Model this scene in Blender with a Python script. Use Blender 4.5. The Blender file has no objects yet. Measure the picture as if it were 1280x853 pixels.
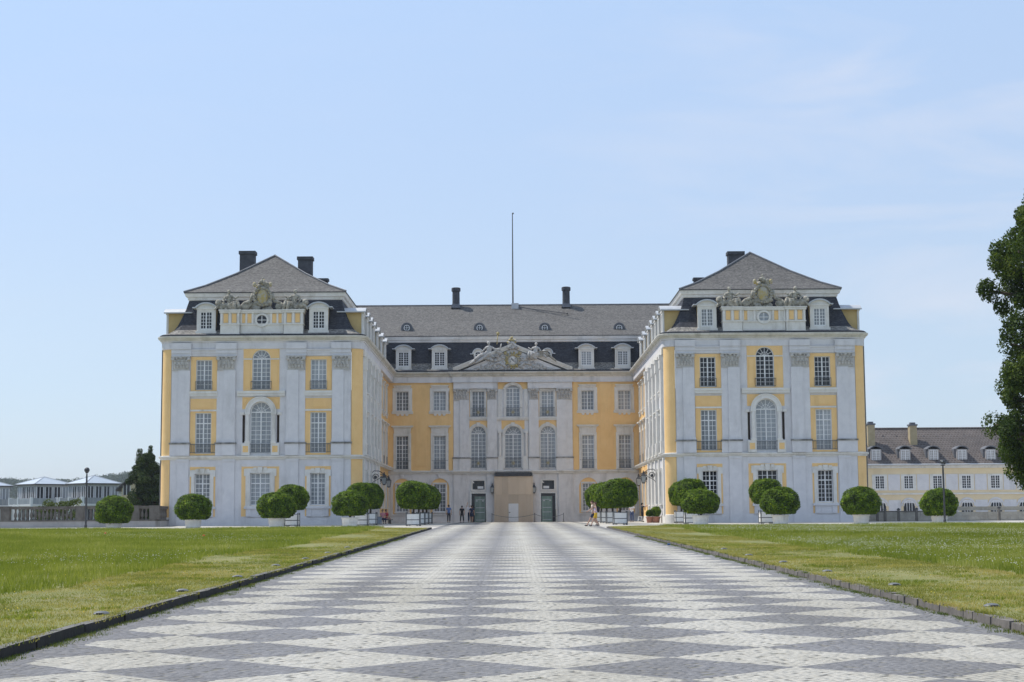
import bpy, math, random
import numpy as np
from mathutils import Vector, Matrix, Euler

R = math.radians
cos, sin, pi = math.cos, math.sin, math.pi
random.seed(7)
RNG = np.random.default_rng(7)
sc = bpy.context.scene
col = sc.collection

# ---------------------------------------------------------------- camera, sky, sun, exposure
F = 2000.0                      # focal length in photograph pixels (1280 wide)
TH = math.atan(223.5 / F)       # upward pitch
ROLL = R(0.35)
EYE = 1.6
HAZE = 0.00014
cam_d = bpy.data.cameras.new('camera')
cam_d.sensor_fit = 'HORIZONTAL'
cam_d.sensor_width = 36.0
cam_d.lens = 36.0 * F / 1280.0
cam_d.clip_start = 0.1
cam_d.clip_end = 12000
cam = bpy.data.objects.new('camera', cam_d)
cam.matrix_world = Matrix.Translation((0, 0, EYE)) @ (Euler((pi / 2 + TH, 0, 0)).to_matrix() @ Matrix.Rotation(-ROLL, 3, 'Z')).to_4x4()
col.objects.link(cam)
sc.camera = cam

SUN_EL, SUN_AZ = R(58), R(-65)   # azimuth clockwise from +Y (behind the palace), so from the left
world = bpy.data.worlds.new('World')
sc.world = world
world.use_nodes = True
wn, wl = world.node_tree.nodes, world.node_tree.links
wn.clear()
w_out = wn.new('ShaderNodeOutputWorld')
w_bg = wn.new('ShaderNodeBackground')
w_bg.inputs['Strength'].default_value = 0.15
sky = wn.new('ShaderNodeTexSky')
sky.sky_type = 'NISHITA'
sky.sun_disc = False
sky.sun_elevation = SUN_EL
sky.sun_rotation = SUN_AZ
sky.altitude = 50
sky.air_density = 1.0
sky.dust_density = 0.6
sky.ozone_density = 4.0
# thin cirrus: streaky noise over the sky direction
tc = wn.new('ShaderNodeTexCoord')
mp = wn.new('ShaderNodeMapping')
mp.inputs['Scale'].default_value = (2.2, 1.0, 9.0)
mp.inputs['Rotation'].default_value = (0, R(18), R(25))
wl.new(tc.outputs['Generated'], mp.inputs['Vector'])
n1 = wn.new('ShaderNodeTexNoise')
n1.inputs['Scale'].default_value = 2.3
n1.inputs['Detail'].default_value = 7
n1.inputs['Roughness'].default_value = 0.55
n1.inputs['Distortion'].default_value = 0.5
wl.new(mp.outputs['Vector'], n1.inputs['Vector'])
cr = wn.new('ShaderNodeValToRGB')
cr.color_ramp.elements[0].position = 0.44
cr.color_ramp.elements[0].color = (0, 0, 0, 1)
cr.color_ramp.elements[1].position = 0.80
cr.color_ramp.elements[1].color = (0.72, 0.72, 0.72, 1)
wl.new(n1.outputs['Fac'], cr.inputs['Fac'])
mx = wn.new('ShaderNodeMix')
mx.data_type = 'RGBA'
cm = wn.new('ShaderNodeMapRange')          # the cirrus lies in the western (right) half of the sky
cm.inputs['From Min'].default_value = -0.02
cm.inputs['From Max'].default_value = 0.22
cm.inputs['To Min'].default_value = 0.12
sx_ = wn.new('ShaderNodeSeparateXYZ')
wl.new(tc.outputs['Generated'], sx_.inputs[0])
wl.new(sx_.outputs[0], cm.inputs['Value'])
cmul = wn.new('ShaderNodeMath'); cmul.operation = 'MULTIPLY'
wl.new(cr.outputs['Color'], cmul.inputs[0])
wl.new(cm.outputs[0], cmul.inputs[1])
wl.new(cmul.outputs[0], mx.inputs[0])
# a thin bright veil of summer haze over the whole sky
sz = wn.new('ShaderNodeSeparateXYZ')
wl.new(tc.outputs['Generated'], sz.inputs[0])
vr = wn.new('ShaderNodeValToRGB')
vr.color_ramp.elements[0].position = 0.0
vr.color_ramp.elements[0].color = (0.33, 0.415, 0.60, 1)
vr.color_ramp.elements[1].position = 0.34
vr.color_ramp.elements[1].color = (0.48, 0.61, 0.80, 1)
ve = vr.color_ramp.elements.new(0.13)
ve.color = (0.46, 0.51, 0.60, 1)
wl.new(sz.outputs[2], vr.inputs['Fac'])
vs = wn.new('ShaderNodeVectorMath'); vs.operation = 'SCALE'
vs.inputs['Scale'].default_value = 10.0
wl.new(vr.outputs['Color'], vs.inputs[0])
vm = wn.new('ShaderNodeMix'); vm.data_type = 'RGBA'
vm.inputs[0].default_value = 0.5
wl.new(sky.outputs['Color'], vm.inputs[6])
wl.new(vs.outputs[0], vm.inputs[7])
wl.new(vm.outputs[2], mx.inputs[6])
mx.inputs[7].default_value = (5.3, 5.45, 6.1, 1)
wl.new(mx.outputs[2], w_bg.inputs['Color'])
wl.new(w_bg.outputs[0], w_out.inputs['Surface'])

sun_d = bpy.data.lights.new('sun', 'SUN')
sun_d.energy = 4.4
sun_d.angle = R(0.53)
sun_d.color = (1.0, 0.95, 0.87)
sun = bpy.data.objects.new('sun', sun_d)
S = Vector((cos(SUN_EL) * sin(SUN_AZ), cos(SUN_EL) * cos(SUN_AZ), sin(SUN_EL)))
sun.rotation_euler = S.to_track_quat('Z', 'Y').to_euler()
sun.location = (-60, 60, 90)
col.objects.link(sun)

sc.view_settings.view_transform = 'Standard'
sc.view_settings.look = 'None'
sc.view_settings.gamma = 1.0
sc.view_settings.exposure = 0.0
sc.cycles.max_bounces = 8
sc.cycles.volume_bounces = 0

# ---------------------------------------------------------------- helpers
def at(u, v, Y):
    """the point at depth Y that stands at pixel (u, v) of the photograph"""
    du, dv = u - 640, v - 426.5
    c, s = cos(ROLL), sin(ROLL)
    a = (du * c - dv * s) / F
    b = -(dv * c + du * s) / F
    t = Y / (cos(TH) - sin(TH) * b)
    return Vector((t * a, Y, EYE + t * (sin(TH) + cos(TH) * b)))

def gz(y):
    return 0.0095 * y if y < 133 else 1.2635 + 0.0035 * (min(y, 175) - 133)

class MB:
    """collects shapes; build() links them as one mesh object"""
    def __init__(self, T=None):
        self.v, self.f, self.mi = [], [], []
        self.T = T or (lambda a, b, c: (a, b, c))
        self.m = 0
        self.prims = []
    def add(self, vs, fs):
        n = len(self.v)
        self.prims.append((n, n + len(vs), len(self.f), len(self.f) + len(fs)))
        self.v += [self.T(*p) for p in vs]
        self.f += [tuple(i + n for i in f) for f in fs]
        self.mi += [self.m] * len(fs)
        return self
    def hexa(self, p):
        return self.add(p, [(0, 3, 2, 1), (4, 5, 6, 7), (0, 1, 5, 4), (1, 2, 6, 5), (2, 3, 7, 6), (3, 0, 4, 7)])
    def box(self, x0, x1, y0, y1, z0, z1):
        return self.hexa([(x0, y0, z0), (x1, y0, z0), (x1, y1, z0), (x0, y1, z0), (x0, y0, z1), (x1, y0, z1), (x1, y1, z1), (x0, y1, z1)])
    def frustum(self, c, w0, d0, w1, d1, z0, z1):
        x, y = c
        return self.hexa([(x - w0, y - d0, z0), (x + w0, y - d0, z0), (x + w0, y + d0, z0), (x - w0, y + d0, z0),
                          (x - w1, y - d1, z1), (x + w1, y - d1, z1), (x + w1, y + d1, z1), (x - w1, y + d1, z1)])
    def tube(self, p0, p1, r0, r1=None, n=8):
        r1 = r0 if r1 is None else r1
        p0, p1 = Vector(p0), Vector(p1)
        d = (p1 - p0).normalized()
        a = d.orthogonal().normalized()
        b = d.cross(a)
        vs = [p0 + (a * cos(2 * pi * i / n) + b * sin(2 * pi * i / n)) * r0 for i in range(n)]
        vs += [p1 + (a * cos(2 * pi * i / n) + b * sin(2 * pi * i / n)) * r1 for i in range(n)]
        fs = [(i, (i + 1) % n, n + (i + 1) % n, n + i) for i in range(n)] + [tuple(range(n - 1, -1, -1)), tuple(range(n, 2 * n))]
        return self.add([tuple(q) for q in vs], fs)
    def path(self, pts, r, n=6):
        for p, q in zip(pts[:-1], pts[1:]):
            self.tube(p, q, r, r, n)
        return self
    def lathe(self, prof, c=(0, 0, 0), n=16):
        cx, cy, cz = c
        vs, fs = [], []
        for r, z in prof:
            vs += [(cx + r * cos(2 * pi * i / n), cy + r * sin(2 * pi * i / n), cz + z) for i in range(n)]
        for k in range(len(prof) - 1):
            for i in range(n):
                j = (i + 1) % n
                fs.append((k * n + i, k * n + j, (k + 1) * n + j, (k + 1) * n + i))
        fs += [tuple(range(n - 1, -1, -1)), tuple(range((len(prof) - 1) * n, len(prof) * n))]
        return self.add(vs, fs)
    def ball(self, c, r, n=10, m=6, rot=None, jit=0):
        if not hasattr(r, '__len__'):
            r = (r, r, r)
        q = Euler(rot).to_matrix() if rot else None
        vs, fs = [], []
        for k in range(m + 1):
            t = pi * k / m
            for i in range(n):
                a = 2 * pi * i / n
                p = Vector((r[0] * sin(t) * cos(a), r[1] * sin(t) * sin(a), r[2] * cos(t)))
                if jit and 0 < k < m:
                    p *= 1 + random.uniform(-jit, jit)
                if q:
                    p = q @ p
                vs.append((c[0] + p.x, c[1] + p.y, c[2] + p.z))
        for k in range(m):
            for i in range(n):
                j = (i + 1) % n
                fs.append((k * n + i, (k + 1) * n + i, (k + 1) * n + j, k * n + j))
        return self.add(vs, fs)
    def prism(self, poly, y0, y1):
        """polygon in (x, z), extruded from y0 to y1"""
        n = len(poly)
        vs = [(a, y0, b) for a, b in poly] + [(a, y1, b) for a, b in poly]
        fs = [tuple(range(n)), tuple(range(2 * n - 1, n - 1, -1))] + [(i, n + i, n + (i + 1) % n, (i + 1) % n) for i in range(n)]
        return self.add(vs, fs)
    def ring(self, cx, cz, r0, r1, a0, a1, y0, y1, n=12):
        """arc ring in the (x, z) plane"""
        for k in range(n):
            a, b = a0 + (a1 - a0) * k / n, a0 + (a1 - a0) * (k + 1) / n
            P = [(cx + r * cos(t), cz + r * sin(t)) for r, t in ((r0, a), (r1, a), (r1, b), (r0, b))]
            self.hexa([(P[0][0], y0, P[0][1]), (P[1][0], y0, P[1][1]), (P[1][0], y1, P[1][1]), (P[0][0], y1, P[0][1]),
                       (P[3][0], y0, P[3][1]), (P[2][0], y0, P[2][1]), (P[2][0], y1, P[2][1]), (P[3][0], y1, P[3][1])])
        return self
    def sweep(self, pts, prof):
        """profile (d outward, z) swept along an open XY path; outward = right of travel"""
        n = len(pts)
        nor = []
        for i in range(n):
            t0 = Vector(pts[i]) - Vector(pts[i - 1]) if i else None
            t1 = Vector(pts[i + 1]) - Vector(pts[i]) if i < n - 1 else None
            ns = [Vector((t.y, -t.x)).normalized() for t in (t0, t1) if t is not None]
            m = ns[0] if len(ns) == 1 else (ns[0] + ns[1]).normalized()
            k = 1.0 / max(0.5, m.dot(ns[0]))
            nor.append(m * k)
        vs, fs, k = [], [], len(prof)
        for p, q in zip(pts, nor):
            vs += [(p[0] + q.x * d, p[1] + q.y * d, z) for d, z in prof]
        for i in range(n - 1):
            for j in range(k - 1):
                fs.append((i * k + j, (i + 1) * k + j, (i + 1) * k + j + 1, i * k + j + 1))
        return self.add(vs, fs)
    def mesh(self, name, mats, smooth=False):
        me = bpy.data.meshes.new(name)
        me.from_pydata(self.v, [], self.f)
        for m in (mats if isinstance(mats, (list, tuple)) else [mats]):
            me.materials.append(m)
        if any(self.mi):
            me.polygons.foreach_set('material_index', self.mi)
        if smooth:
            me.polygons.foreach_set('use_smooth', [True] * len(me.polygons))
        me.update()
        return me
    def pieces(self):
        """the collected shapes regrouped into pieces that touch one another"""
        bb = []
        for a, b, c, d in self.prims:
            q = np.array(self.v[a:b])
            bb.append((q.min(0) - .012, q.max(0) + .012))
        n = len(bb)
        g = list(range(n))
        def find(i):
            while g[i] != i: i = g[i]
            return i
        for i in range(n):
            for j in range(i):
                if (bb[i][0] <= bb[j][1]).all() and (bb[j][0] <= bb[i][1]).all():
                    g[find(i)] = find(j)
        out = {}
        for i in range(n): out.setdefault(find(i), []).append(i)
        for ids in out.values():
            m = MB()
            for i in ids:
                a, b, c, d = self.prims[i]
                k = len(m.v)
                m.v += self.v[a:b]; m.f += [tuple(q - a + k for q in f) for f in self.f[c:d]]; m.mi += self.mi[c:d]
            yield m
    def build(self, name, mats, parent=None, loc=(0, 0, 0), smooth=False, rot=0):
        return link(name, self.mesh(name, mats, smooth), parent, loc, rot)

def link(name, me, parent=None, loc=(0, 0, 0), rot=0):
    o = bpy.data.objects.new(name, me)
    o.location = loc
    if rot:
        o.rotation_euler = (0, 0, rot)
    if parent:
        o.parent = parent
    col.objects.link(o)
    return o

def tag(o, label=None, cat=None, group=None, kind=None):
    if label: o['label'] = label
    if cat: o['category'] = cat
    if group: o['group'] = group
    if kind: o['kind'] = kind
    return o

def thing(name, loc, label, cat, group=None, rot=0):
    o = bpy.data.objects.new(name, None)
    o.empty_display_size = 0.3
    o.location = loc
    o.rotation_euler = (0, 0, rot)
    col.objects.link(o)
    return tag(o, label, cat, group)

def copy_tree(o, parent=None):
    c = o.copy()
    col.objects.link(c)
    if parent: c.parent = parent
    for ch in o.children:
        copy_tree(ch, c)
    return c

def np_mesh(name, V, Fc, mats, mat_idx=None, smooth=False):
    """mesh from numpy arrays; Fc is (M, k)"""
    me = bpy.data.meshes.new(name)
    M, k = Fc.shape
    me.vertices.add(len(V)); me.loops.add(M * k); me.polygons.add(M)
    me.vertices.foreach_set('co', V.astype(np.float32).ravel())
    me.loops.foreach_set('vertex_index', Fc.astype(np.int32).ravel())
    me.polygons.foreach_set('loop_start', np.arange(0, M * k, k, dtype=np.int32))
    for m in (mats if isinstance(mats, (list, tuple)) else [mats]):
        me.materials.append(m)
    if mat_idx is not None:
        me.polygons.foreach_set('material_index', mat_idx.astype(np.int32))
    if smooth:
        me.polygons.foreach_set('use_smooth', np.ones(M, dtype=bool))
    me.update(calc_edges=True)
    return me

# ---------------------------------------------------------------- materials
def nodes_of(name):
    m = bpy.data.materials.new(name)
    m.use_nodes = True
    nt = m.node_tree
    return m, nt.nodes, nt.links, nt.nodes['Principled BSDF']

def pmat(name, c, c2=None, rough=0.8, scale=3.0, stretch=(1, 1, 1), bump=0.0, bscale=30.0, metal=0.0, spec=0.4,
         stain=None, stain_amt=0.5, stain_scale=0.6, contrast=(0.3, 0.7)):
    """base colour varying between c and c2, with optional dark streaky stains and fine bump"""
    m, N, L, P = nodes_of(name)
    P.inputs['Roughness'].default_value = rough
    P.inputs['Metallic'].default_value = metal
    P.inputs['Specular IOR Level'].default_value = spec
    geo = N.new('ShaderNodeNewGeometry')
    mpn = N.new('ShaderNodeMapping')
    mpn.inputs['Scale'].default_value = stretch
    L.new(geo.outputs['Position'], mpn.inputs['Vector'])
    nz = N.new('ShaderNodeTexNoise')
    nz.inputs['Scale'].default_value = scale
    nz.inputs['Detail'].default_value = 6
    nz.inputs['Roughness'].default_value = 0.62
    L.new(mpn.outputs['Vector'], nz.inputs['Vector'])
    rp = N.new('ShaderNodeValToRGB')
    rp.color_ramp.elements[0].position, rp.color_ramp.elements[1].position = contrast
    rp.color_ramp.elements[0].color = (*c, 1)
    rp.color_ramp.elements[1].color = (*(c2 or c), 1)
    L.new(nz.outputs['Fac'], rp.inputs['Fac'])
    out = rp.outputs['Color']
    if stain:
        mp2 = N.new('ShaderNodeMapping')
        mp2.inputs['Scale'].default_value = (1, 1, 0.22)
        L.new(geo.outputs['Position'], mp2.inputs['Vector'])
        n2 = N.new('ShaderNodeTexNoise')
        n2.inputs['Scale'].default_value = stain_scale
        n2.inputs['Detail'].default_value = 9
        n2.inputs['Roughness'].default_value = 0.7
        L.new(mp2.outputs['Vector'], n2.inputs['Vector'])
        r2 = N.new('ShaderNodeValToRGB')
        r2.color_ramp.elements[0].position = 0.52
        r2.color_ramp.elements[0].color = (0, 0, 0, 1)
        r2.color_ramp.elements[1].position = 0.78
        r2.color_ramp.elements[1].color = (stain_amt,) * 3 + (1,)
        L.new(n2.outputs['Fac'], r2.inputs['Fac'])
        mxn = N.new('ShaderNodeMix')
        mxn.data_type = 'RGBA'
        L.new(r2.outputs['Color'], mxn.inputs[0])
        L.new(out, mxn.inputs[6])
        mxn.inputs[7].default_value = (*stain, 1)
        out = mxn.outputs[2]
    L.new(out, P.inputs['Base Color'])
    if bump:
        n3 = N.new('ShaderNodeTexNoise')
        n3.inputs['Scale'].default_value = bscale
        n3.inputs['Detail'].default_value = 4
        L.new(geo.outputs['Position'], n3.inputs['Vector'])
        bp = N.new('ShaderNodeBump')
        bp.inputs['Strength'].default_value = bump
        bp.inputs['Distance'].default_value = 0.02
        L.new(n3.outputs['Fac'], bp.inputs['Height'])
        L.new(bp.outputs['Normal'], P.inputs['Normal'])
    return m

def leafmat(name, c, c2, c3=None, trans=0.35, big=1.2, glow=1.0):
    """foliage: colour varies leaf by leaf and clump by clump; some light passes through"""
    m, N, L, P = nodes_of(name)
    P.inputs['Roughness'].default_value = 0.6
    P.inputs['Specular IOR Level'].default_value = 0.12
    geo = N.new('ShaderNodeNewGeometry')
    nz = N.new('ShaderNodeTexNoise')
    nz.inputs['Scale'].default_value = big
    nz.inputs['Detail'].default_value = 5
    L.new(geo.outputs['Position'], nz.inputs['Vector'])
    ad = N.new('ShaderNodeMath'); ad.operation = 'MULTIPLY_ADD'
    ad.inputs[1].default_value = 0.55
    L.new(geo.outputs['Random Per Island'], ad.inputs[0])
    sb = N.new('ShaderNodeMath'); sb.operation = 'MULTIPLY_ADD'
    sb.inputs[1].default_value = 1.6; sb.inputs[2].default_value = -0.58
    L.new(nz.outputs['Fac'], sb.inputs[0])
    L.new(sb.outputs[0], ad.inputs[2])
    rp = N.new('ShaderNodeValToRGB')
    rp.color_ramp.elements[0].position = 0.1
    rp.color_ramp.elements[0].color = (*c, 1)
    rp.color_ramp.elements[1].position = 0.75
    rp.color_ramp.elements[1].color = (*c2, 1)
    if c3:
        e = rp.color_ramp.elements.new(0.93)
        e.color = (*c3, 1)
    L.new(ad.outputs[0], rp.inputs['Fac'])
    L.new(rp.outputs['Color'], P.inputs['Base Color'])
    tr = N.new('ShaderNodeBsdfTranslucent')
    tm = N.new('ShaderNodeMix'); tm.data_type = 'RGBA'; tm.blend_type = 'MULTIPLY'; tm.inputs[0].default_value = 1.0
    tm.inputs[7].default_value = (glow, glow * .95, glow * .55, 1)      # light that passes through a leaf comes out yellower
    L.new(rp.outputs['Color'], tm.inputs[6])
    L.new(tm.outputs[2], tr.inputs['Color'])
    mxs = N.new('ShaderNodeMixShader')
    mxs.inputs[0].default_value = trans
    L.new(P.outputs[0], mxs.inputs[1])
    L.new(tr.outputs[0], mxs.inputs[2])
    L.new(mxs.outputs[0], N['Material Output'].inputs['Surface'])
    return m

M = {}
M['plaster'] = pmat('grey_plaster', (0.62, 0.61, 0.625), (0.72, 0.705, 0.715), 0.85, 1.4, bump=0.10, bscale=14, stain=(0.34, 0.325, 0.31), stain_amt=0.6, stain_scale=0.7)
M['trim'] = pmat('pale_stone_trim', (0.66, 0.635, 0.59), (0.77, 0.75, 0.71), 0.85, 1.8, bump=0.10, bscale=14, stain=(0.32, 0.30, 0.25), stain_amt=0.75, stain_scale=0.9)
M['cornice'] = pmat('weathered_cornice', (0.53, 0.50, 0.42), (0.68, 0.65, 0.59), 0.9, 1.2, bump=0.12, bscale=14, stain=(0.20, 0.19, 0.15), stain_amt=0.8, stain_scale=0.8)
M['court'] = pmat('court_stone', (0.66, 0.64, 0.625), (0.77, 0.75, 0.735), 0.88, 1.5, bump=0.12, bscale=14, stain=(0.24, 0.23, 0.22), stain_amt=0.6, stain_scale=0.7)
M['yellow'] = pmat('ochre_plaster', (0.82, 0.53, 0.225), (0.89, 0.60, 0.275), 0.85, 0.9, bump=0.08, bscale=14, stain=(0.58, 0.38, 0.17), stain_amt=0.6, stain_scale=0.8)
M['cheek'] = pmat('dull_ochre_boards', (0.50, 0.36, 0.15), (0.60, 0.44, 0.20), 0.85, 1.2, bump=.08, bscale=14)
M['white'] = pmat('white_window_paint', (0.74, 0.74, 0.74), (0.80, 0.80, 0.79), 0.5, 3)
M['slate'] = None
M['stone'] = pmat('weathered_sandstone', (0.20, 0.185, 0.15), (0.46, 0.43, 0.36), 0.95, 3.5, bump=0.35, bscale=10, stain=(0.09, 0.085, 0.07), stain_amt=0.8, stain_scale=1.6)
M['carved'] = pmat('carved_limestone', (0.42, 0.40, 0.37), (0.58, 0.56, 0.53), 0.9, 3.0, bump=0.3, bscale=12, stain=(0.24, 0.23, 0.21), stain_amt=0.7, stain_scale=1.8)
M['gold'] = pmat('gilded_stone', (0.36, 0.28, 0.11), (0.50, 0.42, 0.20), 0.55, 4, metal=0.15, stain=(0.2, 0.16, 0.08), stain_amt=0.6, stain_scale=2)
M['iron'] = pmat('dark_iron', (0.025, 0.027, 0.03), (0.05, 0.05, 0.055), 0.5, 5, spec=0.5)
M['railing'] = pmat('painted_railing', (0.10, 0.11, 0.115), (0.16, 0.165, 0.17), 0.6, 5)
M['zinc'] = pmat('zinc_sheet', (0.44, 0.46, 0.48), (0.56, 0.57, 0.58), 0.5, 1.5, metal=0.2)
M['lead'] = pmat('lead_sheet', (0.10, 0.105, 0.12), (0.17, 0.175, 0.19), 0.55, 2)
M['chimney'] = pmat('dark_chimney', (0.045, 0.047, 0.055), (0.085, 0.088, 0.10), 0.85, 2, bump=0.3, bscale=6)

def glass(name, c, rough=0.04, spec=0.5, c2=None):
    """panes: hanging folds behind the glass, each window a little different"""
    m = pmat(name, c, c2 or c, rough, 1.1, (5, 5, .35), spec=spec)
    N, L = m.node_tree.nodes, m.node_tree.links
    P = N['Principled BSDF']
    oi = N.new('ShaderNodeObjectInfo'); mr = N.new('ShaderNodeMapRange'); mr.inputs['To Min'].default_value = .62; mr.inputs['To Max'].default_value = 1.25
    L.new(oi.outputs['Random'], mr.inputs['Value'])
    hs = N.new('ShaderNodeHueSaturation'); L.new(mr.outputs[0], hs.inputs['Value'])
    L.new(P.inputs['Base Color'].links[0].from_socket, hs.inputs['Color']); L.new(hs.outputs[0], P.inputs['Base Color'])
    return m
M['curtain'] = glass('curtained_glass', (0.20, 0.225, 0.25), 0.08, 0.5, (0.34, 0.355, 0.37))
M['darkglass'] = glass('dark_glass', (0.012, 0.014, 0.018), 0.05, 0.35, (0.03, 0.033, 0.04))
M['greenglass'] = glass('green_glass', (0.10, 0.17, 0.14), 0.06, 0.5, (0.24, 0.33, 0.28))

def slate(name, ca, cb, cc, lichen=0.0):
    """small slates in rows: wave rows cut by a brick pattern, patchy weathering"""
    m, N, L, P = nodes_of(name)
    P.inputs['Roughness'].default_value = 0.72
    P.inputs['Specular IOR Level'].default_value = 0.3
    geo = N.new('ShaderNodeNewGeometry')
    mp1 = N.new('ShaderNodeMapping')
    mp1.inputs['Scale'].default_value = (1.0, 1.0, 2.6)
    L.new(geo.outputs['Position'], mp1.inputs['Vector'])
    n1 = N.new('ShaderNodeTexNoise'); n1.inputs['Scale'].default_value = 1.7; n1.inputs['Detail'].default_value = 8; n1.inputs['Roughness'].default_value = 0.75
    L.new(mp1.outputs['Vector'], n1.inputs['Vector'])
    vo = N.new('ShaderNodeTexVoronoi'); vo.inputs['Scale'].default_value = 7.5
    L.new(mp1.outputs['Vector'], vo.inputs['Vector'])
    ad = N.new('ShaderNodeMix'); ad.data_type = 'FLOAT'; ad.inputs[0].default_value = 0.42
    L.new(n1.outputs['Fac'], ad.inputs[2]); 
    sep = N.new('ShaderNodeSeparateColor'); L.new(vo.outputs['Color'], sep.inputs[0]); L.new(sep.outputs[0], ad.inputs[3])
    rp = N.new('ShaderNodeValToRGB')
    rp.color_ramp.elements[0].position = 0.28; rp.color_ramp.elements[0].color = (*ca, 1)
    rp.color_ramp.elements[1].position = 0.72; rp.color_ramp.elements[1].color = (*cc, 1)
    e = rp.color_ramp.elements.new(0.5); e.color = (*cb, 1)
    # courses: a thin darker line at the foot of each row
    sz_ = N.new('ShaderNodeSeparateXYZ'); L.new(geo.outputs['Position'], sz_.inputs[0])
    fr_ = N.new('ShaderNodeMath'); fr_.operation = 'WRAP'; fr_.inputs[1].default_value = 0.19; fr_.inputs[2].default_value = 0.0; L.new(sz_.outputs[2], fr_.inputs[0])
    ls_ = N.new('ShaderNodeMath'); ls_.operation = 'LESS_THAN'; ls_.inputs[1].default_value = 0.05; L.new(fr_.outputs[0], ls_.inputs[0])
    ml_ = N.new('ShaderNodeMath'); ml_.operation = 'MULTIPLY_ADD'; ml_.inputs[1].default_value = -0.10; L.new(ls_.outputs[0], ml_.inputs[0]); L.new(ad.outputs[0], ml_.inputs[2])
    L.new(ml_.outputs[0], rp.inputs['Fac'])
    L.new(rp.outputs['Color'], P.inputs['Base Color'])
    bp = N.new('ShaderNodeBump'); bp.inputs['Strength'].default_value = 0.5; bp.inputs['Distance'].default_value = 0.03
    L.new(ad.outputs[0], bp.inputs['Height']); L.new(bp.outputs['Normal'], P.inputs['Normal'])
    return m
M['slate'] = slate('grey_slate', (0.065, 0.061, 0.058), (0.108, 0.103, 0.097), (0.165, 0.157, 0.145))
M['mansard'] = slate('blue_slate', (0.020, 0.022, 0.030), (0.033, 0.036, 0.047), (0.060, 0.061, 0.070))
M['flare'] = slate('weathered_pale_slate', (0.09, 0.085, 0.08), (0.19, 0.18, 0.165), (0.33, 0.315, 0.285))
M['skin'] = pmat('skin', (0.50, 0.31, 0.22), (0.56, 0.35, 0.26), 0.6, 6)
# ---------------------------------------------------------------- the palace
P0 = Vector((0, 150, 1.3))
palace = thing('palace', P0, 'grey and ochre yellow baroque palace with two projecting wings and slate mansard roofs', 'palace')
YF, YC = 133.0, 167.0
INV = (-P0.x, -P0.y, -P0.z)

SPLIT = {'ledge', 'yellow_panel', 'yellow_field', 'architrave', 'ground_floor_strip', 'plinth', 'arch_frame', 'side_pilaster', 'pedestal_cap', 'slot_shade_back', 'roof_flare'}
def pp(name, mb, mat, smooth=False):
    if name in SPLIT:
        o = None
        for m in mb.pieces(): o = m.build(name, mat, palace, INV, smooth)
        return o
    return mb.build(name, mat, palace, INV, smooth)

def frame(ox, oy, rot=0):
    c, s = round(cos(rot), 6), round(sin(rot), 6)
    return lambda a, b, z: (ox + a * c - b * s, oy + a * s + b * c, z)

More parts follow.
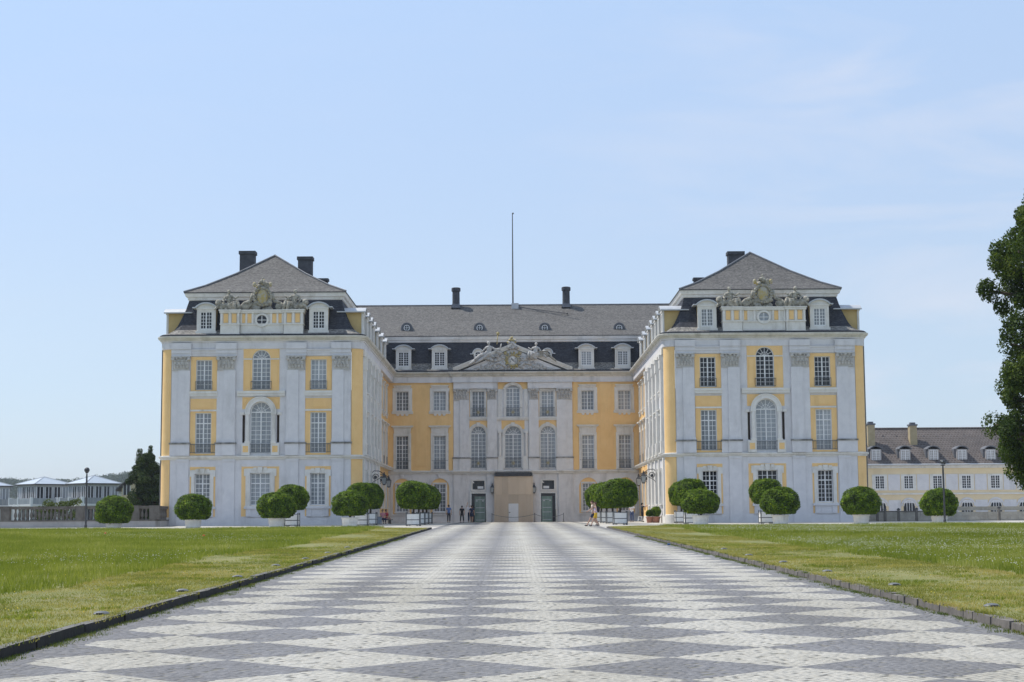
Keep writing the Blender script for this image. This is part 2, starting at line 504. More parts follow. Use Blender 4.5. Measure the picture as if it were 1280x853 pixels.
_wc = {}
def window_meshes(w, h, arch=0.0, rows=(2, 5), zt=None, pane='curtain', rail=0.0, railw=None, sur=None, cols=4, sill=True, knot=False):
    key = (w, h, arch, rows, zt, pane, rail, railw, sur, cols, sill, knot)
    if key in _wc:
        return _wc[key]
    out = {}
    hw = w / 2
    hs = h - arch                                  # springing height
    if arch:
        r = (hw * hw + arch * arch) / (2 * arch)
        cz = h - r
        a0 = math.asin(min(1, hw / r))
        arc = [(r * sin(-a0 + 2 * a0 * k / 14), cz + r * cos(-a0 + 2 * a0 * k / 14)) for k in range(15)]
    mb = MB()
    fw = 0.065
    mb.box(-hw, -hw + fw, 0, 0.09, 0, hs); mb.box(hw - fw, hw, 0, 0.09, 0, hs)
    mb.box(-hw + fw, hw - fw, 0.002, 0.088, 0, fw * 1.3)
    if arch:
        mb.ring(0, cz, r - fw, r, pi / 2 - a0, pi / 2 + a0, 0.001, 0.089, 14)
        mb.box(-hw + fw, hw - fw, -0.012, 0.085, hs - 0.05, hs + 0.05)
        if arch > 0.35 * w:                        # fan of radial bars
            mb.ring(0, hs, 0.42 * hw, 0.42 * hw + 0.035, 0.05, pi - 0.05, 0.012, 0.06, 10)
            for k in range(1, 6):
                t = pi * k / 6
                p = Vector((cos(t), sin(t)))
                q = Vector((-p.y, p.x)) * 0.018
                A, B = p * 0.08, p * (r - fw) * 0.99
                mb.hexa([(A.x - q.x, .012, hs + A.y - q.y), (A.x + q.x, .012, hs + A.y + q.y), (A.x + q.x, .05, hs + A.y + q.y), (A.x - q.x, .05, hs + A.y - q.y),
                         (B.x - q.x, .012, hs + B.y - q.y), (B.x + q.x, .012, hs + B.y + q.y), (B.x + q.x, .05, hs + B.y + q.y), (B.x - q.x, .05, hs + B.y - q.y)])
        ztop = hs - 0.05
    else:
        mb.box(-hw + fw, hw - fw, 0.002, 0.088, h - fw, h)
        ztop = h - fw
    if zt:
        mb.box(-hw + fw, hw - fw, -0.012, 0.085, zt - 0.045, zt + 0.045)
    mb.box(-0.05, 0.05, -0.02, 0.08, fw, ztop if not zt else ztop)
    zb = zt - 0.045 if zt else ztop
    bars = [(fw, zb, rows[1])] + ([(zt + 0.045, ztop, rows[0])] if zt else [])
    for (z0, z1, n) in bars:
        for k in range(1, n):
            z = z0 + (z1 - z0) * k / n
            mb.box(-hw + fw, -0.05, 0.014, 0.06, z - 0.019, z + 0.019)
            mb.box(0.05, hw - fw, 0.014, 0.06, z - 0.019, z + 0.019)
        if cols == 4:
            for sx in (-1, 1):
                x = sx * (hw - fw + 0.05) / 2
                mb.box(x - 0.019, x + 0.019, 0.010, 0.062, z0, z1)
    out['frame'] = mb.mesh('window', M['white'])
    pn = MB()
    poly = [(-hw + .01, .01), (hw - .01, .01)]
    poly += [(a * .99, b - .01) for a, b in reversed(arc)] if arch else [(hw - .01, h - .01), (-hw + .01, h - .01)]
    pn.prism(poly, 0.045, 0.057)
    out['pane'] = pn.mesh('pane', M[pane])
    if rail:
        rw = (railw or w) / 2
        rb_ = MB()
        yy = -0.22
        rb_.box(-rw, rw, yy - .02, yy + .02, rail - .05, rail)
        rb_.box(-rw, rw, yy - .015, yy + .015, 0.06, 0.10)
        n = int(rw * 2 / 0.13)
        for k in range(n + 1):
            x = -rw + 2 * rw * k / n
            rb_.box(x - .012, x + .012, yy - .012, yy + .012, 0.02 if k in (0, n) else 0.10, rail - .05)
        for sx in (-1, 1):
            rb_.box(sx * rw - .02, sx * rw + .02, yy, 0.02, rail - .045, rail - .008)
        if knot:
            rb_.m = 1
            rb_.ring(0, rail * .5, .13, .17, 0, 2 * pi, yy - .04, yy - .02, 12)
            rb_.ball((0, yy - .03, rail * .5), (.07, .03, .09), 8, 6)
        out['railing'] = rb_.mesh('railing', [M['railing'], M['gold']])
    if sur:
        kind, sw, pr, mat = sur
        s = MB()
        y0, y1 = -0.12 - pr, -0.10
        if kind == 'arch':
            s.box(-hw - sw, -hw, y0, y1, 0, hs); s.box(hw, hw + sw, y0, y1, 0, hs)
            s.ring(0, cz, r, r + sw, pi / 2 - a0, pi / 2 + a0, y0, y1, 16)
            s.ring(0, cz, r + sw - .06, r + sw + .03, pi / 2 - a0, pi / 2 + a0, y0 - .05, y1, 16)
            s.box(-hw - sw - .06, -hw - .01, y0 - .05, y1, hs - .10, hs + .06); s.box(hw + .01, hw + sw + .06, y0 - .05, y1, hs - .10, hs + .06)
            s.frustum((0, y0 - .0), .14, .12, .20, .16, h - .05, h + sw + .12)
        else:
            s.box(-hw - sw, -hw, y0, y1, -0.02, h); s.box(hw, hw + sw, y0, y1, -0.02, h)
            s.box(-hw - sw, hw + sw, y0 - .002, y1, h, h + sw)
            e = .035
            s.box(-hw - .05, -hw + .0, y0 - e, y1, 0, h + .05); s.box(hw, hw + .05, y0 - e, y1, 0, h + .05); s.box(-hw - .05, hw + .05, y0 - e - .002, y1, h + .001, h + .05)
            if kind in ('ears', 'key'):
                s.box(-hw - sw - .14, -hw - sw, y0 + .002, y1, h - .25, h + sw - .02); s.box(hw + sw, hw + sw + .14, y0 + .002, y1, h - .25, h + sw - .02)
            if kind == 'key':
                s.frustum((0, y0), .14, .10, .22, .12, h - .02, h + sw + .12)
                for sx in (-1, 1):
                    s.box(sx * .42 - .14, sx * .42 + .14, y0 - .05, y1, h + sw * .55, h + sw + .08)
            if kind == 'hood':
                s.frustum((0, y0 + .08), hw + sw * .75, .10, hw + sw, .13, h + sw, h + sw + .55)
                s.box(-hw - sw - .10, hw + sw + .10, y0 - .12, y1, h + sw + .55, h + sw + .66)
                s.box(-hw - sw - .22, hw + sw + .22, y0 - .24, y1, h + sw + .66, h + sw + .78)
            if kind == 'smallhood':
                s.box(-hw - sw * .6, hw + sw * .6, y0 - .06, y1, h + sw, h + sw + .16)
                s.box(-hw - sw * .8, hw + sw * .8, y0 - .16, y1, h + sw + .16, h + sw + .26)
                s.box(-hw - sw - .1, hw + sw + .1, y0 - .03, y1, -.30, -.04)
                for x in (-.32, 0, .32):
                    s.frustum((x * w / .9, y0), .10, .04, .18, .06, -.50, -.30)
        if sill:
            s.box(-hw - sw - .05, hw + sw + .05, y0 - .10, y1, -.12, -.02)
        out['window_surround'] = s.mesh('window_surround', M[mat])
    _wc[key] = out
    return out

def put_window(T, s, z, rot=0, label=None, **k):
    """window with its sill centre at facade position s, height z"""
    ms = window_meshes(**k)
    p = T(s, 0.12, z)
    w = link('window', ms['frame'], palace, Vector(p) - P0, rot)
    if label: w['label'] = label
    for n in ('pane', 'window_surround', 'railing'):
        if n in ms:
            link(n, ms[n], w)
    return w

def wall_open(mb, s0, s1, z0, z1, ops, y=0.0, depth=0.30):
    """flat wall with real openings (a, b, za, zb, arch rise) and their reveals"""
    ss = sorted({s0, s1, *[q for o in ops for q in o[:2]]})
    zz = sorted({z0, z1, *[q for o in ops for q in o[2:4]]})
    ss = [q for q in ss if s0 - 1e-6 <= q <= s1 + 1e-6]; zz = [q for q in zz if z0 - 1e-6 <= q <= z1 + 1e-6]
    for a, b in zip(ss[:-1], ss[1:]):
        for c, d in zip(zz[:-1], zz[1:]):
            m, n = (a + b) / 2, (c + d) / 2
            if any(o[0] < m < o[1] and o[2] < n < o[3] for o in ops):
                continue
            mb.add([(a, y, c), (b, y, c), (b, y, d), (a, y, d)], [(0, 1, 2, 3)])
    for o in ops:
        a, b, c, d = o[:4]
        rise = o[4] if len(o) > 4 else 0
        hs = d - rise
        Y = y + depth
        mb.add([(a, y, c), (a, Y, c), (a, Y, hs), (a, y, hs)], [(0, 1, 2, 3)])
        mb.add([(b, y, c), (b, y, hs), (b, Y, hs), (b, Y, c)], [(0, 1, 2, 3)])
        mb.add([(a, y, c), (b, y, c), (b, Y, c), (a, Y, c)], [(0, 1, 2, 3)])
        if not rise:
            mb.add([(a, y, d), (a, Y, d), (b, Y, d), (b, y, d)], [(0, 1, 2, 3)])
        else:
            hw, mid = (b - a) / 2, (a + b) / 2
            r = (hw * hw + rise * rise) / (2 * rise); cz = d - r
            a0 = math.asin(min(1, hw / r)); n = 14
            arc = [(mid + r * sin(-a0 + 2 * a0 * k / n), cz + r * cos(-a0 + 2 * a0 * k / n)) for k in range(n + 1)]
            for (p, q) in zip(arc[:-1], arc[1:]):
                mb.add([(p[0], y, p[1]), (q[0], y, q[1]), (q[0], y, d), (p[0], y, d)], [(0, 1, 2, 3)])
                mb.add([(p[0], y, p[1]), (p[0], Y, p[1]), (q[0], Y, q[1]), (q[0], y, q[1])], [(0, 1, 2, 3)])
    return mb

def slab_open(mb, s0, s1, z0, z1, ops, y0, y1=0.0):
    """raised panel standing proud of the wall, with openings"""
    wall_open(mb, s0, s1, z0, z1, ops, y0, y1 - y0)
    mb.add([(s0, y0, z0), (s0, y1, z0), (s0, y1, z1), (s0, y0, z1)], [(0, 1, 2, 3)])
    mb.add([(s1, y0, z0), (s1, y0, z1), (s1, y1, z1), (s1, y1, z0)], [(0, 1, 2, 3)])
    mb.add([(s0, y0, z1), (s0, y1, z1), (s1, y1, z1), (s1, y0, z1)], [(0, 1, 2, 3)])
    mb.add([(s0, y0, z0), (s1, y0, z0), (s1, y1, z0), (s0, y1, z0)], [(0, 1, 2, 3)])
    return mb

_cap = {}
def capital_mesh(w, h=1.2):
    """composite capital: flared bell, two rows of curling leaves, corner volutes, abacus"""
    k = (round(w, 2), h)
    if k not in _cap:
        m = MB()
        hw = w / 2
        m.frustum((0, -.02), hw * .86, .16, hw * .92, .2, 0, h * .86)
        m.box(-hw * .95, hw * .95, -.2, .1, 0, .07)
        for row, (zz, nn, sz) in enumerate(((.30, 5, .17), (.58, 4, .17))):
            for i in range(nn):
                x = (-1 + 2 * (i + .5) / nn) * hw * .84
                m.ball((x, -.22, zz * h - .04), (.72 * hw / nn, .07, sz), 7, 6, None, .15)
                m.ball((x, -.29, zz * h + .12), (.6 * hw / nn, .09, .06), 6, 4, None, .15)
        for sx in (-1, 1):
            m.ball((sx * hw * .86, -.28, h * .80), (.17, .12, .16), 8, 6)
            m.ball((sx * hw * .45, -.27, h * .84), (.10, .08, .09), 6, 5)
        m.ball((0, -.30, h * .9), (.13, .1, .13), 8, 6)
        m.box(-hw * 1.04, hw * 1.04, -.36, .1, h * .90, h)
        _cap[k] = m.mesh('capital', M['carved'])
    return _cap[k]

def pilaster(T, a, b, ha, hb, z0, zped, zcap, ztop, rot, mat='plaster', ped=True):
    """main shaft a..b, narrower step ha..hb beside it; capital is a child"""
    m = MB(T)
    A, B = min(a, ha), max(b, hb)
    if ped:
        m.box(A - .06, B + .06, -.20, 0, z0, zped - .14)
        m.box(a - .06, b + .06, -.32, -.199, z0, zped - .142)
        c = MB(T); c.box(A - .12, B + .12, -.26, 0, zped - .139, zped)
        c.box(a - .12, b + .12, -.38, -.259, zped - .141, zped - .001)
        pp('pedestal_cap', c, M['ledge'])
    zb = zped
    m.box(a - .05, b + .05, -.27, 0, zb, zb + .12)
    m.box(a - .025, b + .025, -.245, 0, zb + .12, zb + .24)
    m.box(a, b, -.21, 0, zb + .24, zcap)
    if hb - ha > .05:
        m.box(ha, hb, -.11, 0, zb, zcap)
    o = pp('pilaster', m, M[mat])
    mid, w = (A + B) / 2, B - A
    cp = link('capital', capital_mesh(w, round(ztop - zcap, 2)), o, Vector(T(mid, 0, zcap)), rot)
    return o

_dm = {}
def dormer_meshes(w, h, depth, cheek, ww, wh, rows, pane):
    k = (w, h, depth, cheek, ww, wh, rows, pane)
    if k not in _dm:
        hw = w / 2
        out = {}
        m = MB(); m.box(-hw + .06, hw - .06, 0.10, depth, 0, h)
        out['dormer'] = m.mesh('dormer', M[cheek])
        s = MB()
        z0 = h - wh - .35
        s.box(-hw, -ww / 2, -.05, .12, .0, h); s.box(ww / 2, hw, -.05, .12, .0, h)
        s.box(-ww / 2, ww / 2, -.05, .12, .0, z0); s.box(-ww / 2, ww / 2, -.05, .12, z0 + wh, h)
        s.box(-hw - .08, hw + .08, -.14, .12, -.02, .22)
        s.box(-hw - .04, hw + .04, -.10, .12, h - .16, h)
        # segmental gable
        rise = .34
        n = 10
        r = (hw * hw + rise * rise) / (2 * rise); a0 = math.asin(hw / r)
        arc = [(r * sin(-a0 + 2 * a0 * i / n), h + rise - r + r * cos(-a0 + 2 * a0 * i / n)) for i in range(n + 1)]
        s.prism(arc, -.06, .12)
        out['window_surround'] = s.mesh('window_surround', M['trim'])
        rf = MB()
        hw2 = hw + .16
        r2 = (hw2 * hw2 + .42 ** 2) / (2 * .42); a2 = math.asin(hw2 / r2)
        rf.ring(0, h + .44 - r2, r2 - .12, r2, pi / 2 - a2, pi / 2 + a2, -.24, depth, 10)
        for sx in (-1, 1):
            rf.box(sx * (hw + .24) - .12, sx * (hw + .24) + .12, -.22, depth - .02, h - .06, h + .03)
        out['dormer_roof'] = rf.mesh('dormer_roof', M['zinc'])
        wm = window_meshes(w=ww, h=wh, rows=rows, pane=pane)
        out['window_frame'] = (wm['frame'], z0)
        out['pane'] = (wm['pane'], z0)
        _dm[k] = out
    return _dm[k]

def put_dormer(p, rot, w, h, depth, cheek='yellow', ww=1.0, wh=1.55, rows=(1, 5), pane='darkglass', label=None):
    d = dormer_meshes(w, h, depth, cheek, ww, wh, rows, pane)
    o = link('dormer', d['dormer'], palace, Vector(p) - P0, rot)
    if label: o['label'] = label
    link('window_surround', d['window_surround'], o); link('dormer_roof', d['dormer_roof'], o)
    link('window_frame', d['window_frame'][0], o, (0, 0.0, d['window_frame'][1]))
    link('pane', d['pane'][0], o, (0, 0.0, d['pane'][1]))
    return o

def lumps(m, c, r, n, size, seed, gold=0):
    rg = random.Random(seed)
    for _ in range(n):
        a, b = rg.uniform(0, 2 * pi), rg.uniform(-1, 1)
        q = math.sqrt(1 - b * b) * rg.uniform(.5, 1)
        s = size * rg.uniform(.6, 1.3)
        m.m = 1 if rg.random() < gold else 0
        m.ball((c[0] + r[0] * q * cos(a), c[1] + r[1] * q * sin(a), c[2] + r[2] * b), (s * rg.uniform(.6, 1.3), s * .8, s * rg.uniform(.6, 1.8)), 7, 5, (rg.uniform(-1, 1), rg.uniform(-1, 1), 0), .28)
    m.m = 0

def limb(m, pts, r0, r1):
    n = len(pts)
    for i in range(n - 1):
        a, b = r0 + (r1 - r0) * i / (n - 1), r0 + (r1 - r0) * (i + 1) / (n - 1)
        m.tube(pts[i], pts[i + 1], a, b, 7)
        m.ball(pts[i + 1], b, 7, 5)

def figure_group(c, sx, scale=1.0, seed=1, name='statue', mat='stone', lion=True):
    """seated draped figure with a beast beside it, leaning towards the centre"""
    m = MB(lambda a, b, z: (c[0] + sx * a * scale, c[1] + b * scale, c[2] + z * scale))
    # drapery and hips
    m.ball((.1, 0, .35), (.55, .35, .38), 10, 7); m.ball((-.25, -.1, .3), (.5, .3, .3), 9, 6)
    limb(m, [(.1, -.1, .45), (-.45, -.3, .62), (-.62, -.3, .1)], .2, .12)
    limb(m, [(.2, -.1, .45), (-.2, -.38, .55), (-.3, -.42, .06)], .2, .12)
    # trunk, neck, head
    m.ball((.2, 0, .85), (.26, .2, .42), 9, 7, (0, .15, 0)); m.ball((.27, 0, 1.1), (.3, .2, .2), 9, 6)
    m.tube((.28, -.02, 1.2), (.27, -.03, 1.42), .09, .08); m.ball((.26, -.06, 1.5), (.13, .15, .17), 9, 7)
    m.ball((.28, -.0, 1.56), (.15, .15, .14), 8, 6)
    limb(m, [(.02, -.02, 1.16), (-.25, -.15, .95), (-.52, -.2, 1.12)], .1, .06)
    limb(m, [(.52, .0, 1.14), (.72, -.1, .85), (.62, -.3, .62)], .1, .06)
    if lion:
        m.ball((.75, -.05, .38), (.5, .3, .28), 9, 7); m.ball((1.08, -.12, .62), (.27, .26, .28), 9, 7)
        m.ball((1.2, -.3, .56), (.13, .15, .12), 8, 5)
        limb(m, [(1.0, -.2, .45), (1.22, -.35, .2), (1.3, -.45, .06)], .12, .08)
        limb(m, [(.4, .05, .45), (.35, .1, .9), (.5, .1, 1.0)], .05, .04)
    lumps(m, (.2, -.05, .2), (.95, .3, .22), 26, .15, seed)
    lumps(m, (.1, -.1, .75), (.35, .22, .4), 10, .11, seed + 5)
    return pp(name, m, M[mat], True)

# path round a wing: down the outer side, round the front, back along the inner side
def wing_path(xl, xr, y0, y1l, y1r, r, n=6):
    P = [(xl, y1l), (xl, y0 + r)]
    for k in range(1, n + 1):
        t = pi + (pi / 2) * k / n
        P.append((xl + r + r * cos(t), y0 + r + r * sin(t)))
    P.append((xr - r, y0))
    for k in range(1, n + 1):
        t = 1.5 * pi + (pi / 2) * k / n
        P.append((xr - r + r * cos(t), y0 + r + r * sin(t)))
    P.append((xr, y1r))
    return P

HW = 8.4
RC = 0.88
def wing(sg):
    L = sg < 0
    cx = -20.93 if L else 21.1
    side = 'left' if L else 'right'
    T = frame(cx, YF)
    zg = 1.15
    x_in = cx - sg * HW                      # wall plane facing the court
    x_out = cx + sg * HW
    rot_in = pi / 2 if L else -pi / 2
    up_pane = 'curtain' if L else 'darkglass'
    # --- front wall
    ops = []
    for s in (-4.78, 4.78):
        ops += [(s - .625, s + .625, 2.9, 5.55), (s - .66, s + .66, 7.22, 10.6), (s - .66, s + .66, 12.5, 15.02)]
    ops += [(-.82, .82, 2.9, 5.58), (-.87, .87, 7.22, 11.5, .87), (-.76, .76, 12.5, 15.85, .76)]
    ops += [(-1.54, -1.32, 8.1, 10.4), (1.32, 1.54, 8.1, 10.4)]      # slots behind the columns of the arched window
    m = MB(T); wall_open(m, -7.5, 7.5, zg, 16.0, ops)
    pp('facade_wall', m, M['plaster'])
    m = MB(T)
    for s in (-1.43, 1.43): m.box(s - .15, s + .15, .26, .30, 8.0, 10.5)  # backs of the slots, coloured dark to paint in the recess shade
    pp('slot_shade_back', m, M['slotshade'])
    # --- yellow fields
    for s in (-4.78, 4.78):
        m = MB(T); slab_open(m, s - 1.1, s + 1.1, 12.42, 15.28, [(s - .66, s + .66, 12.5, 15.02)], -.04)
        slab_open(m, s - 1.1, s + 1.1, 7.06, 11.78, [(s - .66, s + .66, 7.22, 10.6)], -.04)
        slab_open(m, s - 1.06, s + 1.06, 2.0, 6.12, [(s - .625, s + .625, 2.9, 5.55)], -.02)
        m.box(s - .72, s + .72, -.06, -.03, 10.98, 11.52); m.box(s - .66, s + .66, -.075, -.058, 11.04, 11.46)
        pp('yellow_field', m, M['yellow'])
    m = MB(T); slab_open(m, -1.5, 1.5, 12.42, 16.05, [(-.76, .76, 12.5, 15.85, .76)], -.04)
    for s in (-1, 1):
        m.box(s * 1.15 - .22, s * 1.15 + .22, -.075, -.03, 12.75, 14.85)
        m.add([(s * 1.38, -.07, 15.9), (s * .95, -.07, 15.9), (s * 1.38, -.07, 15.4), (s * 1.38, -.03, 15.9), (s * .95, -.03, 15.9), (s * 1.38, -.03, 15.4)], [(0, 1, 2), (0, 3, 4, 1), (1, 4, 5, 2)])
    slab_open(m, -1.56, 1.56, 10.9, 11.88, [(-.87, .87, 10.9, 11.5, .87 - .27)], -.02)
    for s in (-1, 1):
        m.add([(s * 1.45, -.06, 11.75), (s * 1.1, -.06, 11.75), (s * 1.45, -.06, 11.2), (s * 1.45, -.02, 11.75), (s * 1.1, -.02, 11.75), (s * 1.45, -.02, 11.2)], [(0, 1, 2), (0, 3, 4, 1), (1, 4, 5, 2)])
    slab_open(m, -1.56, 1.56, 2.0, 6.12, [(-.82, .82, 2.9, 5.58)], -.02)
    pp('yellow_field', m, M['yellow'])
    # --- windows
    lab_dark = 'open casement window with dark panes'
    for s in (-4.78, 4.78):
        put_window(T, s, 2.9, w=1.25, h=2.65, rows=(2, 5), zt=1.82, pane=up_pane, sur=('key', .30, .10, 'trim'))
        put_window(T, s, 7.22, w=1.32, h=3.38, rows=(2, 6), zt=2.5, pane='curtain', rail=.78, railw=2.1)
        put_window(T, s, 12.5, w=1.32, h=2.52, rows=(1, 6), pane=up_pane, rail=.72, railw=1.4)
    put_window(T, 0, 2.9, w=1.64, h=2.68, rows=(2, 5), zt=1.82, pane=up_pane, sur=('key', .38, .10, 'trim'))
    put_window(T, 0, 7.22, w=1.74, h=4.28, arch=.87, rows=(2, 9), pane='curtain', rail=.78, railw=1.8)
    put_window(T, 0, 12.5, w=1.52, h=3.35, arch=.76, rows=(2, 7), pane=up_pane, rail=.72, railw=1.7)
    # --- the central arched frame on its columns
    m = MB(T)
    m.ring(0, 10.63, .88, 1.25, 0, pi, -.20, 0, 18); m.ring(0, 10.63, 1.20, 1.30, 0, pi, -.25, -.19, 18)
    for s in (-1, 1):
        m.box(s * 1.09 - .22, s * 1.09 + .22, -.28, 0, 10.42, 10.64)
        m.tube((s * 1.08, -.14, 8.2), (s * 1.08, -.14, 10.42), .18, .155, 12)
        m.box(s * 1.08 - .22, s * 1.08 + .22, -.30, 0, 8.03, 8.2)
        m.box(s * 1.22 - .34, s * 1.22 + .34, -.24, 0, 7.04, 8.03)
        m.box(s * 1.56 - .16, s * 1.56 + .16, -.12, 0, 10.42, 10.62)
    pp('arch_frame', m, M['trim'])
    m = MB(T)
    for s in (-1, 1):
        m.box(s * 1.22 - .22, s * 1.22 + .22, -.262, -.238, 7.3, 7.82)
    pp('yellow_panel', m, M['yellow'])
    # --- pilasters
    for s in (-1, 1):
        for (a, b, h0, h1) in ((5.93, 6.88, 6.88, 7.46), (2.13, 3.12, 3.12, 3.68)):
            if s > 0: pilaster(T, a, b, h0, h1, 7.03, 8.12, 14.13, 15.33, 0)
            else: pilaster(T, -b, -a, -h1, -h0, 7.03, 8.12, 14.13, 15.33, 0)
    # --- ground floor strips, sills, aprons, ledges
    m = MB(T)
    for s in (-1, 1):
        for a, b in ((2.13, 3.15), (5.93, 6.9)):
            m.box(min(s * a, s * b), max(s * a, s * b), -.10, 0, 1.95, 6.55)
            m.box(min(s * a, s * b) - .03, max(s * a, s * b) + .03, -.16, 0, 1.1, 1.95)
            m.box(min(s * a, s * b) - .03, max(s * a, s * b) + .03, -.16, 0, 6.55, 6.72)
    for a, b in ((-7.5, -6.93), (-5.90, -3.18), (-2.1, 2.1), (3.18, 5.90), (6.93, 7.5)):
        m.box(a, b, -.07, 0, 1.1, 1.9)
    pp('plinth', m, M['plaster'])
    for s, w in ((-4.78, 1.85), (0, 2.3), (4.78, 1.85)):
        m = MB(T)
        m.box(s - w / 2 - .14, s + w / 2 + .14, -.24, 0, 2.62, 2.80)
        m.box(s - w / 2, s + w / 2, -.12, 0, 1.96, 2.62)
        m.box(s - w / 2 + .05, s - w / 2 + .42, -.17, -.11, 2.0, 2.6); m.box(s + w / 2 - .42, s + w / 2 - .05, -.17, -.11, 2.0, 2.6)
        m.box(s - .42, s + .42, -.14, -.11, 2.1, 2.52)
        pp('window_apron', m, M['plaster'])
    m = MB(T)
    for s, w in ((-4.78, 2.34), (0, 4.0), (4.78, 2.34)):
        m.box(s - w / 2, s + w / 2, -.22, 0, 12.20, 12.40); m.box(s - w / 2 - .0, s + w / 2 + .0, -.16, 0, 11.98, 12.2)
    for s in (-4.78, 4.78):
        m.box(s - 1.1, s + 1.1, -.10, -.03, 10.72, 10.86)
    for s in (-1, 1):
        m.box(s * 1.14 - .36, s * 1.14 + .36, -.10, -.03, 15.02, 15.12)
    pp('ledge', m, M['trim'])
    # --- entablature over the side bays
    m = MB(T)
    for s in (-1, 1):
        a, b = sorted((s * 2.05, s * 7.5))
        m.box(a, b, -.10, 0, 15.34, 15.56); m.box(a, b, -.15, 0, 15.56, 15.80); m.box(a, b, -.24, 0, 15.80, 15.90)
        for p, q in ((2.05, 3.78), (5.83, 7.5)):
            p, q = sorted((s * p, s * q))
            m.box(p, q, -.20, -.09, 15.34, 15.57); m.box(p, q, -.25, -.14, 15.57, 15.79); m.box(p, q, -.30, -.2, 15.91, 16.42)
    pp('architrave', m, M['plaster'])
    # --- rounded yellow corners, frieze, band and cornice all the way round
    yb = 190
    for cxx, a0 in ((cx - HW, pi), (cx + HW, 1.5 * pi)):
        m = MB()
        ccx = cxx + RC if cxx < cx else cxx - RC
        pts = [(ccx + RC * cos(a0 + pi / 2 * k / 8), YF + RC + RC * sin(a0 + pi / 2 * k / 8)) for k in range(9)]
        m.sweep(pts, [(0, 1.9), (0, 16.0)])
        pp('yellow_corner', m, M['yellow'], False)
        m = MB(); m.sweep(pts, [(.06, 1.0), (.06, 1.92), (0, 1.96)])
        pp('plinth', m, M['trim'])
    y1l, y1r = (yb, 166.8) if L else (166.8, yb)
    path = wing_path(cx - HW, cx + HW, YF, y1l, y1r, RC)
    m = MB(); m.sweep(path, [(0, 6.70), (.09, 6.72), (.10, 6.82), (.20, 6.86), (.24, 6.95), (.24, 7.0), (.02, 7.05)])
    pp('string_course', m, M['trim'])
    m = MB(); m.sweep(path, [(-.6, 15.9), (0, 15.901), (.08, 15.95), (.08, 16.48), (.16, 16.52), (.18, 16.6)])
    pp('frieze', m, M['plaster'])
    m = MB(); m.sweep(path, [(.14, 16.56), (.26, 16.66), (.27, 16.74), (.40, 16.80), (.46, 16.92), (.46, 17.0), (.2, 17.03), (-.3, 17.06)])
    pp('cornice', m, M['cornice'])
    # --- court side
    Ti = frame(x_in, 0, rot_in)
    q = (lambda Y: Y) if L else (lambda Y: -Y)
    def rng(a, b): return (q(a), q(b)) if L else (q(b), q(a))
    risw = [137.0, 140.6, 144.2, 147.8]
    o1 = []
    for Y in risw:
        for z0, z1 in ((2.9, 5.55), (7.22, 10.4), (12.5, 15.02)):
            a, b = rng(Y - .62, Y + .62)
            o1.append((a, b, z0, z1))
    a, b = rng(YF + RC, 150.6)
    m = MB(Ti); wall_open(m, a, b, zg, 16.0, o1)
    pp('court_wall', m, M['plaster'])
    m = MB(Ti)
    for Y in (134.6, 135.3, 138.8, 142.4, 146.0, 149.6):
        w = .42
        a, b = rng(Y - w, Y + w)
        if Y == 135.3: continue
        m.box(a, b, -.24, 0, 8.1, 15.3); m.box(a - .06, b + .06, -.30, 0, 7.05, 8.1); m.box(a, b, -.12, 0, 1.9, 6.7)
        m.box(a - .05, b + .05, -.34, 0, 15.0, 15.35); m.box(a - .05, b + .05, -.30, 0, 14.2, 15.0)
    a, b = rng(YF + RC, 150.6)
    m.box(a, b, -.14, 0, 15.36, 15.9); m.box(a, b, -.06, 0, 1.05, 1.9)
    pp('side_pilaster', m, M['trim'])
    Tj = frame(x_in + sg * .42, 0, rot_in)
    yelw = [152.8, 156.4, 160.0, 163.6]
    o2 = []
    for Y in yelw:
        for z0, z1 in ((2.9, 5.55), (7.22, 10.4), (12.5, 15.02)):
            a, b = rng(Y - .62, Y + .62)
            o2.append((a, b, z0, z1))
    a, b = rng(150.6, 167.0)
    m = MB(Tj); wall_open(m, a, b, zg, 16.0, o2)
    m.box(a, b, -.05, 0, 15.5, 15.9)
    # return of the projecting part
    e = a if L else b
    m.add([(e, 0, zg), (e, -.42, zg), (e, -.42, 16), (e, 0, 16)], [(0, 1, 2, 3)])
    pp('court_wall', m, M['yellow'])
    m = MB(Tj); m.box(a, b, -.07, 0, 1.05, 1.9); pp('plinth', m, M['trim'])
    for Y in risw + yelw:
        TT = Ti if Y < 150 else Tj
        hood = ('hood', .26, .10, 'trim') if Y > 150 else ('smallhood', .24, .10, 'trim')
        put_window(TT, q(Y), 2.9, rot_in, w=1.24, h=2.65, rows=(2, 5), zt=1.82, pane='curtain', sur=('key', .24, .08, 'trim'))
        put_window(TT, q(Y), 7.22, rot_in, w=1.24, h=3.18, rows=(2, 6), zt=2.3, pane='curtain', rail=.85, railw=1.4, sur=hood)
        put_window(TT, q(Y), 12.5, rot_in, w=1.24, h=2.52, rows=(1, 6), pane='curtain', sur=('smallhood', .22, .08, 'trim'))
    # --- outer side: plain wall
    m = MB()
    m.add([(x_out, YF + RC, zg), (x_out, 190, zg), (x_out, 190, 16), (x_out, YF + RC, 16)], [(0, 1, 2, 3)])
    m.add([(cx - HW, 189.5, zg), (cx + HW, 189.5, zg), (cx + HW, 189.5, 17), (cx - HW, 189.5, 17)], [(0, 1, 2, 3)])
    pp('side_wall', m, M['plaster'])
    # --- mansard: concave lower slope, moulding, hipped upper roof
    def ring(i, z, c):
        x0, x1, y0, y1 = cx - 8.55 + i, cx + 8.55 - i, YF - .30 + i, 192
        return [(x0, y1, z), (x0, y0 + c, z), (x0 + c * .3, y0 + c * .3, z), (x0 + c, y0, z), (x1 - c, y0, z), (x1 - c * .3, y0 + c * .3, z), (x1, y0 + c, z), (x1, y1, z)]
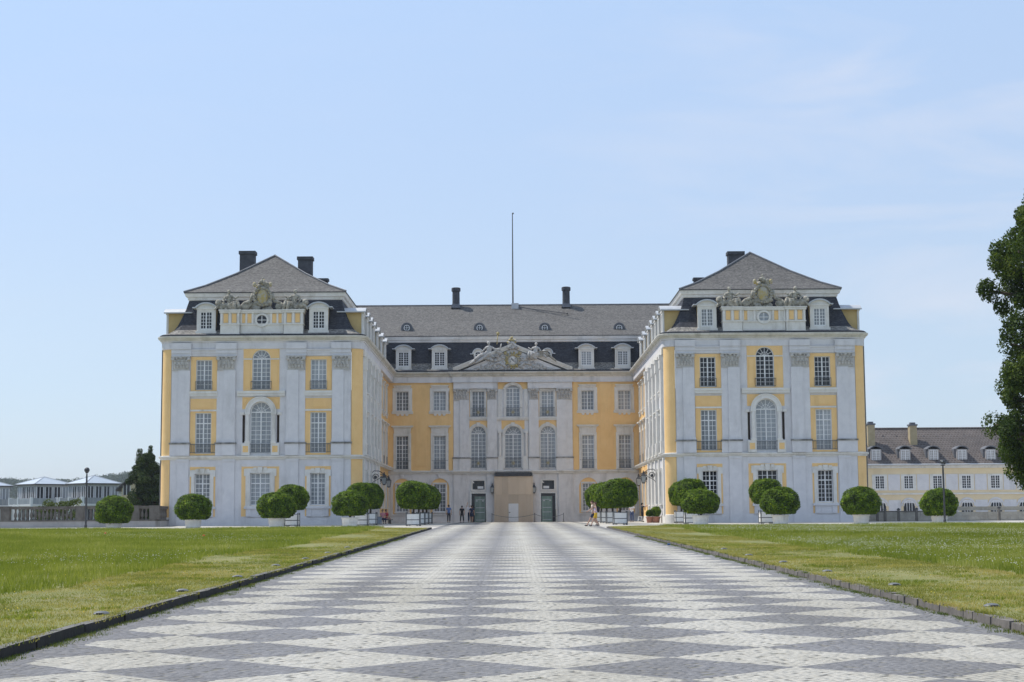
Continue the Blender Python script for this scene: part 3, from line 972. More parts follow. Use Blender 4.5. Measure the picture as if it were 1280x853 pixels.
    prof = [(-.10, 16.98, .9), (-.10, 17.10, .9), (.0, 17.16, .9), (.45, 17.30, .8), (.92, 17.62, .6), (1.22, 18.05, .4), (1.55, 18.75, .2), (1.85, 19.5, .05), (2.08, 20.35, .02)]
    m = MB()
    rs = [ring(*p) for p in prof]
    for r0, r1 in zip(rs[2:4], rs[3:5]):
        for k in range(7):
            m.add([r0[k], r0[k + 1], r1[k + 1], r1[k]], [(0, 1, 2, 3)])
    pp('roof_flare', m, M['flare'])
    m = MB()
    for i_, (r0, r1) in enumerate(zip(rs[:-1], rs[1:])):
        if i_ in (2, 3): continue
        for k in range(7):
            m.add([r0[k], r0[k + 1], r1[k + 1], r1[k]], [(0, 1, 2, 3)])
    pp('mansard_roof', m, M['mansard'])
    m = MB()
    e = 2.08
    pth = [(cx - 8.55 + e, 190), (cx - 8.55 + e, YF - .3 + e), (cx + 8.55 - e, YF - .3 + e), (cx + 8.55 - e, 190)]
    m.sweep(pth, [(0, 20.25), (.10, 20.32), (.12, 20.48), (.26, 20.56), (.32, 20.74), (.36, 20.80), (.36, 20.86), (-.4, 20.9)])
    pp('roof_moulding', m, M['trim'])
    hw, y0 = 8.55 - e + .40, YF - .3 + e - .40
    ya = 139.9
    zr = 24.95
    m = MB()
    lv = [(0, 20.86), (.0, 20.95), (.22, 21.62), (.55, 22.90), (1, zr)]
    def rg2(t, z):
        w = hw * (1 - t); y = y0 + (ya - y0) * t
        return [(cx - w, 190, z), (cx - w, y, z), (cx + w, y, z), (cx + w, 190, z)]
    rs = [rg2(*p) for p in lv]
    for r0, r1 in zip(rs[:-1], rs[1:]):
        for k in range(3):
            m.add([r0[k], r0[k + 1], r1[k + 1], r1[k]], [(0, 1, 2, 3)])
    pp('hipped_roof', m, M['slate'])
    m = MB()
    for s in (-1, 1):
        pts = [(cx + s * hw * (1 - t), y0 + (ya - y0) * t, z + .03) for t, z in lv[1:]]
        m.path(pts, .09, 6)
    m.tube((cx, ya, zr + .03), (cx, 178, zr + .03), .10)
    pp('ridge_capping', m, M['lead'])
    # --- front dormers
    for s in (-4.72, 4.72):
        put_dormer((cx + s, YF + .25, 17.25), 0, 1.58, 2.22, 2.2, 'cheek', 1.0, 1.5, (1, 5), 'darkglass' if L else 'curtain')
    # --- side dormers towards the court and outside
    for Y in (135.35, 138.6, 141.9, 145.2, 149.4, 153.8, 158.4):
        put_dormer((x_in - sg * -.10, Y, 17.1), rot_in, 1.5, 2.1, 2.2, 'cheek', .95, 1.45, (1, 5), 'darkglass')
    for Y in (135.35, 139.0, 143.0, 147.0):
        put_dormer((x_out + sg * -.10, Y, 17.1), -rot_in, 1.5, 2.1, 2.2, 'cheek', .95, 1.45, (1, 5), 'darkglass')
    # --- attic parapet with coat of arms between two groups
    Ta = frame(cx, YF)
    m = MB(Ta)
    def par(a, b, y0, y1):
        m.box(a, b, y0, y1, 17.02, 17.95); m.box(a - .05, b + .05, y0 - .08, y1, 17.95, 18.05)
        m.box(a, b, y0 + .06, y1, 18.05, 18.95); m.box(a - .08, b + .08, y0 - .12, y1, 18.95, 19.12); m.box(a - .14, b + .14, y0 - .18, y1, 19.12, 19.22)
        m.box(a - .04, b + .04, y0 - .06, y1, 17.0, 17.2)
    par(-3.45, -1.85, -.22, .9); par(1.85, 3.45, -.22, .9); par(-1.8, 1.8, -.05, .9)
    m.ring(0, 18.35, .42, .58, 0, 2 * pi, -.14, .0, 20)
    for s in (-1, 1):
        for x in (1.95, 2.65, 3.36):
            m.box(s * x - .09, s * x + .09, -.28, -.15, 18.04, 18.96)
        for x in (.78, 1.3, 1.74):
            m.box(s * x - .08, s * x + .08, -.10, .02, 18.04, 18.96)
    pp('parapet', m, M['trim'])
    m = MB(Ta)
    for s in (-1, 1):
        for x, yy in ((2.3, -.2), (3.0, -.2), (1.04, -.03), (1.52, -.03)):
            if not L and s > 0 and x == 1.52: continue
            if not L and s < 0 and x < 1.3: continue
            m.box(s * x - .19, s * x + .19, yy, 0.3, 18.12, 18.88)
    pp('yellow_panel', m, M['yellow'])
    m = MB(Ta); m.prism([(.42 * cos(2 * pi * k / 20), 18.35 + .38 * sin(2 * pi * k / 20)) for k in range(20)], -.04, 0.0)
    oc = pp('oval_window', m, M['darkglass' if L else 'curtain'])
    m = MB(Ta); m.box(-.025, .025, -.09, -.041, 17.98, 18.72); m.box(-.42, .42, -.088, -.042, 18.325, 18.375)
    m.build('window_bars', M['white'], oc)
    cst = MB(frame(cx, YF + .25))
    cst.ball((0, 0, 20.35), (.62, .22, .85), 14, 9); cst.ring(0, 20.35, .62, .84, 0, 2 * pi, -.22, .1, 20)
    lumps(cst, (0, 0, 19.6), (1.45, .22, .35), 40, .20, 3)
    lumps(cst, (0, 0, 20.3), (.95, .12, .7), 30, .15, 4)
    lumps(cst, (0, 0, 21.35), (.72, .2, .25), 24, .15, 8, .35)
    for s in (-1, 1):
        cst.ball((s * 1.45, 0, 19.55), (.42, .25, .33), 9, 6); limb(cst, [(s * 1.9, 0, 19.35), (s * 1.5, -.1, 19.8), (s * 1.0, -.1, 20.0), (s * .85, -.1, 20.6)], .18, .1)
    cst.ball((0, -.02, 21.62), (.20, .16, .18), 8, 6); cst.tube((0, 0, 21.7), (0, 0, 22.05), .04); cst.box(-.12, .12, -.03, .03, 21.88, 21.95)
    co = pp('coat_of_arms', cst, [M['stone'], M['gold']], True)
    g = MB(frame(cx, YF + .25)); g.ball((0, -.12, 20.35), (.46, .18, .66), 14, 9); g.m = 0
    for k in range(14):
        g.ball((.66 * cos(k * pi / 7) * .9, -.2, 20.35 + .74 * sin(k * pi / 7)), .07, 6, 4)
    for s in (-1, 1):
        g.ball((s * .68, -.15, 21.38), (.16, .12, .22), 8, 6)
    g.build('cartouche', M['carvedgold'], co, smooth=True)
    figure_group((cx - 2.55, YF + .25, 19.2), -1, 1.05, 11)
    figure_group((cx + 2.45, YF + .25, 19.2), 1, 1.05, 21)
    # --- chimneys
    ch = [((310, 315, 342), 21 * .075, 150), ((382, 322, 349), 20 * .075, 150)] if L else [((919, 315.5, 337), 22 * .075, 150)]
    for (u, v0, v1), w, Y in ch:
        t = at(u, v0, Y)
        m = MB()
        m.box(t.x - w / 2 + .09, t.x + w / 2 - .09, Y - .5, Y + .5, 20.9, t.z - .3)
        m.box(t.x - w / 2, t.x + w / 2, Y - .6, Y + .6, t.z - .3, t.z)
        pp('chimney', m, M['chimney'])
    u0, u1, vv = (391, 411, 349) if L else (866, 884, 348)
    p, r = at(u0, vv, 150), at(u1, vv, 150)
    m = MB(); m.box(p.x, r.x, 149.5, 150.5, p.z - .22, p.z)
    e = r if L else p
    k = -1 if L else 1
    a, b = sorted((e.x + k * .08, e.x + k * .45)); m.box(a, b, 149.7, 150.3, 20.9, p.z - .22)
    pp('chimney', m, M['chimney'])
    # downpipe at the outer front corner
    m = MB(); m.tube((x_out + sg * .1, YF + RC + .2, 1.2), (x_out + sg * .1, YF + RC + .2, 16.6), .07)
    pp('downpipe', m, M['railing'])

M['slotshade'] = pmat('slot_shade_brown', (0.045, 0.03, 0.022), (0.07, 0.05, 0.035), 0.9)  # shade of the deep slots, put into the colour
M['ledge'] = pmat('soot_stained_ledge', (0.10, 0.098, 0.092), (0.36, 0.35, 0.33), 0.95, 1.6, contrast=(.35, .65), bump=.1, bscale=14)
M['carvedgold'] = pmat('half_gilded_limestone', (0.40, 0.37, 0.31), (0.42, 0.33, 0.12), 0.7, 2.5, contrast=(.42, .58), bump=.3, bscale=12)
wing(-1)
wing(1)
# --- main block at the back of the court
def main_block():
    T = frame(0.05, YC)
    zg = 1.2
    X = 13.3
    bays = (-11.55, -7.65, 7.80, 11.65)
    ops = []
    for s in bays:
        ops += [(s - .62, s + .62, 2.45, 5.35), (s - .64, s + .64, 6.85, 10.35), (s - .66, s + .66, 12.95, 15.0)]
    sd = (-3.62, 3.62)
    for s in sd:
        ops += [(s - .78, s + .78, 1.2, 4.35), (s - .62, s + .62, 4.75, 5.65), (s - .80, s + .80, 6.95, 11.35, .80), (s - .66, s + .66, 12.3, 15.0)]
    ops += [(-.88, .88, 6.95, 11.35, .88), (-.73, .73, 12.3, 15.65, .35)]
    m = MB(T); wall_open(m, -X, X, zg, 16.1, ops)
    pp('facade_wall', m, M['court'])
    # yellow upper walls
    for a, b in ((-X, -6.22), (6.22, X)):
        m = MB(T); slab_open(m, a, b, 6.72, 16.0, [o for o in ops if a < o[0] and o[1] < b and o[2] > 6], -.05)
        pp('yellow_field', m, M['yellow'])
    m = MB(T)
    for x in (-9.6, 9.72):
        m.box(x - .58, x + .58, -.10, -.05, 7.2, 15.7)
    for x in (-12.95, 13.0, -6.5, 6.55):
        m.box(x - .22, x + .22, -.10, -.05, 6.75, 15.9)
    pp('yellow_panel', m, M['yellow'])
    for s in bays:
        put_window(T, s, 12.95, w=1.32, h=2.05, rows=(1, 5), pane='curtain', sur=('smallhood', .36, .10, 'trim'))
        put_window(T, s, 6.85, w=1.28, h=3.5, rows=(2, 6), zt=2.55, pane='curtain', rail=.95, railw=1.7, sur=('hood', .28, .12, 'trim'))
        put_window(T, s, 2.45, w=1.24, h=2.9, rows=(2, 5), zt=2.0, pane='curtain', sur=('plain', .14, .08, 'court'))
        m = MB(T)
        m.ring(s, 4.95, .98, 1.16, 0, pi, -.10, 0, 18)
        for k in (-1, 1):
            a, b = sorted((s + k * .98, s + k * 1.16)); m.box(a, b, -.10, 0, 2.25, 4.95)
        m.box(s - 1.2, s + 1.2, -.16, 0, 2.1, 2.25)
        m.box(s - .75, s + .75, -.10, 0, 1.35, 2.0)
        m.frustum((s, -.08), .12, .1, .2, .12, 5.95, 6.35)
        pp('arch_frame', m, M['court'])
        m = MB(T)
        n = 12
        out = [(s + .975 * cos(pi * k / n), 4.95 + .975 * sin(pi * k / n)) for k in range(n + 1)]
        for k in range(n):
            (x0, z0), (x1, z1) = out[k], out[k + 1]
            m.add([(x0, -.02, z0), (x1, -.02, z1), (x1, -.02, 5.35 if abs(x1 - s) < .62 else z1 * 0 + 4.95), (x0, -.02, 5.35 if abs(x0 - s) < .62 else 4.95)], [(0, 1, 2, 3)])
        for k in (-1, 1):
            a, b = sorted((s + k * .63, s + k * .97)); m.box(a, b, -.02, 0, 2.25, 4.95)
        pp('yellow_field', m, M['yellow'])
    # risalit: projecting centre
    for s in (-1, 1):
        for (a, b, h0, h1) in ((4.55, 5.55, 5.55, 6.2), (1.68, 2.68, 2.68, 2.68)):
            if s > 0: pilaster(T, a, b, h0, h1, 6.72, 8.1, 14.05, 15.25, 0, 'court')
            else: pilaster(T, -b, -a, -h1, -h0, 6.72, 8.1, 14.05, 15.25, 0, 'court')
    for s in sd:
        put_window(T, s, 12.3, w=1.32, h=2.7, rows=(1, 6), pane='curtain', rail=.95, railw=1.5, sur=('plain', .2, .08, 'trim'), sill=False, knot=True)
        put_window(T, s, 6.95, w=1.60, h=4.40, arch=.80, rows=(2, 9), pane='curtain', rail=1.05, railw=1.7, sur=('arch', .24, .12, 'trim'), sill=False, knot=True)
        m = MB(T); slab_open(m, s - .96, s + .96, 10.7, 11.95, [(s - .80, s + .80, 10.7, 11.35, .65)], -.03)
        slab_open(m, s - .93, s + .93, 12.3, 15.2, [(s - .66, s + .66, 12.3, 15.0)], -.03)
        pp('yellow_field', m, M['yellow'])
    put_window(T, 0, 12.3, w=1.46, h=3.35, arch=.35, rows=(2, 7), pane='curtain', rail=.95, railw=1.9, sur=('arch', .22, .12, 'trim'), sill=False, knot=True)
    put_window(T, 0, 6.95, w=1.76, h=4.40, arch=.88, rows=(2, 9), pane='curtain', rail=1.05, railw=1.85, sur=('arch', .22, .12, 'trim'), sill=False, knot=True)
    m = MB(T); slab_open(m, -1.2, 1.2, 11.0, 11.95, [(-.88, .88, 11.0, 11.35, .34)], -.03)
    slab_open(m, -1.55, 1.55, 15.2, 16.05, [(-.73, .73, 15.2, 15.65, .3)], -.03)
    pp('yellow_field', m, M['yellow'])
    m = MB(T)
    for s in (-1, 1):
        m.tube((s * 1.38, -.12, 8.2), (s * 1.38, -.12, 10.6), .16, .14, 12)
        m.box(s * 1.38 - .2, s * 1.38 + .2, -.28, 0, 10.6, 10.85); m.box(s * 1.3 - .28, s * 1.3 + .28, -.22, 0, 6.72, 8.1)
        m.box(s * 1.32 - .24, s * 1.32 + .24, -.24, 0, 8.1, 8.2)
        m.box(s * 1.36 - .18, s * 1.36 + .18, -.10, 0, 12.3, 15.2)
    pp('arch_frame', m, M['trim'])
    m = MB(T)
    for a, b in ((-4.55, -2.68), (-1.68, 1.68), (2.68, 4.55)):
        m.box(a, b, -.20, 0, 12.08, 12.28); m.box(a, b, -.12, 0, 11.92, 12.08)
    pp('ledge', m, M['trim'])
    # ground floor of the centre
    m = MB(T)
    for s in (-1, 1):
        for a, b in ((4.7, 6.2), (2.0, 2.75)):
            a, b = sorted((s * a, s * b)); m.box(a, b, -.16, 0, 1.2, 6.4)
        a, b = sorted((s * 6.22, s * X)); m.box(a, b, -.06, 0, 1.1, 1.75)
    pp('ground_floor_strip', m, M['court'])
    for s in sd:
        m = MB(T)
        m.box(s - .92, s - .78, -.10, .05, 1.2, 4.5); m.box(s + .78, s + .92, -.10, .05, 1.2, 4.5); m.box(s - .92, s + .92, -.102, .05, 4.36, 4.5)
        m.box(s - .78, s - .62, -.08, .05, 4.6, 5.8); m.box(s + .62, s + .78, -.08, .05, 4.6, 5.8); m.box(s - .78, s + .78, -.082, .05, 5.66, 5.8); m.box(s - .78, s + .78, -.082, .05, 4.6, 4.74)
        m.hexa([(s - .62, -.06, 5.4), (s - .4, -.06, 5.4), (s - .4, .05, 5.4), (s - .62, .05, 5.4), (s - .62, -.06, 5.66), (s - .61, -.06, 5.66), (s - .61, .05, 5.66), (s - .62, .05, 5.66)])
        pp('door_surround', m, M['trim'])
        d = MB()
        k = -1 if s < 0 else 1
        d.box(-.76, -.68, -.02, .06, 0, 3.1); d.box(.68, .76, -.02, .06, 0, 3.1); d.box(-.76, .76, -.022, .06, 2.82, 3.12)
        d.box(-.52 * k - .03, -.52 * k + .03, -.01, .05, 0, 2.82) if False else None
        d.box(.44 * k - .03, .44 * k + .03, -.01, .05, 0, 2.82)
        do = d.build('glass_door', M['iron'], palace, Vector(T(s, .18, 1.22)) - P0)
        g = MB(); a, b = sorted((-.68 * k, .41 * k)); g.box(a, b, .01, .03, 0.02, 2.82); g.build('pane', M['greenglass'], do)
        g = MB(); a, b = sorted((.47 * k, .68 * k)); g.box(a, b, .01, .03, 0.02, 2.82); g.build('pane', M['darkglass'], do)
        g = MB()
        for z in (.35, 1.15, 1.62, 2.45):
            a, b = sorted((-.6 * k, .30 * k)); g.box(a, b, .0, .012, z, z + .05)
        for x in (-.45 * k, .2 * k):
            g.box(x - .1, x + .1, -.01, .015, 2.3, 2.4)
        g.build('door_fitting', M['zinc'], do)
        w = MB(); w.box(-.62, .62, .0, .05, 0, .06); w.box(-.62, .62, .0, .05, .84, .9); w.box(-.62, -.56, .001, .049, .06, .84); w.box(.56, .62, .001, .049, .06, .84)
        wo = w.build('window', M['iron'], palace, Vector(T(s, .12, 4.75)) - P0)
        g = MB(); g.box(-.56, .56, .02, .03, .06, .84); g.build('pane', M['darkglass'], wo)
        g = MB(); g.box(-.2 * k - .3, -.2 * k + .3, .008, .018, .08, .34); g.build('blind', M['white'], wo)
    # band, frieze and cornice
    pth = [(-12.95, YC), (-6.2, YC), (-6.2, YC - .22), (6.3, YC - .22), (6.3, YC), (13.0, YC)]
    m = MB(); m.sweep(pth, [(0, 6.38), (.09, 6.40), (.10, 6.5), (.2, 6.54), (.24, 6.62), (.24, 6.68), (.02, 6.74)])
    pp('string_course', m, M['trim'])
    m = MB(); m.sweep(pth, [(.0, 15.3), (.06, 15.32), (.06, 15.55), (.10, 15.56), (.10, 15.82), (.18, 15.9), (.18, 15.94), (.06, 15.96), (.06, 16.45), (.16, 16.55), (0, 16.56)][5:])
    m.box(-6.15, -1.6, YC - .30, YC, 15.26, 15.9); m.box(1.6, 6.25, YC - .30, YC, 15.26, 15.9)
    pp('frieze', m, M['court'])
    m = MB(); m.sweep(pth, [(.10, 16.5), (.26, 16.62), (.28, 16.74), (.44, 16.82), (.50, 16.93), (.50, 17.0), (.1, 17.03), (-.5, 17.06)])
    pp('cornice', m, M['cornice'])
    # pediment
    yb = YC - .30
    m = MB(); m.prism([(-5.6, 17.0), (5.75, 17.0), (.05, 19.45)], yb + .05, yb + .6)
    ped = pp('pediment', m, M['court'])
    m = MB()
    for s in (-1, 1):
        x0, x1 = (.05 + s * 6.25, .05)
        for (h0, h1, yo) in ((-.05, .16, .12), (.16, .32, .24), (.32, .42, .32)):
            z0, z1 = 17.03, 19.55
            m.hexa([(x0, yb - yo, z0 + h0), (x1, yb - yo, z1 + h0), (x1, yb + .6, z1 + h0), (x0, yb + .6, z0 + h0),
                    (x0, yb - yo, z0 + h1), (x1, yb - yo, z1 + h1), (x1, yb + .6, z1 + h1), (x0, yb + .6, z0 + h1)])
    m.build('raking_cornice', M['trim'], ped)
    m = MB()
    for z0, h, w in ((17.0, .06, 6.0),):
        m.box(-w, w + .1, yb - .1, yb + .05, z0, z0 + h)
    m.build('pediment_sill', M['trim'], ped)
    m = MB()
    rg = random.Random(5)
    for _ in range(300):
        x = rg.uniform(-4.6, 4.7)
        zmax = 19.2 - abs(x) * .46
        z = 17.12 + (zmax - 17.2) * rg.random()
        if abs(x) < .75 and z > 17.5: continue
        s = rg.uniform(.06, .17)
        m.ball((x, yb + .03, z), (s * rg.uniform(.7, 1.8), .09 + s * .5, s), 7, 5, (0, rg.uniform(-1, 1), 0), .25)
    for s in (-1, 1):
        limb(m, [(s * .7, yb, 17.5), (s * 1.3, yb - .05, 17.95), (s * 2.1, yb - .05, 17.75), (s * 2.9, yb, 17.35)], .16, .1)
        limb(m, [(s * .7, yb, 18.4), (s * 1.2, yb - .05, 18.5), (s * 1.7, yb - .05, 18.1)], .12, .07)
        m.ball((s * 1.4, yb - .05, 18.3), (.2, .16, .22), 8, 6)
    m.build('relief', M['carved'], ped, smooth=True)
    m = MB(); m.ring(.05, 18.2, .50, .70, 0, 2 * pi, yb - .16, yb + .1, 24)
    for k in range(14):
        m.ball((.05 + .72 * cos(k * pi / 7), yb - .1, 18.2 + .8 * sin(k * pi / 7)), (.12, .08, .14), 6, 4)
    for s in (-1, 1):
        m.ball((.05 + s * .75, yb - .1, 18.95), (.2, .12, .2), 8, 6)
    cl = pp('cartouche', m, M['carvedgold'], True)
    m = MB(); m.ball((.05, yb + .02, 18.2), (.5, .12, .52), 16, 8); m.build('cartouche_shield', M['trim'], cl, smooth=True)
    m = MB()
    for k in range(5):
        m.box(.05 - .3 + .13 * k, .05 - .22 + .13 * k, yb - .12 + .02 * abs(k - 2), yb - .02, 18.2 - .25 + .09 * ((k * 3) % 4), 18.2 + .08 + .09 * ((k * 2) % 3))
    m.build('cartouche_device', M['iron'], cl)
    # figures on the pediment
    def reclining(c, sx, seed, mat='carved'):
        m = MB(lambda a, b, z: (c[0] + sx * a * 1.2, c[1] + b, c[2] + z * 1.15))
        limb(m, [(.1, -.05, .62), (-.55, -.25, .45), (-1.05, -.3, -.02), (-1.5, -.35, -.38)], .2, .09)
        limb(m, [(.15, -.0, .55), (-.35, -.35, .15), (-.9, -.4, -.22)], .2, .1)
        m.ball((.15, 0, .62), (.38, .28, .3), 9, 6); m.ball((.22, 0, .98), (.24, .2, .4), 9, 7, (0, .1, 0)); m.ball((.24, 0, 1.2), (.29, .19, .18), 8, 6)
        m.tube((.24, 0, 1.3), (.2, -.02, 1.5), .08, .07); m.ball((.19, -.04, 1.6), (.13, .15, .17), 9, 7); m.ball((.2, 0, 1.66), (.15, .15, .13), 8, 6)
        limb(m, [(.02, -.02, 1.24), (-.2, -.2, 1.0), (-.42, -.2, .72)], .09, .05)
        limb(m, [(.46, 0, 1.22), (.8, -.05, 1.0), (1.2, -.08, 1.12), (1.3, -.1, 1.5)], .09, .05)
        m.box(.85, 1.25, -.2, .1, .55, .95); lumps(m, (.55, 0, .3), (.85, .22, .25), 22, .16, seed)
        lumps(m, (.95, -.05, .75), (.35, .15, .35), 10, .1, seed + 1)
        o = pp('statue', m, M[mat], True)
        return o
    a = at(608, 452, YC - .5)
    reclining((a.x, YC - .35, a.z + .1), 1, 31)
    m = MB(); q = at(621, 420, YC - .4)
    m.tube((q.x, YC - .45, q.z - .9), (q.x + .1, YC - .45, q.z + .1), .045); m.ball((q.x + .12, YC - .45, q.z + .22), (.17, .12, .2), 8, 6)
    pp('gilded_staff', m, M['gold'], True)
    b = at(667, 447, YC - .5)
    figure_group((b.x, YC - .35, b.z - .1), 1, 1.0, 41, mat='carved')
    m = MB(); q = at(679, 440, YC - .4); m.box(q.x - .42, q.x + .45, YC - .7, YC, q.z - .5, q.z); m.box(q.x - .5, q.x + .52, YC - .78, YC + .05, q.z, q.z + .08)
    limb(m, [(q.x + .4, YC - .5, q.z - .2), (q.x + .9, YC - .6, q.z - .65), (q.x + 1.3, YC - .6, q.z - .95)], .14, .09)
    pp('carved_block', m, M['stone'])
    c = at(640.5, 436, YC - .4)
    z = c.z
    m = MB(lambda a, b, q: (c.x + a * .85, YC - .4 + b, z + (q - z) * .85))
    m.ball((0, 0, z + .55), (.38, .2, .5), 12, 8); lumps(m, (0, 0, z + .25), (.85, .2, .25), 24, .16, 6); lumps(m, (0, 0, z + .7), (.6, .15, .45), 24, .13, 7, .3); lumps(m, (0, 0, z + 1.15), (.45, .15, .2), 12, .13, 9, .5)
    for s in (-1, 1):
        m.ball((s * .6, 0, z + .2), (.3, .2, .2), 8, 6)
    pp('crest', m, [M['carved'], M['gold']], True)
    # roof: mansard, moulding, upper slope
    def prof(pts, name, mat, x0=-13.2, x1=13.3):
        m = MB()
        for (y0, z0), (y1, z1) in zip(pts[:-1], pts[1:]):
            m.add([(x0, y0, z0), (x1, y0, z0), (x1, y1, z1), (x0, y1, z1)], [(0, 1, 2, 3)])
        return pp(name, m, M[mat])
    e = YC - .42
    prof([(e - .05, 16.98), (e - .05, 17.12), (e, 17.18)], 'gutter', 'mansard', -14.5, 14.5)
    prof([(e, 17.18), (e + .42, 17.34), (e + .82, 17.62), (e + 1.02, 18.0)], 'roof_flare', 'flare', -14.5, 14.5)
    prof([(e + 1.02, 18.0), (e + 1.25, 18.8), (e + 1.45, 19.5), (e + 1.6, 20.4)], 'mansard_roof', 'mansard', -14.5, 14.5)
    m = MB(); m.sweep([(-15, e + 1.6), (15, e + 1.6)], [(0, 20.25), (.10, 20.32), (.12, 20.48), (.26, 20.56), (.32, 20.74), (.36, 20.80), (.36, 20.86), (-.4, 20.9)])
    pp('roof_moulding', m, M['court'])
    yr, zr = 175.2, 25.15
    prof([(e + 1.22, 20.86), (e + 1.22, 20.95), (e + 2.2, 21.5), (yr - 3.4, 23.05), (yr, zr), (yr + 7, 20.8)], 'hipped_roof', 'slate', -19.5, 19.6)
    m = MB(); m.tube((-19.5, yr, zr + .02), (19.6, yr, zr + .02), .09); pp('ridge_capping', m, M['lead'])
    for u in (504.5, 549.5):
        p = at(u, 462, YC + .1); put_dormer((p.x, YC - .0, 17.2), 0, 1.62, 2.3, 1.9, 'cheek', 1.1, 1.5, (1, 6), 'darkglass')
    for u in (733, 778.5):
        p = at(u, 462, YC + .1); put_dormer((p.x, YC - .0, 17.2), 0, 1.62, 2.3, 1.9, 'cheek', 1.1, 1.5, (1, 6), 'curtain')
    # little bull's-eye dormers behind the pediment
    for u in (597.5, 684.5):
        p = at(u, 450, YC + .7)
        m = MB(frame(p.x, YC + .75))
        m.prism([(-.55, 17.6), (.55, 17.6), (.5, 18.2), (.42, 18.6), (.48, 19.0)] + [(.48 * cos(t), 19.0 + .48 * sin(t)) for t in [pi * k / 8 for k in range(1, 8)]] + [(-.48, 19.0), (-.42, 18.6), (-.5, 18.2)], 0, 1.2)
        d = pp('dormer', m, M['trim'])
        r_ = MB(frame(p.x, YC + .75)); r_.ring(0, 19.0, .48, .60, 0, pi, -.18, 1.2, 12)
        for s in (-1, 1):
            a_, b_ = sorted((s * .5, s * .82)); r_.box(a_, b_, -.17, .6, 18.95, 19.04)
        r_.build('dormer_roof', M['zinc'], d)
        g = MB(frame(p.x, YC + .75)); g.prism([(.31 * cos(2 * pi * k / 16), 18.92 + .27 * sin(2 * pi * k / 16)) for k in range(16)], -.02, .01); g.build('pane', M['darkglass'], d)
        g = MB(frame(p.x, YC + .75)); g.box(-.02, .02, -.045, -.021, 18.65, 19.19); g.box(-.31, .31, -.044, -.022, 18.90, 18.94); g.ring(0, 18.92, .29, .36, 0, 2 * pi, -.05, 0, 16); g.build('window_frame', M['white'], d)
    # eyebrow windows on the upper roof
    for u in (508.5, 599.5, 681.0, 774.0):
        Y = YC + 2.25
        p = at(u, 411.0, Y)
        m = MB(frame(p.x, Y))
        n = 12
        z = p.z
        m.ring(0, z + .02, .44, .62, 0, pi, -.10, 1.6, n); m.box(-.62, -.44, -.10, 1.6, z - .3, z + .02); m.box(.44, .62, -.10, 1.6, z - .3, z + .02)
        m.box(-.44, .44, .02, 1.4, z - .3, z + .02); m.prism([(.44 * cos(pi * k / n), z + .02 + .44 * sin(pi * k / n)) for k in range(n + 1)], .02, 1.4)
        d = pp('roof_window', m, M['lead'])
        g = MB(frame(p.x, Y)); g.ring(0, z + .08, .25, .34, 0, 2 * pi, -.04, .03, 16); g.box(-.025, .025, -.03, .03, z - .17, z + .33); g.box(-.25, .25, -.029, .029, z + .055, z + .105); g.build('window_frame', M['white'], d)
        g = MB(frame(p.x, Y)); g.prism([(.26 * cos(2 * pi * k / 16), z + .08 + .26 * sin(2 * pi * k / 16)) for k in range(16)], .0, .015); g.build('pane', M['darkglass'], d)
        g = MB(frame(p.x, Y)); g.box(-.95, -.62, -.02, .5, z - .30, z - .22); g.box(.62, .9, -.02, .5, z - .30, z - .22); g.hexa([(-.8, -.3, z - .52), (.8, -.3, z - .52), (.8, 0, z - .30), (-.8, 0, z - .30), (-.8, -.3, z - .49), (.8, -.3, z - .49), (.8, 0, z - .27), (-.8, 0, z - .27)]); g.build('flashing', M['zinc'], d)
    # round chimneys
    for u, v0 in ((570, 360), (707.5, 359)):
        t = at(u, v0, yr - .3)
        m = MB(); m.lathe([(.42, zr - 1.2), (.40, t.z - .5), (.40, t.z - .45), (.50, t.z - .40), (.50, t.z - .06), (.42, t.z)], (t.x, yr - .3, 0), 14)
        c_ = pp('chimney', m, M['chimney'], False)
        m = MB(); m.frustum((t.x, yr - .3), .55, .55, .42, .42, zr - .35, zr + .08); m.build('flashing', M['lead'], c_)
    # flagpole on its box, lightning conductor
    t = at(641.2, 267, yr); b_ = at(641.2, 383, yr)
    m = MB(); m.tube((b_.x, yr, zr - .3), (b_.x, yr, t.z), .085, .045, 8); m.ball((t.x, yr, t.z), .10, 8, 6)
    pp('flagpole', m, M['iron'])
    m = MB(); m.box(b_.x - .16, b_.x + .62, yr - .8, yr + .2, zr - .6, zr + .14); pp('flagpole_box', m, M['zinc'])
    p, q = at(648, 384, yr - .7), at(709, 396, yr - 2.2)
    m = MB(); m.tube((p.x, yr - .9, zr - .35), (q.x, yr - 2.3, zr - 1.25), .035); m.ball((q.x, yr - 2.3, zr - 1.25), .1); pp('lightning_conductor', m, M['iron'])

main_block()
# parts are built in world numbers: those whose parent is a part inherit its offset, so nothing else is needed

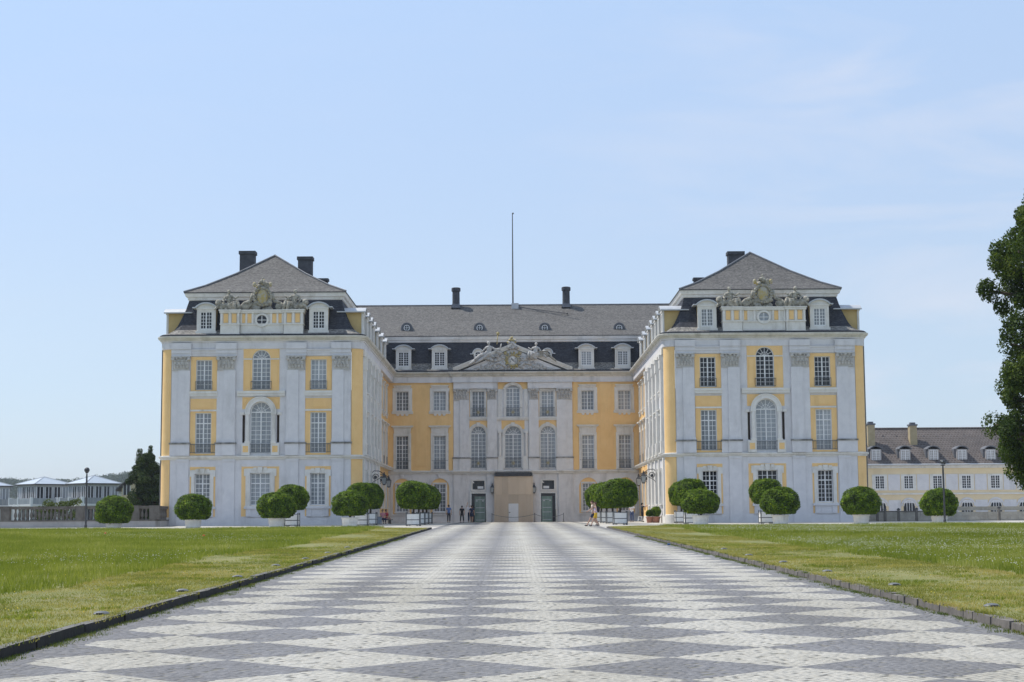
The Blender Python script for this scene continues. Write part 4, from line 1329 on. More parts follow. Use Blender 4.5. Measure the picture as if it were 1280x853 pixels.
# --- boarded-up portal in front of the entrance
def hoarding():
    a, b = at(619.4, 640, 166.2), at(664.7, 640, 166.2)
    x0, x1, yf = a.x, b.x, 166.2
    zb = gz(166)
    zt = at(640, 595.5, yf).z
    h = thing('hoarding', ((x0 + x1) / 2, yf, zb), 'plywood boarding closing off the palace portal, white site door in it', 'hoarding')
    w = x1 - x0
    O = lambda m, n, mat, par=h: m.build(n, M[mat], par)
    H = zt - zb
    xs = [-w / 2, -w / 2 + .62, -w / 2 + 1.30, 1.02 - w / 2 + .92, w / 2 - .55, w / 2]
    dx0, dx1, dz = at(635.5, 640, yf).x - (x0 + x1) / 2, at(648.3, 640, yf).x - (x0 + x1) / 2, at(641, 629.5, yf).z - zb
    cuts = [-w / 2, -w / 2 + .66, dx0, dx1, dx1 + .75, w / 2]
    zc = H * .60
    for k, (p, q) in enumerate(zip(cuts[:-1], cuts[1:])):
        for z0, z1 in ((0, zc), (zc, H)):
            if k == 2 and z0 == 0: z0 = dz
            m = MB(); m.box(p + .006, q - .006, -.02 + .006 * (k % 2), .02, z0 + .006, z1 - .006); O(m, 'plywood_panel', 'plywood')
    m = MB(); m.box(-w / 2, w / 2, .021, .08, 0, H); O(m, 'backing_frame', 'plywood')
    m = MB(); m.box(-w / 2 - .02, w / 2 + .02, -.14, .8, H, H + .38); O(m, 'canopy', 'iron')
    m = MB(); m.box(w / 2 - .002, w / 2 + .12, .0, .8, 0, H); m.box(-w / 2 - .12, -w / 2 + .002, .0, .8, 0, H); O(m, 'side_panel', 'plywood')
    m = MB(); m.box(dx0 + .02, dx1 - .02, -.03, .03, .03, dz - .01); d = O(m, 'door', 'white')
    m = MB(); m.box(dx0 + .08, dx0 + .12, -.07, -.03, dz * .48, dz * .54); m.box(dx0 + .06, dx0 + .22, -.085, -.06, dz * .51, dz * .53); O(m, 'handle', 'iron', d)
def ply():
    m = pmat('plywood', (0.60, 0.475, 0.345), (0.70, 0.575, 0.435), 0.8, 1.1, (1, 1, .25), bump=.1)
    N, L = m.node_tree.nodes, m.node_tree.links
    P = N['Principled BSDF']
    oi = N.new('ShaderNodeObjectInfo'); mr = N.new('ShaderNodeMapRange'); mr.inputs['To Min'].default_value = .80; mr.inputs['To Max'].default_value = 1.12
    L.new(oi.outputs['Random'], mr.inputs['Value'])
    hs = N.new('ShaderNodeHueSaturation'); L.new(mr.outputs[0], hs.inputs['Value'])
    L.new(P.inputs['Base Color'].links[0].from_socket, hs.inputs['Color']); L.new(hs.outputs[0], P.inputs['Base Color'])
    return m
M['plywood'] = ply()
hoarding()

# --- wall lanterns
def lantern_mesh(o, p=(0, 0, 0), s=1.0):
    x, y, z = p
    m = MB(); m.frustum((x, y), .10 * s, .10 * s, .17 * s, .17 * s, z - .35 * s, z + .10 * s); m.build('lantern_glass', M['lampglass'], o)
    m = MB()
    for a in (-1, 1):
        for b in (-1, 1):
            m.tube((x + a * .11 * s, y + b * .11 * s, z - .36 * s), (x + a * .18 * s, y + b * .18 * s, z + .11 * s), .014 * s, n=4)
    m.frustum((x, y), .20 * s, .20 * s, .07 * s, .07 * s, z + .10 * s, z + .28 * s); m.frustum((x, y), .08 * s, .08 * s, .05 * s, .05 * s, z + .28 * s, z + .40 * s)
    m.ball((x, y, z + .45 * s), .05 * s, 6, 5); m.frustum((x, y), .07 * s, .07 * s, .12 * s, .12 * s, z - .42 * s, z - .35 * s)
    m.build('lantern_cage', M['iron'], o)
M['lampglass'] = pmat('lantern_glass', (0.30, 0.32, 0.32), (0.40, 0.42, 0.42), 0.1, 3)
for u, sd_, lb in ((615.3, -1, 'black wall lantern between left glass door and plywood hoarding'), (667.6, 1, 'black wall lantern between plywood hoarding and right glass door')):
    p = at(u, 611, 166.55)
    t = thing('wall_lantern', (p.x, 166.84, p.z), lb, 'lantern', 'lanterns either side of the portal')
    lantern_mesh(t, (0, -.30, 0), 1.15)
    m = MB(); m.box(-.05, .05, -.04, .02, -.2, .2); m.path([(0, 0, -.1), (0, -.12, .1), (0, -.3, .62), (0, -.3, .5)], .02, 5); m.build('bracket', M['iron'], t)
def bracket_lantern(xw, Y, sg, lb):
    t = thing('bracket_lantern', (xw, Y, 5.25), lb, 'lantern', 'lanterns on scrolled brackets along the court')
    k = sg
    m = MB()
    m.box(min(0, k * .06), max(0, k * .06), -.06, .06, -.6, .7)
    m.path([(k * .03, 0, .45), (k * .3, 0, .72), (k * .75, 0, .70), (k * 1.15, 0, .45)], .035, 6)
    c = [(k * (.42 + .30 * (1 - i / 22) * cos(i * .5)), 0, .18 + .30 * (1 - i / 22) * sin(i * .5)) for i in range(20)]
    m.path(c, .035, 6)
    m.path([(k * .05, 0, -.5), (k * .25, 0, -.25), (k * .45, 0, -.12), (k * .8, 0, .05), (k * 1.15, 0, .45)], .028, 6)
    m.ball((k * .42, 0, .18), (.12, .05, .12), 8, 6)
    m.build('bracket', M['iron'], t)
    lantern_mesh(t, (k * 1.2, 0, -.02), 1.25)
bracket_lantern(-12.55, 141.6, 1, 'nearer black lantern on a scrolled bracket of the left wing, court side')
bracket_lantern(-12.95, 152.0, 1, 'farther black lantern on a scrolled bracket of the left wing, court side')
bracket_lantern(12.72, 141.6, -1, 'nearer black lantern on a scrolled bracket of the right wing, court side')
bracket_lantern(13.1, 152.0, -1, 'farther black lantern on a scrolled bracket of the right wing, court side')
# ---------------------------------------------------------------- ground, road, lawns
XL, XR = -5.42, 6.22            # road edges (kerb faces)
YE = 108.0                      # where the lawns end
M['earth'] = pmat('field_grass', (0.06, 0.085, 0.03), (0.10, 0.12, 0.05), 0.95, 0.2)
M['gravel'] = pmat('pale_gravel', (0.40, 0.375, 0.33), (0.50, 0.475, 0.43), 0.95, 2.0, bump=0.3, bscale=25, stain=(0.36, 0.34, 0.30), stain_amt=.4, stain_scale=.3)
M['turf'] = pmat('turf_soil', (0.13, 0.15, 0.04), (0.23, 0.215, 0.08), 0.95, 0.9, bump=0.4, bscale=20, stain=(0.22, 0.18, 0.10), stain_amt=.7, stain_scale=.5)

def strip_sheet(name, xs, ys, zf, mat, label, cat, kind='structure'):
    V = [(x, y, zf(x, y)) for y in ys for x in xs]
    n = len(xs)
    Fc = [(j * n + i, j * n + i + 1, (j + 1) * n + i + 1, (j + 1) * n + i) for j in range(len(ys) - 1) for i in range(n - 1)]
    me = bpy.data.meshes.new(name); me.from_pydata(V, [], Fc); me.materials.append(mat)
    me.polygons.foreach_set('use_smooth', [True] * len(Fc))
    o = link(name, me)
    return tag(o, label, cat, kind=kind)

strip_sheet('ground', [-4000, -400, -120, -60, 0, 60, 120, 400, 4000], [-300, -40, 0, 60, 110, 133, 175, 260, 600, 1200, 5000],
            lambda x, y: gz(y) - (.25 if abs(x) < 130 and y < 200 else .5) - (2.0 if y < -100 else 0), M['earth'], 'flat grassy ground stretching to the horizon', 'ground')
strip_sheet('forecourt', [-46, -30, 0, 30, 46], [95, 108, 120, 133, 150, 170], lambda x, y: gz(y) - .012, M['gravel'], 'pale gravel forecourt in front of the palace', 'forecourt')

strip_sheet('bounce_ground', [30.5, 50, 70, 95], [141, 160, 187.9], lambda x, y: gz(y) - .10, M['gravel'], 'pale gravel sheet added to bounce light onto the side building', 'bounce_ground')  # unseen pale ground added to bounce light onto the side building's wall

# paving pattern: dark and light diamonds
PX, PY, OX, OY = 2.305, 2.17, -0.69, 17.0
def stain_node(N, L, geo, colour, P):
    """worn and dirty patches on the paving, drawn out along the drive"""
    mp_ = N.new('ShaderNodeMapping'); mp_.inputs['Scale'].default_value = (1.0, .28, 1.0)
    L.new(geo.outputs['Position'], mp_.inputs['Vector'])
    q = N.new('ShaderNodeTexNoise'); q.inputs['Scale'].default_value = .55; q.inputs['Detail'].default_value = 8; q.inputs['Roughness'].default_value = .68
    L.new(mp_.outputs['Vector'], q.inputs['Vector'])
    r_ = N.new('ShaderNodeValToRGB'); r_.color_ramp.elements[0].position = .38; r_.color_ramp.elements[0].color = (.83, .82, .79, 1); r_.color_ramp.elements[1].position = .62; r_.color_ramp.elements[1].color = (1.0, 1.0, 1.0, 1)
    L.new(q.outputs['Fac'], r_.inputs['Fac'])
    x_ = N.new('ShaderNodeMix'); x_.data_type = 'RGBA'; x_.blend_type = 'MULTIPLY'; x_.inputs[0].default_value = 1.0
    L.new(colour, x_.inputs[6]); L.new(r_.outputs['Color'], x_.inputs[7]); L.new(x_.outputs[2], P.inputs['Base Color'])

def road_material():
    m, N, L, P = nodes_of('sett_paving')
    P.inputs['Roughness'].default_value = 0.85
    P.inputs['Specular IOR Level'].default_value = 0.15
    geo = N.new('ShaderNodeNewGeometry')
    sp = N.new('ShaderNodeSeparateXYZ'); L.new(geo.outputs['Position'], sp.inputs[0])
    def mth(op, a, b=None, c=None):
        n = N.new('ShaderNodeMath'); n.operation = op
        for i, q in enumerate((a, b, c)):
            if q is None: continue
            if isinstance(q, (int, float)): n.inputs[i].default_value = q
            else: L.new(q, n.inputs[i])
        return n.outputs[0]
    wob = N.new('ShaderNodeTexNoise'); wob.inputs['Scale'].default_value = 8
    L.new(geo.outputs['Position'], wob.inputs['Vector'])
    jit = mth('MULTIPLY_ADD', wob.outputs['Fac'], .04, -.02)
    ax = mth('MULTIPLY', mth('ABSOLUTE', mth('SUBTRACT', mth('FRACT', mth('ADD', mth('DIVIDE', mth('SUBTRACT', sp.outputs[0], OX), PX), .5)), .5)), 2)
    ay = mth('MULTIPLY', mth('ABSOLUTE', mth('SUBTRACT', mth('FRACT', mth('DIVIDE', mth('SUBTRACT', sp.outputs[1], OY), PY)), .5)), 2)
    d = mth('LESS_THAN', mth('ADD', mth('ADD', ax, ay), jit), 1.0)
    d = mth('MAXIMUM', d, mth('MAXIMUM', mth('LESS_THAN', sp.outputs[0], XL + .42), mth('GREATER_THAN', sp.outputs[0], XR - .42)))
    vo = N.new('ShaderNodeTexVoronoi'); vo.inputs['Scale'].default_value = 9.5; vo.inputs['Randomness'].default_value = .55
    L.new(geo.outputs['Position'], vo.inputs['Vector'])
    se = N.new('ShaderNodeSeparateColor'); L.new(vo.outputs['Color'], se.inputs[0])
    def ramp(a, b):
        r = N.new('ShaderNodeValToRGB'); r.color_ramp.elements[0].color = (*a, 1); r.color_ramp.elements[1].color = (*b, 1)
        L.new(se.outputs[0], r.inputs['Fac']); return r.outputs['Color']
    mxn = N.new('ShaderNodeMix'); mxn.data_type = 'RGBA'
    L.new(d, mxn.inputs[0]); L.new(ramp(*C_LIGHT), mxn.inputs[6]); L.new(ramp(*C_DARK), mxn.inputs[7])
    # joints between the setts
    v2 = N.new('ShaderNodeTexVoronoi'); v2.feature = 'DISTANCE_TO_EDGE'; v2.inputs['Scale'].default_value = 9.5; v2.inputs['Randomness'].default_value = .55
    L.new(geo.outputs['Position'], v2.inputs['Vector'])
    j = mth('LESS_THAN', v2.outputs['Distance'], .07)
    m2 = N.new('ShaderNodeMix'); m2.data_type = 'RGBA'
    L.new(mth('MULTIPLY', j, .55), m2.inputs[0]); L.new(mxn.outputs[2], m2.inputs[6]); m2.inputs[7].default_value = (.13, .125, .11, 1)
    stain_node(N, L, geo, m2.outputs[2], P)
    bp = N.new('ShaderNodeBump'); bp.inputs['Strength'].default_value = .5; bp.inputs['Distance'].default_value = .02
    L.new(v2.outputs['Distance'], bp.inputs['Height']); L.new(bp.outputs['Normal'], P.inputs['Normal'])
    return m
C_LIGHT = ((0.40, 0.38, 0.335), (0.525, 0.505, 0.455))
C_DARK = ((0.18, 0.178, 0.184), (0.268, 0.265, 0.272))
M['setts'] = road_material()
def sett_mat(name, a, b):
    m, N, L, P = nodes_of(name)
    P.inputs['Roughness'].default_value = .85
    P.inputs['Specular IOR Level'].default_value = .15
    geo = N.new('ShaderNodeNewGeometry')
    oi = N.new('ShaderNodeObjectInfo')
    ad = N.new('ShaderNodeMath'); ad.operation = 'ADD'; L.new(geo.outputs['Random Per Island'], ad.inputs[0]); L.new(oi.outputs['Random'], ad.inputs[1])
    fr = N.new('ShaderNodeMath'); fr.operation = 'FRACT'; L.new(ad.outputs[0], fr.inputs[0])
    nz = N.new('ShaderNodeTexNoise'); nz.inputs['Scale'].default_value = 35; nz.inputs['Detail'].default_value = 5; L.new(geo.outputs['Position'], nz.inputs['Vector'])
    n2 = N.new('ShaderNodeTexNoise'); n2.inputs['Scale'].default_value = .8; n2.inputs['Detail'].default_value = 5; L.new(geo.outputs['Position'], n2.inputs['Vector'])
    mx_ = N.new('ShaderNodeMix'); mx_.data_type = 'FLOAT'; mx_.inputs[0].default_value = .4; L.new(fr.outputs[0], mx_.inputs[2]); L.new(nz.outputs['Fac'], mx_.inputs[3])
    m3 = N.new('ShaderNodeMix'); m3.data_type = 'FLOAT'; m3.inputs[0].default_value = .35; L.new(mx_.outputs[0], m3.inputs[2]); L.new(n2.outputs['Fac'], m3.inputs[3])
    r = N.new('ShaderNodeValToRGB'); r.color_ramp.elements[0].position = .15; r.color_ramp.elements[1].position = .85
    r.color_ramp.elements[0].color = (*a, 1); r.color_ramp.elements[1].color = (*b, 1)
    L.new(m3.outputs[0], r.inputs['Fac']); stain_node(N, L, geo, r.outputs['Color'], P)
    bp = N.new('ShaderNodeBump'); bp.inputs['Strength'].default_value = .35; bp.inputs['Distance'].default_value = .01; L.new(nz.outputs['Fac'], bp.inputs['Height']); L.new(bp.outputs['Normal'], P.inputs['Normal'])
    return m
M['sett_light'] = sett_mat('light_sett', *C_LIGHT)
M['sett_dark'] = sett_mat('dark_sett', *C_DARK)
M['joint'] = pmat('sandy_joint', (0.10, 0.095, 0.085), (0.23, 0.215, 0.185), 0.95, 9, stain=(0.07, 0.085, 0.03), stain_amt=.8, stain_scale=1.2)

YS = 34.0      # setts are single stones up to here
road = strip_sheet('road', [XL - .02, -3, 0, 3, XR + .02], [YS, 60, 80, 100, 133, 166.5], lambda x, y: gz(y), M['setts'], 'straight paved drive of light and dark stone diamonds leading to the palace', 'road')
bed = strip_sheet('joint_bed', [XL - .02, 0, XR + .02], [10, 20, YS], lambda x, y: gz(y) - .0035, M['joint'], None, None)
for k in ('label', 'category'):
    if k in bed: del bed[k]
near_ = strip_sheet('road_surface', [XL - .02, -3, 0, 3, XR + .02], [-25, -10, 0, 10.02], lambda x, y: gz(y), M['setts'], None, None)
for k in ('label', 'category'):
    if k in near_: del near_[k]
near_.parent = road
bed.parent = road
m = MB(); m.hexa([(XL, YS - .02, gz(YS) - .03), (XR, YS - .02, gz(YS) - .03), (XR, YS, gz(YS) - .03), (XL, YS, gz(YS) - .03), (XL, YS - .02, gz(YS) - .001), (XR, YS - .02, gz(YS) - .001), (XR, YS, gz(YS) - .001), (XL, YS, gz(YS) - .001)])
m.build('paving_edge', M['setts'], road)

NS = 21                          # setts along one edge of a diamond: they are laid parallel to its edges
def setts():
    A, B = np.array([PX / 2, PY / 2]), np.array([-PX / 2, PY / 2])
    O = np.array([OX, OY])       # lower tip of a dark diamond
    i, j = np.meshgrid(np.arange(-220, 700), np.arange(-450, 450), indexing='ij')
    i, j = i.ravel(), j.ravel()
    C = O + (i[:, None] + .5) / NS * A + (j[:, None] + .5) / NS * B
    ok = (C[:, 0] > XL + .045) & (C[:, 0] < XR - .045) & (C[:, 1] > 10.0) & (C[:, 1] < YS - .04)
    C, i, j = C[ok], i[ok], j[ok]
    dk = ((np.floor_divide(i, NS) + np.floor_divide(j, NS)) % 2 == 0) | (C[:, 0] < XL + .42) | (C[:, 0] > XR - .42)
    rank = np.where((np.abs(C[:, 0]) < C[:, 1] * .322 + .02) & (C[:, 1] > 14.42), C[:, 1], 1e9)
    order = np.argsort(rank)
    near, rest = order[:299], order[299:]
    n = len(rest)
    c = C[rest]
    z = .0095 * c[:, 1]
    h = RNG.uniform(-.0020, .0014, n) - .007 * (RNG.random(n) < .07)
    V = np.zeros((n, 8, 3))
    for k, (a, b) in enumerate(((-1, -1), (1, -1), (1, 1), (-1, 1))):
        d = (a * A + b * B) / (2 * NS)
        q = c + d * .985
        t = c + d * RNG.uniform(.86, .93, n)[:, None] + RNG.uniform(-.004, .004, (n, 2))
        V[:, k] = np.stack([q[:, 0], q[:, 1], z - .02], 1)
        V[:, 4 + k] = np.stack([t[:, 0], t[:, 1], .0095 * t[:, 1] + h + RNG.uniform(-.0012, .0008, n)], 1)
    Fb = np.array([(4, 5, 6, 7), (0, 1, 5, 4), (1, 2, 6, 5), (2, 3, 7, 6), (3, 0, 4, 7)])
    Fc = (Fb[None] + (np.arange(n) * 8)[:, None, None]).reshape(-1, 4)
    me = np_mesh('paving_stones', V.reshape(-1, 3), Fc, [M['sett_light'], M['sett_dark']], np.repeat(dk[rest].astype(int), 5))
    o = link('paving_stones', me, road); o['kind'] = 'stuff'
    protos = {}
    for dkk in (0, 1):
        for v in range(8):
            q = []
            for top in (0, 1):
                for a, b in ((-1, -1), (1, -1), (1, 1), (-1, 1)):
                    d = (a * A + b * B) / (2 * NS) * (RNG.uniform(.86, .93) if top else .985)
                    jx = RNG.uniform(-.004, .004, 2) if top else (0, 0)
                    q.append((d[0] + jx[0], d[1] + jx[1], RNG.uniform(-.0024, .0016) if top else -.02))
            protos[dkk, v] = MB().hexa(q).mesh('paving_stone', M['sett_dark' if dkk else 'sett_light'])
    for k in near:
        link('paving_stone', protos[int(dk[k]), random.randrange(8)], road, (C[k, 0], C[k, 1], gz(C[k, 1])))
setts()

# kerbs
M['kerbtop'] = pmat('worn_lit_kerb_top', (0.11, 0.105, 0.095), (0.19, 0.18, 0.165), 0.9, 3)
M['kerbshade'] = pmat('shaded_kerb_stone', (0.014, 0.013, 0.011), (0.036, 0.033, 0.029), 0.9, 2.2, bump=.4, bscale=14, stain=(0.03, 0.035, 0.02), stain_amt=.8, stain_scale=1.5)  # left kerb face: its shade is painted into this darker colour
M['kerb'] = pmat('kerb_stone', (0.10, 0.09, 0.08), (0.19, 0.17, 0.15), 0.9, 2.2, bump=.4, bscale=14, stain=(0.06, 0.06, 0.045), stain_amt=.8, stain_scale=1.5)
def kerb(x, sg, ln, wid, label):
    k = thing('kerb', (x, 60, gz(60)), label, 'kerb')
    k['kind'] = 'structure'
    vs = []
    for v in range(5):
        l = ln * random.uniform(.985, .994)
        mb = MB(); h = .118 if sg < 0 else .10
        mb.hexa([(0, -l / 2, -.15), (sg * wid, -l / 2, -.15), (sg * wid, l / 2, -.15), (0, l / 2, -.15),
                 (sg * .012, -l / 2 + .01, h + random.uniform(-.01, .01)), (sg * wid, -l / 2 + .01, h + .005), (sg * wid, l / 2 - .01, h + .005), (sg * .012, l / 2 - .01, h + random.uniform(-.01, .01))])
        mb.mi = [0, 1 if sg < 0 else 0, 0, 0, 0, 0]  # only the top takes the lighter tone; the sides carry painted shade
        vs.append(mb.mesh('kerb_stone', [M['kerbshade'], M['kerbtop']] if sg < 0 else M['kerb']))
    y = 9.0
    while y < 107:
        o = link('kerb_stone', random.choice(vs), k, (random.uniform(-.012, .012), y + ln / 2 - 60, gz(y + ln / 2) - gz(60) + random.uniform(-.005, .005)))
        o.rotation_euler = (.0095, random.uniform(-.02, .02), random.uniform(-.012, .012))
        y += ln
kerb(XL, -1, 1.05, .15, 'long stone kerb with a face coloured dark for shade along the left edge of the drive')
kerb(XR, 1, .42, .16, 'row of small brown kerb stones along the right edge of the drive')

def lawn_z(x, y):
    e = (XL - x) if x < 0 else (x - XR)
    e = max(0, e)
    return gz(y) + .10 + .03 * sin(x * .31 + y * .11) * min(1, e / 3) + .02 * sin(y * .37 + x * .7) * min(1, e / 2)
yy = [8, 12, 16, 20, 25, 30, 36, 42, 50, 58, 66, 75, 84, 92, 100, YE]
strip_sheet('lawn', [-75, -60, -48, -38, -30, -24, -19, -15, -12, -10, -8.6, -7.4, -6.4, XL - .13], yy, lawn_z, M['turf'], 'rough meadow lawn left of the drive with a mown strip', 'lawn')
strip_sheet('lawn', [XR + .14, 7.4, 8.6, 9.9, 12, 15, 19, 24, 30, 38, 48, 60, 75], yy, lawn_z, M['turf'], 'clover lawn right of the drive with a mown strip', 'lawn')

def blades(name, pts, hmin, hmax, wmin, wmax, per, spread, mat, lean=.5, zf=lawn_z):
    n = len(pts)
    P = np.repeat(pts, per, 0)
    k = len(P)
    a = RNG.uniform(0, 2 * pi, k)
    P = P + np.stack([RNG.normal(0, spread, k), RNG.normal(0, spread, k)], 1)
    z = np.array([zf(*p) for p in pts]).repeat(per) - .01
    h = RNG.uniform(hmin, hmax, k); w = RNG.uniform(wmin, wmax, k)
    l = RNG.uniform(0, lean, k) * h
    b = RNG.uniform(0, 2 * pi, k)
    V = np.zeros((k, 3, 3))
    V[:, 0] = np.stack([P[:, 0] - cos_(a) * w / 2, P[:, 1] - sin_(a) * w / 2, z], 1)
    V[:, 1] = np.stack([P[:, 0] + cos_(a) * w / 2, P[:, 1] + sin_(a) * w / 2, z], 1)
    V[:, 2] = np.stack([P[:, 0] + cos_(b) * l, P[:, 1] + sin_(b) * l, z + h], 1)
    me = np_mesh(name, V.reshape(-1, 3), np.arange(k * 3).reshape(-1, 3), mat)
    return link(name, me)
cos_, sin_ = np.cos, np.sin

def scatter(x_of, y0, y1, dens):
    """random points between two x limits that depend on y; density per m2 as a function of y"""
    out = []
    ys = np.arange(y0, y1, 1.0)
    for y in ys:
        a, b = x_of(y)
        if b <= a: continue
        n = RNG.poisson(dens(y) * (b - a))
        out.append(np.stack([RNG.uniform(a, b, n), RNG.uniform(y, y + 1, n)], 1))
    return np.concatenate(out)

M['meadow'] = leafmat('meadow_grass', (0.115, 0.165, 0.018), (0.29, 0.325, 0.064), (0.44, 0.42, 0.20), .40, .35, 1.35)
M['mown'] = leafmat('mown_grass', (0.14, 0.175, 0.030), (0.43, 0.38, 0.115), (0.52, 0.41, 0.19), .35, .55, 1.3)
EL = lambda y: -(y * .40 + 3.0)
def ledge(y): return -8.6 + .25 * sin(y * .23) + .12 * sin(y * .9)
def redge(y): return 9.9 + .25 * sin(y * .2 + 1) + .12 * sin(y * .8)
pl = scatter(lambda y: (EL(y), ledge(y)), 22, YE, lambda y: 60 if y < 45 else 42)
tag(blades('meadow_grass', pl, .08, .20, .010, .022, 5, .05, M['meadow']), 'tall green meadow grass on the left lawn', 'grass', kind='stuff')
pr = scatter(lambda y: (redge(y), -EL(y)), 25, YE, lambda y: 60 if y < 45 else 42)
tag(blades('meadow_grass', pr, .08, .20, .010, .022, 5, .05, M['meadow']), 'tall green meadow grass with clover on the right lawn', 'grass', kind='stuff')
ml = scatter(lambda y: (max(EL(y), ledge(y) - .1), XL - .10), 13, 107, lambda y: 260 if y < 30 else 220 if y < 55 else 130)
tag(blades('mown_grass', ml, .015, .05, .008, .018, 4, .035, M['mown'], .9), 'short yellowish mown grass along the left kerb', 'grass', kind='stuff')
mr = scatter(lambda y: (XR + .09, min(-EL(y), redge(y) + .1)), 13, 107, lambda y: 260 if y < 30 else 220 if y < 55 else 130)
tag(blades('mown_grass', mr, .015, .05, .008, .018, 4, .035, M['mown'], .9), 'short yellowish mown grass along the right kerb', 'grass', kind='stuff')
# weeds along the foot of the kerbs and tufts hanging over them
M['weed'] = leafmat('weeds', (0.07, 0.12, 0.02), (0.16, 0.19, 0.05), (0.28, 0.26, 0.09), .35, 1.5)
def weeds(x, sg, lab):
    P = []
    y = 12.
    while y < 80:
        y += RNG.exponential(.13)
        n = int(RNG.integers(3, 22))
        c = x - sg * abs(RNG.normal(.02, .09))
        P.append(np.stack([RNG.normal(c, .05, n), RNG.normal(y, .14, n)], 1))
    P = np.concatenate(P)
    zf = lambda a, b: gz(b) + (.11 if (a - x) * sg > .02 else -.005)
    tag(blades('weeds', P, .008, .055, .008, .02, 4, .02, M['weed'], .9, zf), lab, 'weeds', kind='stuff')
weeds(XL, -1, 'small weeds growing at the foot of the left kerb')
weeds(XR, 1, 'small weeds growing at the foot of the right kerb')
# grass creeping over the kerb tops, and a few weeds in the joints of the drive
def fringe(x, sg, lab):
    n = 4200
    P = np.stack([x + sg * np.abs(RNG.normal(.10, .05, n)), 12 + 90 * RNG.random(n) ** 1.6], 1)
    keep = np.sin(P[:, 1] * 2.1) + np.sin(P[:, 1] * .83 + 1) + RNG.normal(0, .6, n) > -.2
    tag(blades('grass_fringe', P[keep], .02, .06, .008, .02, 5, .03, M['mown'], 1.2, lambda a, b: gz(b) + .105), lab, 'grass', kind='stuff')
fringe(XL, -1, 'grass creeping over the top of the left kerb')
fringe(XR, 1, 'grass creeping over the top of the right kerb')
P_ = np.concatenate([np.stack([RNG.normal(cx_, .05, k_), RNG.normal(cy_, .05, k_)], 1) for cx_, cy_, k_ in [(RNG.uniform(XL, XR), 14 + 45 * RNG.random() ** 1.3, int(RNG.integers(3, 12))) for _ in range(110)]])
tag(blades('weeds', P_, .005, .02, .008, .02, 4, .02, M['weed'], 1.2, lambda a, b: gz(b) - .004), 'tiny weeds in the joints of the paved drive', 'weeds', kind='stuff')
# darker clumps in the mown strips
def clumps(xa, xb, lab, n):
    P = []
    for _ in range(n):
        y = RNG.uniform(14, 60); x = RNG.uniform(xa, xb); k = int(RNG.integers(15, 60))
        P.append(np.stack([RNG.normal(x, .16, k), RNG.normal(y, .22, k)], 1))
    P = np.concatenate(P)
    tag(blades('clover_patch', P, .03, .07, .012, .025, 4, .02, M['meadow'], .9), lab, 'clover', kind='stuff')
clumps(-8.4, -5.6, 'green clover patches in the mown strip on the left', 90)
clumps(6.6, 9.7, 'green clover patches in the mown strip on the right', 90)
# flowers
def flowers(name, pts, h0, h1, r, mat, lab, cat):
    n = len(pts)
    z = np.array([lawn_z(*p) for p in pts]) + RNG.uniform(h0, h1, n)
    base = np.array([(1, 0, 0), (-.5, .87, 0), (-.5, -.87, 0), (0, 0, .9), (0, 0, -.5)])
    s = RNG.uniform(.6, 1.2, n) * r
    V = base[None] * s[:, None, None] + np.stack([pts[:, 0], pts[:, 1], z], 1)[:, None]
    fb = np.array([(0, 1, 3), (1, 2, 3), (2, 0, 3), (1, 0, 4), (2, 1, 4), (0, 2, 4)])
    Fc = (fb[None] + (np.arange(n) * 5)[:, None, None]).reshape(-1, 3)
    tag(link(name, np_mesh(name, V.reshape(-1, 3), Fc, mat)), lab, cat, kind='stuff')
M['clover'] = pmat('clover_white', (0.66, 0.66, 0.58), (0.80, 0.80, 0.74), .8)
M['butter'] = pmat('buttercup_yellow', (0.70, 0.55, 0.03), (0.75, 0.60, 0.05), .7)
M['poppy'] = pmat('poppy_red', (0.65, 0.12, 0.03), (0.7, 0.16, 0.05), .7)
def patchy(p, f, t):
    v = np.sin(p[:, 0] * .35 + 2 * np.sin(p[:, 1] * .09)) + np.sin(p[:, 1] * .21 + p[:, 0] * .13) + RNG.normal(0, .7, len(p))
    return p[v * f > t]
flowers('clover_flowers', patchy(scatter(lambda y: (redge(y) + .3, -EL(y)), 27, YE, lambda y: 18), 1, -.3), .09, .17, .013, M['clover'], 'white clover flowers scattered over the right lawn', 'flowers')
flowers('clover_flowers', patchy(scatter(lambda y: (EL(y), ledge(y) - .3), 22, 90, lambda y: 7), 1, 1.1), .09, .17, .013, M['clover'], 'white clover flowers in patches on the left lawn', 'flowers')
yb_ = np.concatenate([scatter(lambda y: (-9.6, XL - .3), 14, 100, lambda y: 1.2), scatter(lambda y: (XR + .3, 10), 14, 60, lambda y: .7)])
flowers('yellow_flowers', yb_, .03, .07, .014, M['butter'], 'tiny yellow flowers in the mown strips', 'flowers')
for (u, v), lb in (((131, 671), 'small orange red poppy on the left lawn near the lamp post'), ((254, 673), 'small orange red poppy on the left lawn below the second tub')):
    Y = 2000 * 1.5 / (v - 631)
    p = at(u, v, Y); zl = lawn_z(p.x, Y)
    o = thing('poppy', (p.x, Y, zl), lb, 'flower', 'poppies in the left lawn')
    m = MB(); m.tube((0, 0, 0), (.02, 0, .23), .010, n=5); m.build('stem', M['weed'], o)
    m = MB()
    for k in range(4):
        m.ball((.02 + .025 * cos(k * 1.57), .025 * sin(k * 1.57), .25), (.03, .03, .03), 6, 4)
    m.build('petals', M['poppy'], o)

